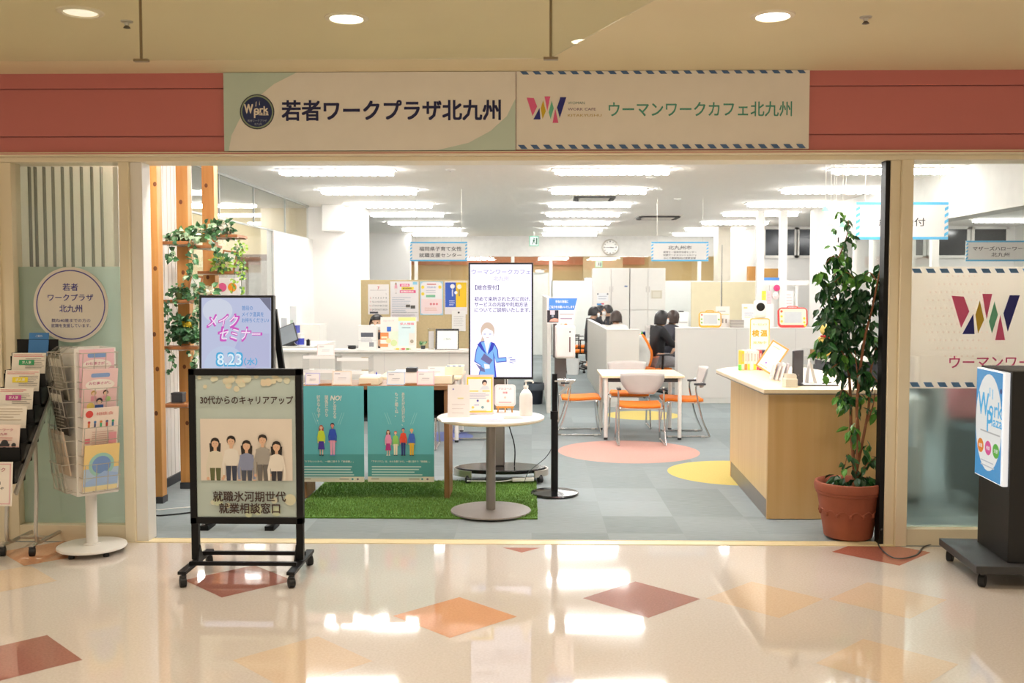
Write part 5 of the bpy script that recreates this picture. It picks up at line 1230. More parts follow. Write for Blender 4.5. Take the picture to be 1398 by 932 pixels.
p = PR(0); tx = t.location.x; fx = lambda x: P(x, 400, Y).x - tx; fz = lambda y: P(830, y, Y).z
p.rect(fx(815), fz(411), fx(830.5), fz(400), '#eceef0'); p.rect(fx(815.4), fz(402), fx(817), fz(400.3), '#33353c'); p.rect(fx(828.6), fz(402), fx(830.4), fz(400.3), '#33353c'); p.lines(fx(817), fz(404), fx(829), 2, .05, .015, '#c0c2cc'); p.rect(fx(815), fz(416.5), fx(821), fz(414), '#4a8cc8'); p.rect(fx(821), fz(415.5), fx(824.5), fz(413.7), '#d8506a'); p.rect(fx(852.5), fz(391.6), fx(856.5), fz(389.8), '#6a86b4'); p.build('notices', t)
t, w = cabinet(860.3, 909, 'tall white storage cabinet at the back, right of the two', 0)
p = PR(0); tx = t.location.x; p.rect(fx(888.5), fz(407.5), fx(904), fz(396), '#e0dacb'); p.frame(fx(890), fz(407), fx(903), fz(397), .02, '#d4ccb8'); p.build('notices', t)

# ---- clock, exit signs, hanging signs, air vents
c = P(833, 337.5, YB - .01); r = .19
t = thing('wall_clock', 'round white wall clock on the back wall', 'clock', (c.x, YB, c.z))
b = MB().lathe([(r - .02, .0), (r, .0), (r + .012, .02), (r, .045), (r - .022, .04), (r - .02, .0)], n=48); b.v = [(x, -z, y) for x, y, z in b.v]; b.build('rim', SILVER, t)
p = PR(-.012); p.circ(0, 0, r - .015, '#eeece8')
for k in range(12): a = k * PI / 6; p.circ(math.sin(a) * r * .76, math.cos(a) * r * .76, .011 if k % 3 else .016, '#4a4a4c', n=10)
p.build('dial', t)
p = PR(-.02)
for a, L, wv in ((95, .095, .010), (268, .12, .007)): a = R(a); d = (math.sin(a), math.cos(a)); q = (d[1] * wv, -d[0] * wv); p.poly([(q[0], q[1]), (-q[0], -q[1]), (d[0] * L - q[0] * .6, d[1] * L - q[1] * .6), (d[0] * L + q[0] * .6, d[1] * L + q[1] * .6)], '#2a2a2c')
p.build('hands', t)
def exit_sign(x0, y0, x1, y1, Y, lab, top):
    a, c = P(x0, y1, Y), P(x1, y0, Y); w, h = c.x - a.x, c.z - a.z
    t = thing('exit_sign', lab, 'sign', (a.x + w / 2, Y, a.z)); MB().box(-w / 2 - .015, -.02, -.015, w / 2 + .015, .05, h + .015).build('housing', mat('exit_green', '#63b894', .4, emit=.35), t, bevel=.004)
    p = PR(-.02); p.rect(-w / 2, 0, w / 2, h, glow('#eefaf2', 1.0)); g = glow('#2f9a66', .4); u = h
    p.circ(.02 * u, .78 * u, .07 * u, g); p.poly([(-.12 * u, .68 * u), (.1 * u, .68 * u), (.06 * u, .38 * u), (-.1 * u, .4 * u)], g); p.poly([(-.1 * u, .42 * u), (-.02 * u, .4 * u), (-.16 * u, .12 * u), (-.24 * u, .14 * u)], g); p.poly([(.0, .42 * u), (.07 * u, .4 * u), (.24 * u, .2 * u), (.18 * u, .14 * u)], g); p.rect(w * .25, .12 * u, w * .42, .85 * u, g); p.build('pictogram', t)
    if top: MB().cyl((0, .015, h), (0, .015, top - a.z), .012, n=8).build('hanger', WPLAS, t)
exit_sign(723.5, 323, 734.5, 335, 22.8, 'green lit exit sign hanging before the back wall', CEIL)
exit_sign(813.5, 357, 821.5, 364, 26.4, 'small green exit sign seen through the clear band of the back wall', CEIL + .05)
def hang_sign(x0, y0, x1, y1, Y, lab, linesdef, rz=0.0, nst=5, hang=True):
    o, fx, fz, w, h = sheet_px('hanging_sign', lab, 'sign', x0, y0, x1, y1, Y, .012, '#e2e0dd', rz=rz)
    p = PR(-.012); bw = h * .075; B_ = '#58b4e2'
    p.rect(-w / 2, h - bw, w / 2, h, B_); p.rect(-w / 2, 0, w / 2, bw, B_); vstripes(p, -w / 2, bw, h - bw, bw * 1.4, nst, B_); vstripes(p, w / 2 - bw * 1.4, bw, h - bw, bw * 1.4, nst, B_); p.build('striped_border', o)
    p = PR(-.012)
    for s, x, z, ww, hh in linesdef: p.text(s, x * w, z * h, '#3a3a40', w=ww * w, h=hh * h, bold=.012 if hh > .15 else .006)
    p.build('lettering', o)
    b = MB()
    for s in (-.4, .4): b.cyl((s * w, -.006, h), (s * w, -.006, CEIL - o.location.z), .0025, n=6)
    b.build('wire', SILVER, o)
    return o
hang_sign(560, 330, 638, 356.5, 13.2, 'hanging sign above the left counter, two lines about women and child rearing', [('福岡県子育て女性', .03, .64, .74, .22), ('就職支援センター', .03, .31, .74, .22)])
hang_sign(889, 330, 967, 356.5, 14.6, 'hanging sign above the long low screen with one large and three small lines', [('北九州市', .0, .70, .41, .2), ('保育士・保育所支援センター', .0, .47, .58, .1), ('就業サービスコンシェルジュ', .0, .32, .58, .1), ('ひとり親家庭向け就業支援', .0, .16, .56, .1)])
hang_sign(1168, 276, 1294, 327, 9.3, 'large hanging sign above the reception desk, partly behind the pillar', [('総合受付', .0, .47, .5, .22)], nst=5)
hang_sign(1318, 328.5, 1412, 356.5, 11.2, 'hanging sign at the right edge seen through the right-hand pane', [('マザーズハローワーク', .0, .62, .80, .2), ('北九州', .0, .32, .26, .2)], nst=5)
def vent(px, py, lab, w=.62, d=.62):
    g = G(px, py, CEIL); t = thing('air_vent', lab, 'air vent', (g.x, g.y, CEIL), 0, 'ceiling air vents')
    MB().box(-w / 2, -d / 2, -.014, w / 2, d / 2, 0).build('frame', mat('vent_frame', '#d6d2c8', .5), t, bevel=.006)
    b = MB()
    for s in (-1, 1): b.box(-w * .42, s * d * .42 - .03, -.04, w * .42, s * d * .42 + .03, -.0142).box(s * w * .42 - .03, -d * .36, -.04, s * w * .42 + .03, d * .36, -.0142)
    b.build('slot', mat('vent_slot', '#3a3733', .6), t); MB().box(-w * .34, -d * .34, -.045, w * .34, d * .34, -.0142).build('intake_grille', mat('vent_frame', '#d6d2c8', .5), t, bevel=.006)
vent(811, 268.5, 'ceiling air vent in the middle between the third and fourth lamp rows'); vent(898, 295.5, 'ceiling air vent farther back, right of the middle lamp row', .8, .8)
for px, py, lab in ((615, 231, 'small ceiling sensor left of the middle lamp row'), (889, 241.5, 'small ceiling sensor near the right end of a middle lamp'), (925, 271, 'round ceiling speaker right of the air vent')):
    g = G(px, py, CEIL); t = thing('ceiling_sensor', lab, 'sensor', (g.x, g.y, CEIL)); MB().lathe([(.055, 0), (.052, -.012), (.03, -.02), (.001, -.022)], n=24).build('dome', WPLAS, t); MB().lathe([(.012, -.0205), (.010, -.026), (.001, -.027)], n=12).build('eye', LGREY, t)

# ---- bins by the aisle
def bin_(x, y, lab, m, r=.14, h=.29, bag=None):
    t = thing('waste_bin', lab, 'bin', (x, y, 0)); MB().lathe([(.001, .001), (r * .82, .001), (r, h), (r * .96, h), (r * .8, .02), (.001, .02)], n=28).build('body', m, t)
    if bag: MB().lathe([(r * .9, h - .06), (r * 1.02, h + .004), (r * 1.05, h - .03), (r * 1.03, h - .09)], n=28).build('bag', bag, t)
bin_(P(729, 550, 14.0).x, 14.0, 'dark blue waste bin with a clear bag behind the pump bottle', mat('bin_navy', '#1f2938', .4), .14, .29, mat('bag_clear', '#59636e', .25))
bin_(P(781, 505, 19.2).x, 18.9, 'white waste bin standing near the orange backed office chairs', WPLAS, .13, .3)

# ---- left counter
CX0, CX1 = -3.45, P(693, 480, 12).x
t = thing('service_counter', 'long white service counter with grey front in the left rear', 'counter', ((CX0 + CX1) / 2, 12.2, 0)); hw = (CX1 - CX0) / 2
zc_ = P(560, 471, 12.0).z
zc_ = 1.6 - (478 - 396) * 12 / F_PX
MB().box(-hw, -.2, zc_ - .03, hw, .2, zc_).build('worktop', LWHITE, t, bevel=.004); MB().box(-hw + .02, -.17, .06, hw - .02, -.15, zc_ - .031).build('front_panel', mat('counter_front', '#dcd8cf', .55, var=.01), t)
b = MB()
for k in range(1, 4): x = -hw + 2 * hw * k / 4 + .08; b.box(x - .003, -.172, .06, x + .003, -.17, zc_ - .032)
b.build('seam', LGREY, t); MB().box(-hw + .02, -.15, 0, hw - .02, .15, .06).build('plinth', DGREY, t)
for s in (-1, 1): MB().box(s * (hw - .02) - .015, -.149, .06, s * (hw - .02) + .015, .18, zc_ - .031).build('side_panel', LWHITE, t)
o, w, h = solid('side_counter', 'low white side desk by the left wall holding leaflets and a bottle', 'desk', 376, 470, 427, 640, 13.0, 1.5, LWHITE, 0)
sz = h + P(400, 640, 13.0).z
o.data.vertices.foreach_set('co', [v for q in o.data.vertices for v in (q.co.x, q.co.y, 0.0 if q.co.z < h / 2 else .86)]); o.data.update()
o, w, h = solid('low_cabinet', 'low white cabinet behind the blue bottle by the left wall', 'cabinet', 404, 443, 436, 640, 14.6, .5, LWHITE, 0); zz = P(420, 443, 14.6).z
o.data.vertices.foreach_set('co', [v for q in o.data.vertices for v in (q.co.x, q.co.y, 0.0 if q.co.z < h / 2 else zz)]); o.data.update()
SZ = .861
def on_side(name, lab, cat, x0, x1, ytop, Y, dep, m, grp=None, rx=0):
    a, c = P(x0, 460, Y), P(x1, 460, Y); zt_ = P((x0 + x1) / 2, ytop, Y).z
    o = MB().box(-(c.x - a.x) / 2, 0, 0, (c.x - a.x) / 2, dep, zt_ - SZ).build(name, m, bevel=.002); o.location = ((a.x + c.x) / 2, Y, SZ); o.rotation_euler.x = rx; return tag(o, lab, cat, grp)
on_side('file_box', 'left of the two blue file boxes on the side desk', 'file box', 393, 399, 446, 13.3, .2, mat('file_blue', '#3b46b4', .5), 'blue file boxes')
on_side('file_box', 'right of the two blue file boxes on the side desk', 'file box', 399.8, 405, 444.5, 13.3, .2, mat('file_blue', '#3b46b4', .5), 'blue file boxes')
o = on_side('leaflet', 'white leaflet standing high behind the blue file boxes', 'leaflet', 396, 405, 418, 13.62, .003, ink('#eef0ec'))
p = PR(0); p.rect(-.04, .2, .0, .33, '#c6d8c0'); p.build('print', o)
on_side('leaflet', 'grey white leaflet left of the blue file boxes', 'leaflet', 384, 392, 434, 13.5, .003, ink('#dfe2e4'))
c = P(411, 474, 13.2); t = thing('lidded_tub', 'white wipes tub with a blue label on the side desk', 'tub', (c.x, 13.2, SZ))
MB().lathe([(.001, 0), (.042, 0), (.044, .01), (.044, .145), (.001, .145)], n=24).lathe([(.0445, .015), (.0448, .1), (.0445, .1)], n=24, m=1).build('body', [WPLAS, mat('file_blue', '#3b46b4', .5)], t); MB().lathe([(.046, .1455), (.046, .165), (.03, .172), (.001, .172)], n=24).build('lid', WPLAS, t)
c = P(421, 474, 13.2); o = MB().box(-.02, -.03, 0, .02, .03, .08).cyl((0, 0, .08), (0, 0, .09), .012, n=12).build('ink_bottle', BPLAS, bevel=.004); o.location = (c.x, 13.2, SZ); tag(o, 'small black bottle right of the white wipes tub', 'bottle')
c = P(383, 458, 12.65); t = thing('desk_tablet', 'grey tablet leaning on a dark stand beside the digital display', 'tablet', (c.x, 12.75, SZ + .012)); t.location.y = 13.15; t.rotation_euler = (R(-28), R(-22), 0)
MB().box(-.13, -.01, .02, .13, .01, .30).build('body', DGREY, t, bevel=.006); MB().box(-.115, -.0115, .035, .115, -.0102, .285).build('screen', mat('tablet_glass', '#8f959b', .15), t); MB().box(-.06, 0, 0, .06, .12, .03).build('foot', BPLAS, t)
# on the counter top
CZ = zc_ + .0005
def on_c(name, lab, cat, x0, x1, ytop, Y, dep, m, grp=None, rx=0.0, bevel=.002):
    a, c = P(x0, 460, Y), P(x1, 460, Y); zt_ = P((x0 + x1) / 2, ytop, Y).z; w = c.x - a.x; h = zt_ - CZ
    o = MB().box(-w / 2, 0, 0, w / 2, dep, h).build(name, m, bevel=bevel); o.location = ((a.x + c.x) / 2, Y, CZ); o.rotation_euler.x = rx; tag(o, lab, cat, grp); return o, w, h
o, w, h = on_c('pamphlet_box', 'white pamphlet box on the left counter beside the hidden clerk', 'pamphlet box', 489, 514, 444, 12.1, .12, WPLAS)
p = PR(0); p.rect(-w * .35, h * .52, w * .32, h * .7, '#5a5d66'); p.lines(-w * .35, h * .48, w * .3, 3, .02, .008, '#c5c5ca'); p.rect(w * .1, h * .12, w * .35, h * .3, '#8b8d93'); p.rect(-w / 2, h * .36, w / 2, h * .38, '#d5d5d5'); p.build('print', o)
o, w, h = on_c('folder_display', 'colourful pale folder board standing open on the left counter', 'board', 519, 568, 432.5, 12.12, .02, ink('#eee9e0'), rx=R(-6))
p = PR(0); p.rect(0, h * .1, w * .46, h * .9, '#d6ebec'); p.rect(-.0, h * .88, w * .48, h * .99, '#f0e494'); p.text('求人情報', w * .24, h * .79, '#e2707a', w=w * .4, h=h * .07, bold=.02); p.rect(-w * .5, h * .3, -w * .27, h * .52, '#eb8a4c'); p.rect(-w * .47, h * .34, -w * .3, h * .4, '#e9e2c0'); p.rect(-w * .5, h * .08, -w * .28, h * .18, '#e99a62'); p.rect(-w * .32, h * .55, -w * .2, h * .7, '#3b6ac0'); p.circ(-w * .12, h * .2, w * .09, '#cfe0a4'); p.circ(-w * .27, h * .27, w * .07, '#e8dca0'); p.rect(-w * .22, h * .3, w * .0, h * .56, '#e2ecd6'); p.rect(w * .3, h * .12, w * .46, h * .5, '#e9e3da'); p.circ(w * .38, h * .25, w * .05, '#a9a08e'); p.rect(w * .1, h * .66, w * .34, h * .68, '#6a7a8a'); p.text('ハローワーク', -w * .28, h * .88, '#f0a0a4', w=w * .3, h=h * .05); p.build('print', o)
o, w, h = on_c('phone', 'small dark telephone on the left counter', 'telephone', 474.5, 485, 472.5, 12.2, .1, BPLAS, bevel=.012)
b = MB().box(-.05, 0, h, .05, .03, h + .01); b.build('handset', BPLAS, o, bevel=.004)
def stand_frame(lab, x0, x1, ytop, Y, face, kind=0):
    o, w, h = on_c('book_stand', lab, 'stand', x0, x1, ytop, Y, .012, BPLAS, rx=R(-14)); p = PR(0); p.rect(-w * .42, h * .03, w * .46, h * .9, face); p.text('ご案内', 0, h * .5, '#5f8f86', w=w * .3, h=h * .1); p.build('page', o); return o
stand_frame('black book stand with a white page on the left counter', 594, 626, 448, 12.12, '#f3f2ee')
a = P(600, 472, 12.3)
t = thing('flower_pot', 'small pot of white flowers behind the black book stand', 'flowers', (P(604, 470, 12.32).x, 12.36, CZ))
b = MB().lathe([(.001, 0), (.03, 0), (.04, .06), (.034, .06), (.001, .05)], n=20); b.build('pot', WPLAS, t)
b = MB(); random.seed(11)
for k in range(14): q = Vector((random.uniform(-.06, .06), random.uniform(-.05, .05), random.uniform(.08, .22))); b.tube([(0, 0, .05), q * .6, q], .002, 4); b.ell(q, .018, .018, .014, 8, 5, 1)
b.build('blooms', [STEM, mat('petal_f3f0e4', '#f3f0e4', .6)], t)
c = P(577, 470, 12.2); t = thing('flower_pot', 'tiny green plant and sweets right of the colourful folder board', 'plant', (c.x, 12.25, CZ)); MB().lathe([(.001, 0), (.025, 0), (.03, .04), (.001, .04)], n=16).build('pot', DGREY, t); b = MB()
for k in range(18): q = rv(); q.z = abs(q.z); leaf(b, Vector((0, 0, .045)) + q * .02, q, Vector((0, -1, .5)), .045, .025, k % 2 + 1)
b.build('foliage', GRN, t, smooth=False)
for i, (x, col, lab) in enumerate(((543, '#e8c73c', 'yellow sweet lying before the folder board'), (551, '#cf4a4f', 'red sweet lying before the folder board'), (557, '#7fb04a', 'green sweet lying before the folder board'))):
    c = P(x, 475, 12.06); o = MB().ell((0, 0, .012), .026, .014, .012, 12, 8).add([(-.024, 0, .012), (-.04, -.012, .018), (-.04, .012, .006)], [(0, 1, 2)]).add([(.024, 0, .012), (.04, -.012, .018), (.04, .012, .006)], [(0, 1, 2)]).build('sweet', mat('sweet_' + col[1:], col, .35)); o.location = (c.x, 12.03, CZ); tag(o, lab, 'sweet', 'wrapped sweets on the left counter')
o, w, h = on_c('acrylic_holder', 'clear pamphlet holder between the folder board and the book stand', 'holder', 584, 593, 448, 12.2, .08, ACRYL); MB().box(-w * .4, .03, .01, w * .4, .04, h * .85).build('pamphlet', ink('#e8e4e2'), o)
o, w, h = on_c('memo_sheet', 'white memo sheet clipped low on the right of the pin board', 'notice', 616, 635, 424, 13.2, .003, ink('#f2f1ee')); o.location = (o.location.x, 13.315, P(625, 452, 13.3).z)
o.data.vertices.foreach_set('co', [v for q in o.data.vertices for v in (q.co.x, q.co.y, 0.0 if q.co.z < .05 else P(625, 424, 13.3).z - P(625, 452, 13.3).z)]); o.data.update()
p = PR(0); p.circ(0, .25, .014, '#3a3a3c', n=12); p.lines(-.07, .2, .07, 5, .03, .006, '#c9c8c8'); p.build('print', o)
# ---- pin board with notices
PBY = 13.33
o, w, h = solid('pin_board', 'tan pin board screen full of notices behind the left counter', 'pin board', 494.5, 382, 645, 640, PBY, .05, mat('pin_board', '#cdb98e', .85, var=.05, scale=40), 0); zz = P(570, 382, PBY).z
o.data.vertices.foreach_set('co', [v for q in o.data.vertices for v in (q.co.x, q.co.y, 0.0 if q.co.z < h / 2 else zz)]); o.data.update()
def pinned(lab, x0, y0, x1, y1, col, nm='notice'):
    return sheet_px(nm, lab, nm, x0, y0, x1, y1, PBY - .0005, .003, col)
o, fx, fz, w, h = pinned('white month calendar pinned at the left of the pin board', 502.5, 388, 531, 429, '#efebe8', 'calendar')
p = PR(-.003); p.text('7', 0, h * .88, '#d8606a', h=h * .1, bold=.02); p.rect(-w * .4, h * .8, w * .4, h * .81, '#b0a8a8')
dd = 1
for r_ in range(5):
    for cc in range(7):
        k = r_ * 7 + cc - 5
        if 1 <= k <= 31: p.text(str(k), -w * .38 + cc * w * .125, h * (.68 - r_ * .13), '#c85a62' if cc == 0 else '#55565c', h=h * .055)
p.rect(-w * .42, h * .03, -w * .02, h * .09, '#44464c'); p.build('print', o)
o, fx, fz, w, h = pinned('tall poster with pink and yellow headings on the pin board', 533, 384, 571.5, 438.5, '#ece9ea', 'poster')
p = PR(-.003); p.rect(-w * .16, h * .87, w * .18, h * .94, '#e2588e'); p.rect(-w * .1, h * .79, w * .33, h * .86, '#f2dc3e'); p.rect(-w * .16, h * .71, w * .4, h * .78, '#e2588e'); p.text('面談会', w * .02, h * .905, '#f8f0f2', w=w * .26, h=h * .045, bold=.02); p.text('就職説明会', w * .1, h * .745, '#f8f0f2', w=w * .46, h=h * .045, bold=.02); p.text('参加無料', w * .1, h * .825, '#5a5040', w=w * .32, h=h * .04, bold=.02)
p.fig(-w * .3, h * .7, h * .27, '#e6a8b8', '#e9e2e0', '#6a4a3c', long=True); p.lines(-w * .44, h * .6, w * .42, 9, h * .045, h * .014, '#b5bcc9', .5); p.rect(w * .05, h * .35, w * .2, h * .42, '#5d5a55'); p.rect(w * .22, h * .32, w * .38, h * .4, '#4e4c48'); p.rect(-w * .46, h * .22, w * .46, h * .225, '#555'); p.lines(-w * .44, h * .18, w * .42, 5, h * .03, h * .01, '#b9aab4', .3); p.rect(w * .3, h * .92, w * .46, h * .99, '#8fcfe6'); p.build('print', o)
o, fx, fz, w, h = pinned('white leaflet with pale blue corners and yellow dots on the pin board', 573.5, 384, 605, 430, '#a8d3e4', 'poster')
p = PR(-.003); p.rrect(-w * .46, h * .02, w * .46, h * .98, w * .14, '#efecee'); p.circ(-w * .38, h * .83, w * .07, '#f2d84a'); p.circ(w * .36, h * .83, w * .07, '#f2d84a'); p.circ(-w * .38, h * .63, w * .07, '#f2d84a'); p.text('相談会', 0, h * .83, '#6a86c0', w=w * .4, h=h * .06); p.rect(-w * .2, h * .9, w * .2, h * .93, '#c8605c'); p.rect(-w * .24, h * .53, w * .16, h * .6, '#7fc39c'); p.lines(-w * .24, h * .74, w * .3, 2, h * .06, h * .02, '#c6c6d2')
p.rect(-w * .46, h * .05, w * .46, h * .48, '#f4dfe0'); [p.circ(q * w * .13 + w * .1, h * .33, w * .05, '#e0848c') for q in (-1, 0, 1)]; p.lines(-w * .3, h * .22, w * .3, 2, h * .06, h * .02, '#e4b8a8'); p.build('print', o)
o, fx, fz, w, h = pinned('half blue half yellow poster at the right of the pin board', 607, 384, 638, 429, '#efe9ea', 'poster')
p = PR(-.003); p.rect(-w * .47, h * .22, 0, h * .97, '#2f57b8'); p.rect(0, h * .22, w * .47, h * .97, '#f0c726'); p.circ(-w * .15, h * .85, w * .1, '#eef0f2'); p.circ(w * .15, h * .84, w * .1, '#f5eed8'); p.circ(0, h * .66, w * .07, '#eef0f2'); p.rect(-w * .18, h * .55, -w * .12, h * .76, '#cfd6e6'); p.rect(w * .12, h * .55, w * .17, h * .76, '#8a7a5a'); p.lines(-w * .3, h * .42, -w * .05, 3, h * .06, h * .02, '#dfe6f2'); p.build('print', o)

# ---- desk in the open office with small things
DZ = .74
t = thing('office_desk', 'white office desk behind the low panel right of the cubicle', 'desk', (2.22, 17.45, 0)); MB().box(-.62, -.35, DZ - .03, .62, .35, DZ).build('worktop', LWHITE, t, bevel=.003)
for s in (-1, 1): MB().box(s * .58 - .02, -.32, 0, s * .58 + .02, .32, DZ - .031).build('side_panel', LWHITE, t)
def on_d(name, lab, cat, x, Y, fn):
    c = P(x, 450, Y); t = thing(name, lab, cat, (c.x, Y, DZ + .001)); fn(t)
def f_phone(t): MB().box(-.1, -.1, 0, .1, .1, .05).build('base', LGREY, t, bevel=.01); MB().bar((-.07, -.08, .07), (-.07, .08, .07), .05, .035).build('handset', LGREY, t, bevel=.008)
def f_cal(t): MB().prism([(-.09, 0), (.09, 0), (.0, .14)], -.07, .07).build('body', ink('#e8e6e4'), t)
def f_tape(t):
    b = MB().lathe([(.05, 0), (.07, 0), (.07, .03), (.05, .03), (.05, 0)], n=28); b.v = [(x, z, y + .07) for x, y, z in b.v]; b.build('ring', mat('tape_blue', '#3b55a8', .4), t)
def f_cone(t): MB().prism([(-.04, 0), (.04, 0), (.015, .15), (-.0, .15)], -.02, .02).build('body', mat('marker_green', '#5a9a3c', .5), t)
def f_bin(t): MB().box(-.05, -.07, 0, .05, .07, .24).build('body', LGREY, t, bevel=.004); MB().box(-.04, -.0705, .03, .04, -.07, .2).build('label_plate', ink('#b7b2ae'), t)
def f_pink(t): MB().lathe([(.001, 0), (.035, 0), (.04, .09), (.001, .09)], n=20).build('body', mat('cup_pink', '#e59aa8', .4), t); MB().tube(smoothpath([(.038, 0, .07), (.065, 0, .06), (.06, 0, .03), (.036, 0, .02)], 5), .006, 8).build('handle', mat('cup_pink', '#e59aa8', .4), t)
on_d('desk_phone', 'grey telephone on the white office desk', 'telephone', 868, 17.28, f_phone); on_d('desk_calendar', 'white tent calendar on the white office desk', 'calendar', 876, 17.53, f_cal); on_d('tape_ring', 'blue tape ring standing on the white office desk', 'tape', 880, 17.38, f_tape); on_d('marker_stand', 'green wedge on the white office desk', 'desk item', 876, 17.20, f_cone); on_d('file_holder', 'grey upright file holder on the white office desk', 'file holder', 885, 17.38, f_bin); on_d('mug', 'pink mug at the right of the white office desk', 'mug', 892, 17.43, f_pink)
# printer-like white box beyond the woman
o, w, h = solid('printer', 'white printer behind the head of the woman in black', 'printer', 925, 426, 940, 455, 18.2, .4, WPLAS, None, .008); zt_ = P(932, 426, 18.2).z
o.location.z = 0; o.data.vertices.foreach_set('co', [v for q in o.data.vertices for v in (q.co.x, q.co.y, 0.0 if q.co.z < h / 2 else zt_)]); o.data.update()
MB().box(-.06, .05, zt_, .02, .2, zt_ + .02).build('scanner_lid', DGREY, o); MB().box(-w * .4, -.004, zt_ - .2, w * .4, 0, zt_ - .17).build('paper_slot', LGREY, o)

# ---- things along the top of the long low screen
LZ = 1.0705
def toy_board(x0, x1, y0, y1, Y, lab, m, face, acc):
    a, c = P(x0, y1, Y), P(x1, y0, Y); w, h = c.x - a.x, c.z - LZ
    t = thing('drawing_toy', lab, 'toy', (a.x + w / 2, Y, LZ), 0, None); t.rotation_euler.x = R(-8)
    def rr(x0, z0, x1, z1, r): 
        out = []
        for cx, cz, a0 in ((x1 - r, z0 + r, -90), (x1 - r, z1 - r, 0), (x0 + r, z1 - r, 90), (x0 + r, z0 + r, 180)):
            out += [(cx + r * math.cos(R(a0 + 15 * k)), cz + r * math.sin(R(a0 + 15 * k))) for k in range(7)]
        return out
    MB().prism(rr(-w / 2, 0, w / 2, h, h * .22), -.018, .018).build('body', m, t, bevel=.004)
    MB().prism(rr(-w * .45, h * .12, w * .45, h * .93, h * .12), -.022, -.018).build('face_plate', face, t)
    MB().box(-w * .3, -.026, h * .22, w * .3, -.0222, h * .78).build('drawing_screen', mat('toy_screen', '#d4d6d6', .3), t)
    p = PR(-.0222)
    for x, z, c_ in acc: p.circ(x * w, z * h, h * .06, c_, n=18)
    p.build('buttons', t)
    MB().tube(smoothpath([(-w * .16, 0, h - .005), (-w * .14, 0, h + .016), (w * .14, 0, h + .016), (w * .16, 0, h - .005)], 5), .007, 8).build('handle', m, t)
YL = 14.2
toy_board(954, 985, 425.5, 447, YL, 'yellow magnetic drawing toy on the long low screen', mat('toy_yellow', '#f2b334', .35), mat('toy_face_a', '#f0ebe6', .4), [(-.37, .8, '#e0623a'), (-.38, .52, '#8cc152'), (-.38, .3, '#8cc152'), (.38, .5, '#8cc152')])
toy_board(1062, 1103, 419.5, 447, YL, 'red and yellow magnetic drawing toy on the long low screen', mat('toy_red', '#e2403c', .35), mat('toy_face_b', '#f3ead2', .4), [(-.38, .8, '#e2602c'), (-.38, .55, '#f0c83a'), (-.38, .3, '#f0c83a'), (.38, .45, '#f0c83a'), (.38, .25, '#f2d54a'), (.4, .1, '#f4e04a')])
o, fx, fz, w, h = sheet_px('tent_sign', 'white sign right behind the yellow drawing toy', 'sign', 977, 418.5, 996, 447, 14.29, .004, '#efedea'); o.location.z = LZ; p = PR(-.004); p.rect(-w * .35, h * .75, w * .2, h * .78, '#9a9690'); p.rect(-w * .4, h * .6, w * .45, h * .63, '#efd679'); p.rect(-w * .05, h * .2, w * .05, h * .42, '#a09a92'); p.rect(w * .2, h * .2, w * .3, h * .4, '#a09a92'); p.build('print', o); MB().box(-w / 2, 0, 0, w / 2, .06, .004).build('foot', ACRYL, o)
for k in range(5):
    c = P(1006, 440, 14.22); o = MB().box(-.09, -.06, 0, .09, .06, .021).build('paper_block', mat('block_%d' % (k % 2), ('#a9a29a', '#bcb5ac')[k % 2], .6), bevel=.002); o.location = (c.x, 14.22, LZ + k * .0215); o.rotation_euler.z = R((k * 37 % 9) - 4)
    tag(o, '%s of the five stacked grey blocks on the long low screen' % ('lowest', 'second lowest', 'middle', 'second highest', 'topmost')[k], 'paper block', 'stack of grey blocks')
o, fx, fz, w, h = sheet_px('document_holder', 'wide white open document leaning behind the thermometer sign', 'document', 1013, 415, 1057, 447, 14.3, .006, '#efeeee', rx=R(-5)); o.location.z = LZ; p = PR(-.006); p.rect(-.002, 0, .002, h, '#cfcfd2'); p.rect(-w * .44, h * .8, -w * .33, h * .86, '#ecd98a'); p.lines(-w * .42, h * .62, -w * .12, 3, h * .09, h * .025, '#bfc0cc'); p.rect(-w * .42, h * .42, -w * .25, h * .44, '#e8d98a'); p.build('print', o)
o, fx, fz, w, h = sheet_px('tent_sign', 'plain white sheet leaning right of the red drawing toy', 'sign', 1111, 425, 1135, 447, 14.3, .004, '#efeeec', rx=R(-6)); o.location.z = LZ; p = PR(-.004); p.lines(-w * .35, h * .7, w * .35, 3, h * .15, h * .02, '#d8d8da'); p.build('print', o)
# cardboard boxes on the ledge
CARD = mat('cardboard', '#a9793f', .8, var=.05)
YK = 19.62; zl = P(1050, 383, 19.6).z
def carton(x0, x1, y0, lab, dep, m=CARD, Y=YK):
    a, c = P(x0, 383, Y), P(x1, 383, Y); h = P((x0 + x1) / 2, y0, Y).z - zl; w = c.x - a.x
    t = MB().box(-w / 2, 0, 0, w / 2, dep, h).build('cardboard_box', m, bevel=.004); t.location = (a.x + w / 2, Y, zl + .001); tag(t, lab, 'box', None)
    MB().box(-w / 2, -.001, h * .0, w / 2, -.0002, h * .02).box(-w / 2 + .002, dep * .46, h, w / 2 - .002, dep * .54, h + .001).build('tape', mat('tape', '#c49a5c', .4), t)
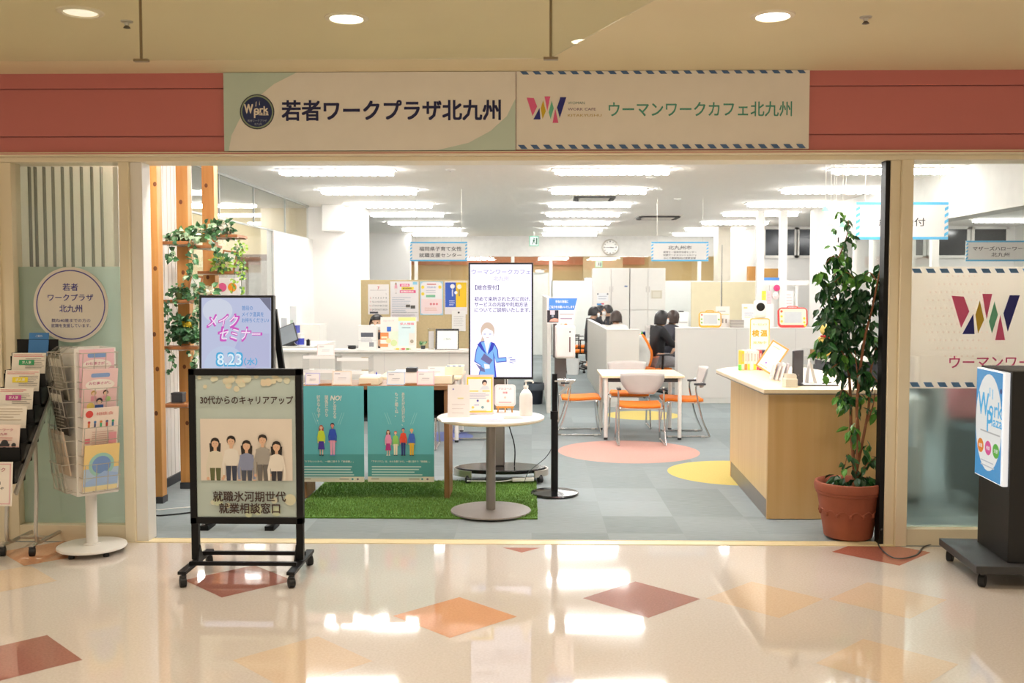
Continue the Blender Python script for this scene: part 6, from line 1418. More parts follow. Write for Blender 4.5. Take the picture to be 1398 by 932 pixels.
# (the ledge carries two brown cartons and a blue tray)
carton(1022, 1041, 363.5, 'brown cardboard box at the left on the ledge behind the white posts', .18)
carton(1043, 1066, 366.5, 'brown cardboard box at the right on the ledge behind the white posts', .17, mat('cardboard_light', '#b88a4c', .8, var=.05))
o, w, h = solid('plastic_tray', 'blue plastic tray before the cardboard boxes on the ledge', 'tray', 1042, 378, 1066, 382, 16.9, .2, mat('tray_blue', '#4a86cc', .4)); o.location.z = P(1050, 386, 16.9).z + .041; o.location.y = 16.87
for a_, b_, col, lab in ((1040, 1045.5, '#e9dc3a', 'yellow leaflet hanging in the rack below the white rail'), (1047, 1053, '#f0cbd0', 'pale pink leaflet hanging in the rack below the white rail'), (1072, 1083, '#efe9e9', 'white leaflet hanging in the rack below the white rail')):
    o, fx, fz, w, h = sheet_px('hung_leaflet', lab, 'leaflet', a_, 397, b_, 430, 16.84, .003, col); p = PR(-.003); p.lines(-w * .35, h * .85, w * .35, 4, h * .12, h * .02, '#c9a9a0'); p.build('print', o)
c = P(1062, 393, 16.75); b = MB()
for k in range(12): a_ = k * PI / 6; b.ell((.035 * math.cos(a_), 0, .035 * math.sin(a_)), .022, .014, .022, 8, 6)
b.ell((0, -.008, 0), .03, .016, .03, 10, 6)
o = b.build('paper_rosette', mat('rosette', '#e0457e', .7)); o.location = (c.x, 16.82, c.z); tag(o, 'deep pink paper rosette hanging below the white rail', 'rosette')
c = P(1060, 404, 16.75); b = MB()
for k in range(10): a_ = k * PI / 5; b.ell((.035 * math.cos(a_), 0, .035 * math.sin(a_)), .024, .014, .024, 8, 6)
b.ell((0, -.006, 0), .03, .014, .03, 10, 6); o = b.build('paper_rosette', mat('rosette_pale', '#f2dbd8', .7)); o.location = (c.x, 16.82, c.z); tag(o, 'pale pink paper rosette just under the deep pink one', 'rosette')

# ================================================================== RECEPTION DESK AND RIGHT SIDE
t = thing('reception_desk', 'pale maple reception desk with pointed overhanging top and grey plinth', 'desk', (2.05, 7.8, 0))
ox, oy = 2.05, 7.8; ZR = .918
sh = lambda pts: [(x - ox, y - oy) for x, y in pts]
nl, nr = P(1043, 533, 6.86).x, 2.47
top = [(nl, 6.86), (nr, 6.86), (2.47, 8.55)] + [tuple(v[:2]) for v in smoothpath([(2.4, 8.85, 0), (2.2, 8.98, 0), (1.95, 8.96, 0), (1.72, 8.80, 0), (1.585, 8.56, 0)], 5)]
MB().slab(sh(top), ZR - .028, ZR).build('worktop', MAPLETOP, t, bevel=.003)
MB().slab(sh([(x * .999 + .002, y * .999 + .008) for x, y in top]), ZR - .036, ZR - .0282).build('edge_strip', GREYM, t)
xl0, xl1 = P(1047, 700, 6.92).x, P(998, 640, 8.5).x
MB().box(xl0 - ox, 6.92 - oy, .004, 2.44 - ox, 6.95 - oy, ZR - .037).build('end_panel', wood('maple_end', '#d2ab70', '#dcb983', .4, 2, 1.2), t, bevel=.002)
MB().slab(sh([(xl0, 6.951), (xl0 + .03, 6.951), (xl1 + .03, 8.52), (xl1, 8.52)]), .135, ZR - .037).build('side_panel', MAPLE, t)
MB().slab(sh([(xl0 + .004, 6.951), (xl0 + .03, 6.951), (xl1 + .03, 8.52), (xl1 + .004, 8.52)]), 0, .1345).build('plinth', GREYM, t)
MB().slab(sh([(xl1, 8.521), (2.4, 8.521), (2.4, 8.55), (xl1, 8.55)]), 0, ZR - .037).build('back_panel', MAPLE, t)
MB().box(2.1 - ox, 6.96 - oy, .70, 2.44 - ox, 8.5 - oy, .72).build('inner_shelf', LWHITE, t)
RZ_ = ZR + .0006
# books between ends
BK = [(.024, .165, '#e9c33c', '#f2ead6'), (.026, .17, '#efe6dc', '#d98a3a'), (.022, .168, '#f2ece6', '#f0e040'), (.028, .172, '#f0ebe6', '#efe9e2'), (.026, .166, '#f2eee8', '#f0e13a'), (.022, .165, '#e8dcd4', '#c8405c'), (.024, .17, '#b8484c', '#7c3038'), (.024, .17, '#2b3040', '#444c66'), (.022, .172, '#5c6a8c', '#37435c'), (.022, .168, '#9cc04e', '#5d8a3c'), (.026, .172, '#d8506c', '#e8c83a'), (.024, .174, '#3a3440', '#8a5a70')]
BL_ = ('yellow spined book, leftmost of the row', 'cream book beside the yellow spined one', 'white book with yellow foot, third from the left', 'plain white book, fourth from the left', 'white book with yellow foot beside the pink footed one', 'pale book with crimson foot', 'dark red book in the row', 'black book right of the dark red one', 'slate blue book in the row', 'green book in the row', 'rose book near the right end of the row', 'dark plum book, rightmost of the row')
x = P(1010.5, 500, 8.55).x
for (w, h, c1, c2), lab in zip(BK, BL_):
    w *= 1.0; t = thing('book', lab + ' on the reception desk', 'book', (x + w / 2, 8.5, RZ_), 0, 'row of books on the reception desk')
    MB().box(-w / 2 + .0005, 0, 0, w / 2 - .0005, .125, h).build('cover', mat('book_' + c1[1:], c1, .5), t, bevel=.002); p = PR(0); p.rect(-w / 2 + .002, .004, w / 2 - .002, h * .32, c2); p.rect(-w * .18, h * .45, w * .18, h * .85, '#b5a89c' if c1[1] in 'ef' else '#d9d2cc'); p.build('spine_print', t); MB().box(-w / 2 + .003, .002, .002, w / 2 - .003, .1262, h - .003).build('pages', ink('#f4f0e6'), t); x += w + .0005
o = MB().box(0, 0, 0, .022, .05, .05).build('tape_dispenser', mat('lime_plastic', '#6fd04a', .35), bevel=.004); o.location = (P(1006.5, 500, 8.55).x, 8.47, RZ_); tag(o, 'small lime green block left of the book row', 'desk item')
# thermometer sign stand behind the desk
Y = 9.06; c = P(1037, 455, Y); t = thing('thermometer_stand', 'white face thermometer on a stand with a yellow lettered board', 'thermometer', (c.x, Y, 0))
a, d = P(1023.5, 478, Y), P(1051.5, 434, Y); w, h = d.x - a.x, d.z - a.z
p = PR(-.006 - .0)
MB().cyl((0, .03, .02), (0, .03, d.z + .03), .016, n=14).build('pole', WPLAS, t); MB().lathe([(.001, .001), (.15, .001), (.15, .015), (.02, .025), (.001, .025)], (0, .03, 0), 32).build('base', WPLAS, t)
p.rrect(-w / 2, a.z, w / 2, d.z, .02, '#f4f0e8'); p.rrect(-w / 2 + .002, a.z + .002, w / 2 - .002, d.z - .002, .02, '#efc03a'); p.rrect(-w / 2 + .010, a.z + .0, w / 2 - .010, d.z - .010, .015, '#f4f1ea')
p.text('サーモカメラ', 0, d.z - h * .2, '#efc64e', w=w * .7, h=h * .07, bold=.01); p.text('検温', 0, d.z - h * .47, '#e6a61e', w=w * .74, h=h * .2, bold=.04, space=1.3); p.text('実施中', 0, d.z - h * .76, '#efc64e', w=w * .66, h=h * .08, bold=.01)
o = p.build('sign_board', t); MB().box(-w / 2, -.004, a.z, w / 2, .01, d.z).build('backing', WPLAS, t, bevel=.004)
hc = P(1037, 421, Y).z; MB().box(-.058, -.03, hc - .085, .058, .02, hc + .075).build('terminal', WPLAS, t, bevel=.045, seg=5)
b = MB().lathe([(.001, .032), (.036, .032), (.04, .028), (.04, .02)], n=32); b.v = [(x, -z, y + hc + .015) for x, y, z in b.v]; b.build('camera_window', mat('lens_black', '#121214', .1), t)
# leaning framed card, magazines, card box, tablet, tent
a, d = P(1032, 507, 7.8), P(1075, 459, 7.8)
t = thing('clip_frame', 'wood framed sheet leaning on the reception desk beside the books', 'frame', (P(1042, 505, 7.95).x, 7.95, RZ_)); t.rotation_euler = (R(-20), R(30), R(-28))
w, h = .15, .25
MB().box(-w / 2, -.008, 0, w / 2, .008, .012).box(-w / 2, -.008, h - .012, w / 2, .008, h).box(-w / 2, -.008, 0, -w / 2 + .012, .008, h).box(w / 2 - .012, -.008, 0, w / 2, .008, h).build('frame', EAS, t, bevel=.002); MB().box(-w / 2 + .011, -.002, .011, w / 2 - .011, .006, h - .011).build('sheet', ink('#f2ecee'), t); p = PR(-.002); p.rect(-w * .3, h * .82, w * .1, h * .85, '#efd2a0'); p.lines(-w * .32, h * .7, w * .3, 5, h * .08, h * .012, '#dcd4d8'); p.circ(-w * .1, h * .25, .008, '#8a6ab8'); p.rect(-w * .3, h * .1, w * .1, h * .13, '#efd9b0'); p.build('print', t); t.location.z = RZ_ + .045
for k in range(4):
    o = MB().box(-.006, -.07, 0, .006, .07, .135).build('pamphlet_holder', (WPLAS, mat('grey_white', '#d2cdcb', .5))[k % 2], bevel=.001); g = P(1052 + k * 6, 505, 7.62 - .05 * k); o.location = (g.x, 7.62 - .05 * k, RZ_ + .003); o.rotation_euler = (0, R(15), R(-8)); tag(o, '%s of the four leaning white pamphlets on the reception desk' % ('leftmost', 'second from left', 'third from left', 'rightmost')[k], 'pamphlet', 'leaning pamphlets on the reception desk')
    MB().box(-.0066, -.06, .02, -.0061, .06, .11).build('print', ink(('#c9c2c4', '#b8b0b4', '#d8c8c0', '#c0b8bc')[k]), o)
g = P(1076, 521, 7.1); t = thing('card_box', 'small white box full of cards on the reception desk', 'box', (g.x, 7.05, RZ_)); MB().box(-.042, -.05, 0, .042, .05, .06).build('box', mat('card_box', '#dfdbcb', .5), t, bevel=.003)
for k in range(6): MB().box(-.036, -.04 + k * .013, .03, .036, -.038 + k * .013, .085 + .004 * (k % 3)).build('card', ink(('#efe6d4', '#f2eee4')[k % 2]), t)
g = P(1086, 520, 7.18); t = thing('tablet', 'dark grey upright tablet seen from behind on the reception desk', 'tablet', (g.x + .02, 7.2, RZ_)); t.rotation_euler.z = R(48)
MB().box(-.075, -.008, .01, .075, .008, .25).build('body', mat('tablet_grey', '#4c4a4c', .4), t, bevel=.006); MB().box(-.07, -.06, 0, .07, .07, .008).build('foot', BPLAS, t); p = PR(-.008); p.circ(0, .07, .006, '#8a8888'); p.build('mark', t)
t = thing('clipboard', 'black clipboard with white papers lying on the reception desk', 'clipboard', (P(1118, 523, 7.15).x, 7.2, RZ_)); MB().box(-.12, -.09, 0, .13, .09, .006).build('board', BPLAS, t, bevel=.002); MB().box(-.11, -.08, .0062, .12, .08, .009).build('papers', ink('#f2f0ee'), t); MB().bar((.03, -.04, .014), (.12, .06, .014), .008, .008).build('pen', DGREY, t)
g = P(1103, 515, 7.3); t = thing('tent_card', 'white folded tent card on the black clipboard', 'card', (g.x, 7.22, RZ_ + .0095)); MB().add([(-.03, -.045, 0), (-.012, -.02, .17), (-.012, .03, .17), (-.03, .055, 0), (.035, -.045, 0), (.035, .055, 0)], [(0, 1, 2, 3), (1, 4, 5, 2)]).build('folded_card', ink('#f0ece8'), t, thick=.003, smooth=False); MB().box(-.02, -.02, .0, .02, .03, .003).build('crease_foot', ink('#d8cfc4'), t)
o, fx, fz, w, h = sheet_px('acrylic_screen', 'clear acrylic notice holder with a grey sheet behind the tent card', 'holder', 1094, 474, 1113, 518, 7.55, .004, '#ffffff'); o.data.materials[0] = ACRYL; o.location.z = RZ_; MB().box(-w * .5, .001, h * .5, w * .45, .003, h * .75).build('sheet', ink('#c8ccd0'), o)

# dark side desk with plush toy, further in
t = thing('side_desk', 'dark fronted side desk behind the reception desk, carrying the plush toy', 'desk', (4.08, 12.4, 0)); hw = .50
zd = 1.6 - (490 - 396) * 12.2 / F_PX
MB().box(-hw, -.25, zd - .025, hw, .35, zd).build('worktop', LWHITE, t, bevel=.003); MB().box(-hw, -.2, .05, hw, -.18, zd - .0255).build('front_panel', mat('dark_front', '#35363b', .5), t)
for s in (-1, 1): MB().box(s * (hw - .02) - .02, -.179, 0, s * (hw - .02) + .02, .3, zd - .0255).build('side_panel', DGREY, t)
PL = mat('plush_yellow', '#e3c66e', .95, var=.08, scale=60, bump=.5); zd += .0008
g = P(1128, 480, 12.35); t = thing('plush_toy', 'yellow plush animal with a red ribbon sitting behind the reception desk', 'plush toy', (g.x, 12.38, zd))
b = MB().ell((0, 0, .15), .085, .08, .15, 18, 12).ell((.0, -.02, .35), .075, .075, .075, 18, 12).ell((.01, -.09, .33), .035, .04, .03, 12, 8)
for s in (-1, 1): b.ell((s * .08, -.09, .035), .045, .09, .035, 12, 8).ell((s * .085, -.04, .19), .03, .035, .08, 12, 8)
b.build('body', PL, t)
MB().ell((-.05, .0, .425), .022, .014, .04, 10, 8).build('ear', PL, t); b = MB().tube([(.04, 0, .39), (.085, .0, .425), (.11, 0, .45)], [.03, .024, .006], 10); b.build('ear', PL, t)
b = MB().lathe([(.06, -.012), (.072, 0), (.06, .012)], (0, -.01, .275), 24).box(-.018, -.09, .12, .018, -.078, .27).ell((0, -.085, .272), .025, .02, .02, 10, 6); b.build('ribbon', mat('ribbon_red', '#c02c34', .5), t)
MB().ell((-.025, -.088, .365), .008, .006, .008, 8, 6).ell((.03, -.088, .365), .008, .006, .008, 8, 6).ell((.01, -.128, .335), .012, .008, .009, 8, 6).build('eyes', RUBBER, t)
g = P(1117, 490, 12.3); o = MB().box(-.05, -.03, 0, .05, .03, .11).build('small_box', CARD, bevel=.002); o.location = (g.x - .01, 12.42, zd); tag(o, 'small brown box left of the plush toy', 'box')
for k, (px, lab) in enumerate(((1188, 'left of the two white file boxes at the pillar'), (1199, 'right of the two white file boxes at the pillar'))):
    g = P(px, 490, 12.3); o = MB().box(-.045, 0, 0, .045, .25, .24).build('file_box', WPLAS, bevel=.002); o.location = (g.x, 12.3, zd); tag(o, lab, 'file box', 'white file boxes at the pillar'); p = PR(0); p.rect(-.03, .03, .03, .06, '#3f4046'); p.build('label_strip', o)
# white side cabinet behind the pane
t = thing('white_cabinet', 'low white cabinet right of the reception desk behind the pillar', 'cabinet', (2.72, 7.9, 0)); MB().box(-.22, -.28, .05, .22, .28, .80).build('carcass', mat('cabinet_grey', '#d6d3cf', .5), t, bevel=.004); MB().box(-.22, -.26, 0, .22, .26, .0495).build('plinth', DGREY, t)
for s in (-1, 1): d = MB().box(min(0, s * .215) + .003, -.3, .06, max(0, s * .215) - .003, -.281, .79).build('door', mat('cabinet_grey', '#d6d3cf', .5), t, bevel=.002); MB().box(s * .04 - .006, -.315, .4, s * .04 + .006, -.3, .52).build('handle', SILVER, d)
t = thing('lobby_sofa', 'dark sofa with a pink cushion back blurred behind the frosted pane', 'sofa', (3.66, 7.5, 0)); MB().box(-.5, -.35, .1, .5, .35, .62).build('seat', mat('sofa_dark', '#3f5058', .8), t, bevel=.04, seg=3); MB().box(-.5, .15, .621, .5, .35, .96).build('backrest', mat('sofa_pink', '#d8848c', .8), t, bevel=.05, seg=3)
for sx in (-.45, .45):
    for sy in (-.3, .3): MB().cyl((sx, sy, 0), (sx, sy, .1), .02, n=10).build('leg', DGREY, t)

# hanging triangle garland
t = thing('triangle_garland', 'paper triangle garland hanging from the office ceiling', 'garland', P(1150, 262, 9.2)); o_ = t.location.copy(); t.location.z = CEIL; o_.z = CEIL
cols = ('#7fcaa0', '#e8d8b8', '#cfe2ea', '#7fcaa0', '#b9dfe0', '#e6cdb8')
for k, (px, py) in enumerate(((1127, 284), (1134, 305), (1141, 304), (1150, 306), (1138, 317), (1155, 261))):
    q = P(px, py, 9.2) - o_; s = .034; MB().prism([(q.x - s, q.z - .025), (q.x + s, q.z - .032), (q.x - .002, q.z + .03)], q.y - .001, q.y + .001).build('triangle', ink(cols[k]), t); MB().tube([(q.x, q.y, q.z + .03), (q.x, q.y, -.001)], .0012, 5).build('thread', ink('#d8d4c8'), t)

# ---- potted tree
TX, TY = P(1158, 700, 6.42).x, 6.42
t = thing('potted_tree', 'leafy green weeping tree in a terracotta pot at the entrance', 'plant', (TX, TY, .0065))
k = 6.42 / F_PX
TC = mat('terracotta', '#955038', .75, var=.10, scale=9, bump=.25)
prof = [(.001, .004), (.132, 0), (.15, .012), (.158, .06), (.188, .24), (.196, .285), (.204, .290), (.205, .305), (.212, .31), (.216, .345), (.210, .362), (.195, .365), (.186, .355), (.18, .3), (.001, .3)]
MB().lathe(prof, n=56).build('pot', TC, t)
b = MB()
for j in range(14):
    a = j * 2 * PI / 14; r_ = .176
    b.tube(smoothpath([(r_ * math.cos(a + u * .4) + .003 * math.cos(a), r_ * math.sin(a + u * .4) + .003 * math.sin(a), .17 + .022 * math.sin(u * PI)) for u in (0, .33, .66, 1)], 4), .006, 6); b.ell((r_ * 1.01 * math.cos(a), r_ * 1.01 * math.sin(a), .165), .012, .012, .014, 8, 6)
b.build('relief_band', TC, t)
MB().lathe([(.001, .325), (.12, .322), (.178, .315), (.179, .301)], n=40).build('soil', mat('soil', '#3a2a1e', .95, bump=.8, scale=50), t)
BARK = mat('bark', '#8a5a3c', .8, var=.2, scale=25, bump=.4)
def tp(px, py, dy=0.0): v = P(px, py, TY + dy); return Vector((v.x - TX, dy, v.z - .0065))
base = tp(1166, 672)
LIMB = [([(1165, 680), (1166, 640), (1162, 590), (1161, 540), (1157, 490), (1148, 450), (1142, 415), (1139, 385), (1144, 352)], .05, .013), ([(1166, 678), (1169, 640), (1172, 600), (1170, 555), (1175, 500), (1181, 460), (1191, 420), (1198, 385), (1204, 358)], -.04, .014), ([(1168, 650), (1180, 590), (1186, 555), (1188, 510), (1200, 460), (1206, 420), (1211, 385), (1216, 365)], .02, .010), ([(1185, 575), (1192, 552), (1195, 530)], .02, .006), ([(1170, 555), (1171, 520), (1167, 478)], -.04, .007)]
paths = []
b = MB(); random.seed(42)
for pts, dy, r0 in LIMB:
    n = len(pts); path = smoothpath([tp(x, y, dy * i / (n - 1) * 2.2) for i, (x, y) in enumerate(pts)], 6); m = len(path)
    b.tube(path, [r0 * (1 - .72 * i / (m - 1)) for i in range(m)], 9); paths.append(path)
TW = [[(1142, 415), (1132, 395), (1122, 380), (1117, 372)], [(1144, 352), (1150, 340), (1157, 318), (1158, 300)], [(1157, 490), (1140, 470), (1122, 462), (1117, 466)], [(1157, 490), (1138, 500), (1124, 515)], [(1175, 500), (1155, 470), (1148, 440)], [(1181, 460), (1176, 430), (1168, 405)], [(1198, 385), (1188, 372), (1180, 376)], [(1206, 420), (1213, 400), (1217, 392)], [(1161, 540), (1150, 532), (1146, 545)], [(1200, 460), (1210, 470), (1213, 485)], [(1188, 510), (1197, 520), (1203, 540)], [(1144, 352), (1136, 350), (1126, 362)], [(1139, 385), (1155, 372), (1166, 380)], [(1166, 640), (1158, 620), (1153, 640)], [(1169, 655), (1185, 632), (1203, 625)], [(1148, 450), (1130, 432), (1118, 438)], [(1211, 385), (1214, 372), (1221, 352)], [(1216, 365), (1210, 350), (1211, 340)]]
tw = []
for j, pts in enumerate(TW):
    dy = random.uniform(-.12, .12); path = smoothpath([tp(x, y, dy * (i + .3) / len(pts)) for i, (x, y) in enumerate(pts)], 5); b.tube(path, [.0045 * (1 - .6 * i / len(path)) for i in range(len(path))], 6); tw.append(path)
b.build('trunk', BARK, t)
FG = [mat('ficus_dark', '#1f4a28', .32, var=.25, scale=18), mat('ficus_mid', '#2f6532', .32, var=.2, scale=18), mat('ficus_light', '#5d9a3a', .36, var=.2, scale=18)]
L = MB()
def droop(c, n, rx, rz, pal, size=.082):
    for _ in range(n):
        q = rv()
        while q.length > 1: q = rv()
        pos = c + Vector((q.x * rx, q.y * rx * .9, q.z * rz)); d = Vector((random.uniform(-.6, .6), random.uniform(-.6, .6), random.uniform(-1.1, -.15)))
        leaf(L, pos, d, Vector((random.uniform(-.8, .8), random.uniform(-1, .4), random.uniform(.1, .8))), size * random.uniform(.75, 1.2), size * random.uniform(.42, .56), random.choice(pal), .12)
D_ = (0, 0, 0, 1)
for px, py, n, rx, rz, pal in ((1137, 398, 46, .10, .10, D_), (1150, 372, 26, .08, .07, (0, 1, 2)), (1130, 425, 34, .07, .07, D_), (1142, 440, 46, .10, .10, D_), (1155, 470, 40, .09, .10, D_), (1135, 468, 28, .07, .06, D_), (1178, 440, 44, .09, .10, D_), (1197, 400, 34, .07, .09, D_), (1172, 405, 34, .08, .08, D_), (1160, 425, 30, .08, .08, D_), (1192, 470, 30, .07, .09, D_),
                           (1165, 505, 40, .11, .09, (0, 0, 1)), (1140, 492, 26, .07, .06, D_), (1185, 520, 26, .07, .07, (0, 1)), (1170, 548, 20, .08, .06, (0, 1, 2)), (1150, 545, 8, .05, .05, (1, 2)), (1195, 560, 10, .05, .06, (1, 2)), (1165, 590, 14, .05, .08, (1, 2)), (1180, 610, 8, .04, .06, (1, 2)),
                           (1148, 655, 30, .06, .05, (0, 0, 1)), (1182, 655, 30, .08, .04, (0, 0, 1)), (1166, 668, 24, .12, .03, (0, 1)), (1190, 625, 12, .06, .02, (1, 1, 0)), (1210, 380, 12, .04, .07, (0, 1)), (1122, 376, 8, .03, .03, (1, 2)), (1118, 478, 5, .03, .03, (2, 2, 1)), (1212, 470, 9, .03, .08, (1, 2)), (1150, 352, 14, .05, .04, (1, 2)), (1180, 378, 10, .05, .03, (1, 2)), (1205, 365, 8, .04, .03, (0, 1))):
    droop(tp(px, py, random.uniform(-.04, .04)), n, rx, rz, pal)
for path in tw:
    for v in path[::2]: droop(v, 2, .02, .02, (0, 1, 2), .07)
for px, py in ((1146, 291), (1152, 295), (1157, 300), (1160, 316), (1141, 312), (1165, 322), (1150, 330), (1164, 332), (1136, 335), (1153, 345)): droop(tp(px, py), 4, .02, .012, (1, 2), .045)
L.build('foliage', FG, t, smooth=False)

# ---- light box column at the right edge
KX, KY = 2.86, 5.66; kr = R(-94.6)
t = thing('lightbox_column', 'black wheeled column with a lit blue and white poster at the right edge', 'sign column', (KX, KY, 0)); t.rotation_euler.z = kr
# local -Y faces the left of the picture, local +X comes towards the viewer
pf = lambda px, py, Y: (Matrix.Rotation(-kr, 4, 'Z') @ (P(px, py, Y) - Vector((KX, KY, 0))))
n_, f_ = pf(1372, 512, 5.40), pf(1335, 505, 5.81)
x1, x0, yf = n_.x, f_.x, n_.y; zt_, zb_ = 1.155, .535
MB().box(x0 - .02, yf + .0305, .125, x1 + .02, yf + .62, zt_ + .01).build('column', mat('column_black', '#18181a', .5), t, bevel=.004)
MB().box(x0, yf, zb_, x1, yf + .03, zt_).build('lightbox', mat('lightbox_white', '#e8eef6', .4, emit=.55), t, bevel=.003)
p = PR(yf); K1 = lambda h: glow(h, .8); w = x1 - x0; h = zt_ - zb_; m = (x0 + x1) / 2; zz = lambda v: zb_ + v * h
p.rect(x0 + .004, zz(.01), x1 - .025, zz(.99), K1('#4b9bd2')); p.circ(m - .01, zz(.52), w * .47, K1('#f2f1ec'), rz=h * .44)
p.text('W', m - w * .22, zz(.68), K1('#55b5e6'), w=w * .38, h=h * .2, bold=.02); p.text('ork', m + w * .22, zz(.655), K1('#55b5e6'), w=w * .46, h=h * .14, bold=.015); p.text('P', m + w * .02, zz(.53), K1('#55b5e6'), w=w * .18, h=h * .2, bold=.015); p.text('laza', m + w * .28, zz(.545), K1('#55b5e6'), w=w * .36, h=h * .09, bold=.015)
p.rect(m + w * .0, zz(.76), m + w * .03, zz(.84), K1('#7cc4ea')); p.rect(m + w * .1, zz(.74), m + w * .13, zz(.83), K1('#7cc4ea')); p.circ(m + w * .4, zz(.83), .014, K1('#2b3a78'))
p.lines(m - w * .3, zz(.44), m + w * .4, 1, .03, .008, K1('#b9b6b4'), 0)
for q, cc, s in ((-.28, '#ea8a3a', '就職'), (0, '#e2589a', '相談'), (.28, '#62b44a', '支援')): p.circ(m + q * w, zz(.29), w * .115, K1(cc), rz=h * .065); p.text(s, m + q * w, zz(.29), K1('#f8f4ee'), w=w * .13, h=h * .035, bold=.01)
p.lines(m - w * .25, zz(.17), m + w * .25, 2, .025, .007, K1('#c3c6cc'), .1); p.build('poster', t)
MB().box(x0 - .1, yf - .16, .082, x1 + .1, yf + .75, .124).build('base_plate', mat('base_grey', '#3a3a3c', .5), t, bevel=.003)
for xx in (x0 - .05, x1 + .05):
    for yy in (yf - .11, yf + .68): caster(t, xx, yy, 0, .034, 1.0)
g1, g2_ = G(1198, 731), G(1292, 742)
b = MB().tube(smoothpath([P(1204, 722, 6.19), G(1197, 733, .005), G(1202, 748, .005), G(1222, 762, .005), G(1250, 758, .005), G(1262, 746, .005), G(1285, 743, .005), G(1310, 748, .03), G(1318, 745, .07)], 8), .005, 8)
b.v = [(x, y, max(z, .005)) for x, y, z in b.v]
o = b.build('extension_cord', DGREY); tag(o, 'grey power cord on the passage floor running to the light box column', 'cord')
b = MB().tube(smoothpath([P(198, 680, 7.0), G(205, 692, .006), G(215, 696, .006), G(235, 694, .006), G(262, 692, .006)], 8), .005, 8); b.v = [(x, y, max(z, .006)) for x, y, z in b.v]; o = b.build('extension_cord', WPLAS); tag(o, 'white power cord on the carpet by the nearest pine post', 'cord')
b = MB().tube(smoothpath([G(202, 694, .006), G(212, 703, .006), G(235, 702, .006), G(262, 699, .006)], 8), .005, 8); o = b.build('extension_cord', BLACK); tag(o, 'black power cord on the carpet by the nearest pine post', 'cord')

# ================================================================== PEOPLE
SKIN = mat('skin', '#e2b799', .55, var=.05, scale=20)
HAIRM = {'black': mat('hair_black', '#1b1618', .4, var=.2, scale=40), 'brown': mat('hair_brown', '#33231d', .4, var=.2, scale=40)}
def skinmesh(name, chains, m, parent, sub=2, root=0):
    """chains: lists of (point, radius); the first point of a later chain is welded to an equal earlier point."""
    vs, rs, es, idx = [], [], [], {}
    for ch in chains:
        prev = None
        for pnt, r in ch:
            key = tuple(round(c, 4) for c in pnt)
            if key not in idx: idx[key] = len(vs); vs.append(pnt); rs.append(r)
            i = idx[key]
            if prev is not None and prev != i: es.append((prev, i))
            prev = i
    me = bpy.data.meshes.new(name); me.from_pydata(vs, es, []); o = bpy.data.objects.new(name, me); COL.objects.link(o)
    sk = o.modifiers.new('skin', 'SKIN'); sk.use_smooth_shade = True
    for i, v in enumerate(me.skin_vertices[0].data):
        r = rs[i]; v.radius = r if isinstance(r, tuple) else (r, r); v.use_root = (i == root)
    s = o.modifiers.new('sub', 'SUBSURF'); s.levels = s.render_levels = sub
    dg = bpy.context.evaluated_depsgraph_get(); dg.update()
    m2 = bpy.data.meshes.new_from_object(o.evaluated_get(dg)); bpy.data.objects.remove(o); bpy.data.meshes.remove(me)
    m2.materials.clear(); m2.materials.append(m); m2.polygons.foreach_set('use_smooth', [True] * len(m2.polygons)); m2.name = name
    o = bpy.data.objects.new(name, m2); COL.objects.link(o); o.parent = parent
    return o
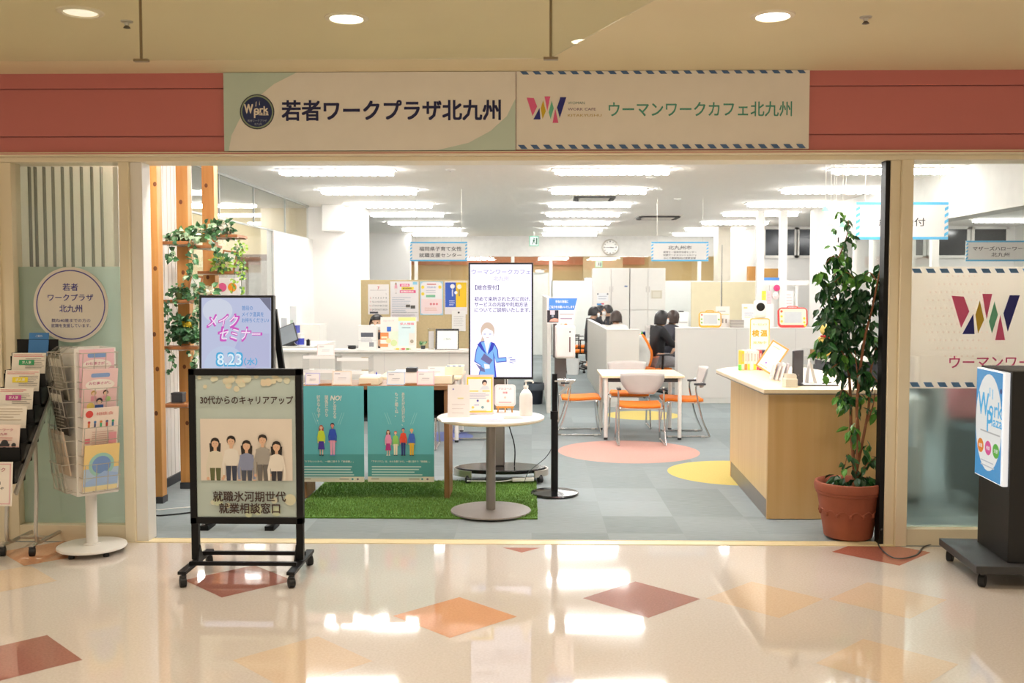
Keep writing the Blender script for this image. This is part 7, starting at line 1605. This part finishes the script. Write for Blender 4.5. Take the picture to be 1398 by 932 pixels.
def seated(lab, x, y, rz, hair='black', top='#17171c', legs='#8d8a8c', nod=0.0, turn=0.0, bob=True, rise=0.0):
    """front is +Y; seat at 0.475 m; forearms rest forward as on a desk"""
    t = thing('person', lab, 'person', (x, y, 0), rz)
    V = lambda a, b, c: (a, b, c + rise)
    pel, wai, che, nb = V(0, -.08, .56), V(0, -.10, .70), V(0, -.08, .88), V(0, -.05, 1.015)
    hd = Vector((0, -.01, 1.145 + rise)); neck = V(0, -.035, 1.06)
    ch = [[(pel, (.15, .12)), (wai, (.125, .10)), (che, (.145, .11)), (nb, (.075, .065)), (neck, .05), (tuple(hd + Vector((0, .01, -.06))), (.06, .068)), (tuple(hd), (.074, .088)), (tuple(hd + Vector((0, -.01, .06))), (.07, .082)), (tuple(hd + Vector((0, -.012, .095))), (.04, .05))]]
    for s in (-1, 1):
        sh_, el, wr = V(s * .165, -.06, .965), V(s * .215, .06, .755), V(s * .14, .29, .775)
        ch.append([(che, .1), (sh_, .056), (el, .042), (wr, .026), (V(s * .125, .335, .775), (.034, .018))])
        palm = V(s * .125, .335, .775)
        for k, (dx, ln) in enumerate(((-.027, .062), (-.009, .075), (.009, .07), (.026, .055))):
            ch.append([(palm, .02), (V(s * .125 + dx, .37, .776), .0095), (V(s * .125 + dx * 1.15, .37 + ln * .55, .768), .0085), (V(s * .125 + dx * 1.2, .37 + ln, .752), .0075)])
        ch.append([(palm, .02), (V(s * .125 - s * .035, .345, .772), .0105), (V(s * .125 - s * .05, .372, .766), .009)])
        hip, kn, an = (s * .09, -.03, .545), (s * .11, .36, .50), (s * .11, .36, .09)
        ch.append([(pel, .12), (hip, .085), (kn, .058), (an, .036), ((s * .115, .42, .04), .036), ((s * .12, .50, .03), .03)])
    body = skinmesh('body', ch, SKIN, t)
    # face
    rot = Matrix.Translation(hd) @ Matrix.Rotation(turn, 4, 'Z') @ Matrix.Rotation(-nod, 4, 'X')
    def put(b, n, m): b.v = [tuple(rot @ Vector(v)) for v in b.v]; return b.build(n, m, t)
    put(MB().ell((-.032, .088, .012), .011, .006, .006, 10, 6).ell((.032, .088, .012), .011, .006, .006, 10, 6), 'eyes', mat('eye', '#1a1414', .2))
    put(MB().ell((0, .096, -.01), .012, .014, .022, 10, 8), 'nose', SKIN)
    put(MB().ell((-.083, -.005, 0), .010, .018, .028, 10, 8).ell((.083, -.005, 0), .010, .018, .028, 10, 8), 'ears', SKIN)
    # mask: a shallow shell over the lower face
    b = MB(); n = 10
    for i in range(6):
        for j in range(n + 1):
            a = -1.15 + 2.3 * j / n; z = -.08 + .075 * i / 5; rr_ = .098 - .02 * abs(i - 2.6) / 2.6
            b.v.append((math.sin(a) * rr_ * .92, math.cos(a) * (rr_ + .012) , z))
    b.f = [(i * (n + 1) + j, i * (n + 1) + j + 1, (i + 1) * (n + 1) + j + 1, (i + 1) * (n + 1) + j) for i in range(5) for j in range(n)]; b.m = [0] * len(b.f); put(b, 'face_mask', mat('mask_white', '#eeedec', .8))
    # hair: cap shell, open over the face
    b = MB(); NL, NA = 12, 28; low = -.088 if bob else -.05
    for i in range(NL + 1):
        for j in range(NA):
            a = 2 * PI * j / NA; th = i / NL
            front = math.cos(a)
            lim = (.052 if front > .55 else (low if front < .3 else low + (.052 - low) * (front - .3) / .25))
            zt = .118; z = zt + (lim - zt) * th; rr_ = math.sqrt(max(0, 1 - max(-.25, min(1, z / .121)) ** 2)) if z > 0 else 1.0
            rr_ = max(rr_, .02) * (1.0 + (.05 * (-z / .1) if z < 0 else 0)); wob = 1 + .02 * math.sin(a * 9 + i)
            b.v.append((math.sin(a) * .094 * rr_ * wob, math.cos(a) * .108 * rr_ * wob - .008, z))
    b.f = [(i * NA + j, i * NA + (j + 1) % NA, (i + 1) * NA + (j + 1) % NA, (i + 1) * NA + j) for i in range(NL) for j in range(NA)] + [tuple(range(NA))]; b.m = [0] * len(b.f)
    b.v = [tuple(rot @ Vector(v)) for v in b.v]; b.build('hair', HAIRM[hair], t, thick=.012)
    # clothing
    e = .012
    jc = [[(pel, (.165, .135)), (wai, (.142, .115)), (che, (.162, .125)), (V(0, -.05, 1.02), (.092, .082)), (V(0, -.045, 1.045), (.07, .066))]]
    for s in (-1, 1): jc.append([(che, .115), (V(s * .165, -.06, .965), .078), (V(s * .215, .06, .755), .055), (V(s * .148, .265, .774), .038)])
    skinmesh('jacket', jc, mat('cloth_' + top[1:], top, .8, var=.06, scale=30), t)
    tcn = [[(pel, (.16, .128))]]
    for s in (-1, 1): tcn.append([(pel, .125), ((s * .09, -.03, .545), .096), ((s * .11, .36, .50), .07), ((s * .11, .36, .13), .055)])
    skinmesh('trousers', tcn, mat('cloth_' + legs[1:], legs, .8, var=.06, scale=30), t)
    for s in (-1, 1): skinmesh('shoe', [[((s * .112, .33, .045), .042), ((s * .115, .42, .042), .044), ((s * .12, .515, .034), .034)]], RUBBER, t, 1)
    return t
seated('woman with black bobbed hair and black jacket seated side on, white mask', 1.97, 15.0, R(-76), 'black', '#131318', '#8f8c8e', rise=.03)
seated('person with brown hair mostly hidden behind the woman in black', 2.25, 15.8, R(-60), 'brown', '#3a3a44', '#3a3a44', rise=.02)
seated('black haired person at the left end of the cubicle, seen above its screen', 1.187, 18.75, R(-80), 'black', '#1c1c22', '#2a2a30', rise=.03, bob=False)
seated('black haired person at the far end of the cubicle, half covered by a head', 1.46, 21.05, R(-90), 'black', '#26262c', '#2a2a30', rise=.02)
seated('black haired masked person facing left in the middle of the cubicle', 1.516, 20.2, R(95), 'black', '#2a2a30', '#2a2a30', nod=.1, rise=.04, bob=False)
seated('brown haired person bending low at the right of the cubicle', 1.39, 16.45, R(-8), 'brown', '#e6e2de', '#4a4a52', nod=.25, rise=.0, bob=True)
seated('dark haired clerk behind the left counter, hidden by the folder board', P(514, 455, 12.95).x, 12.97, R(174), 'black', '#3a3a40', '#33333a', rise=.02)
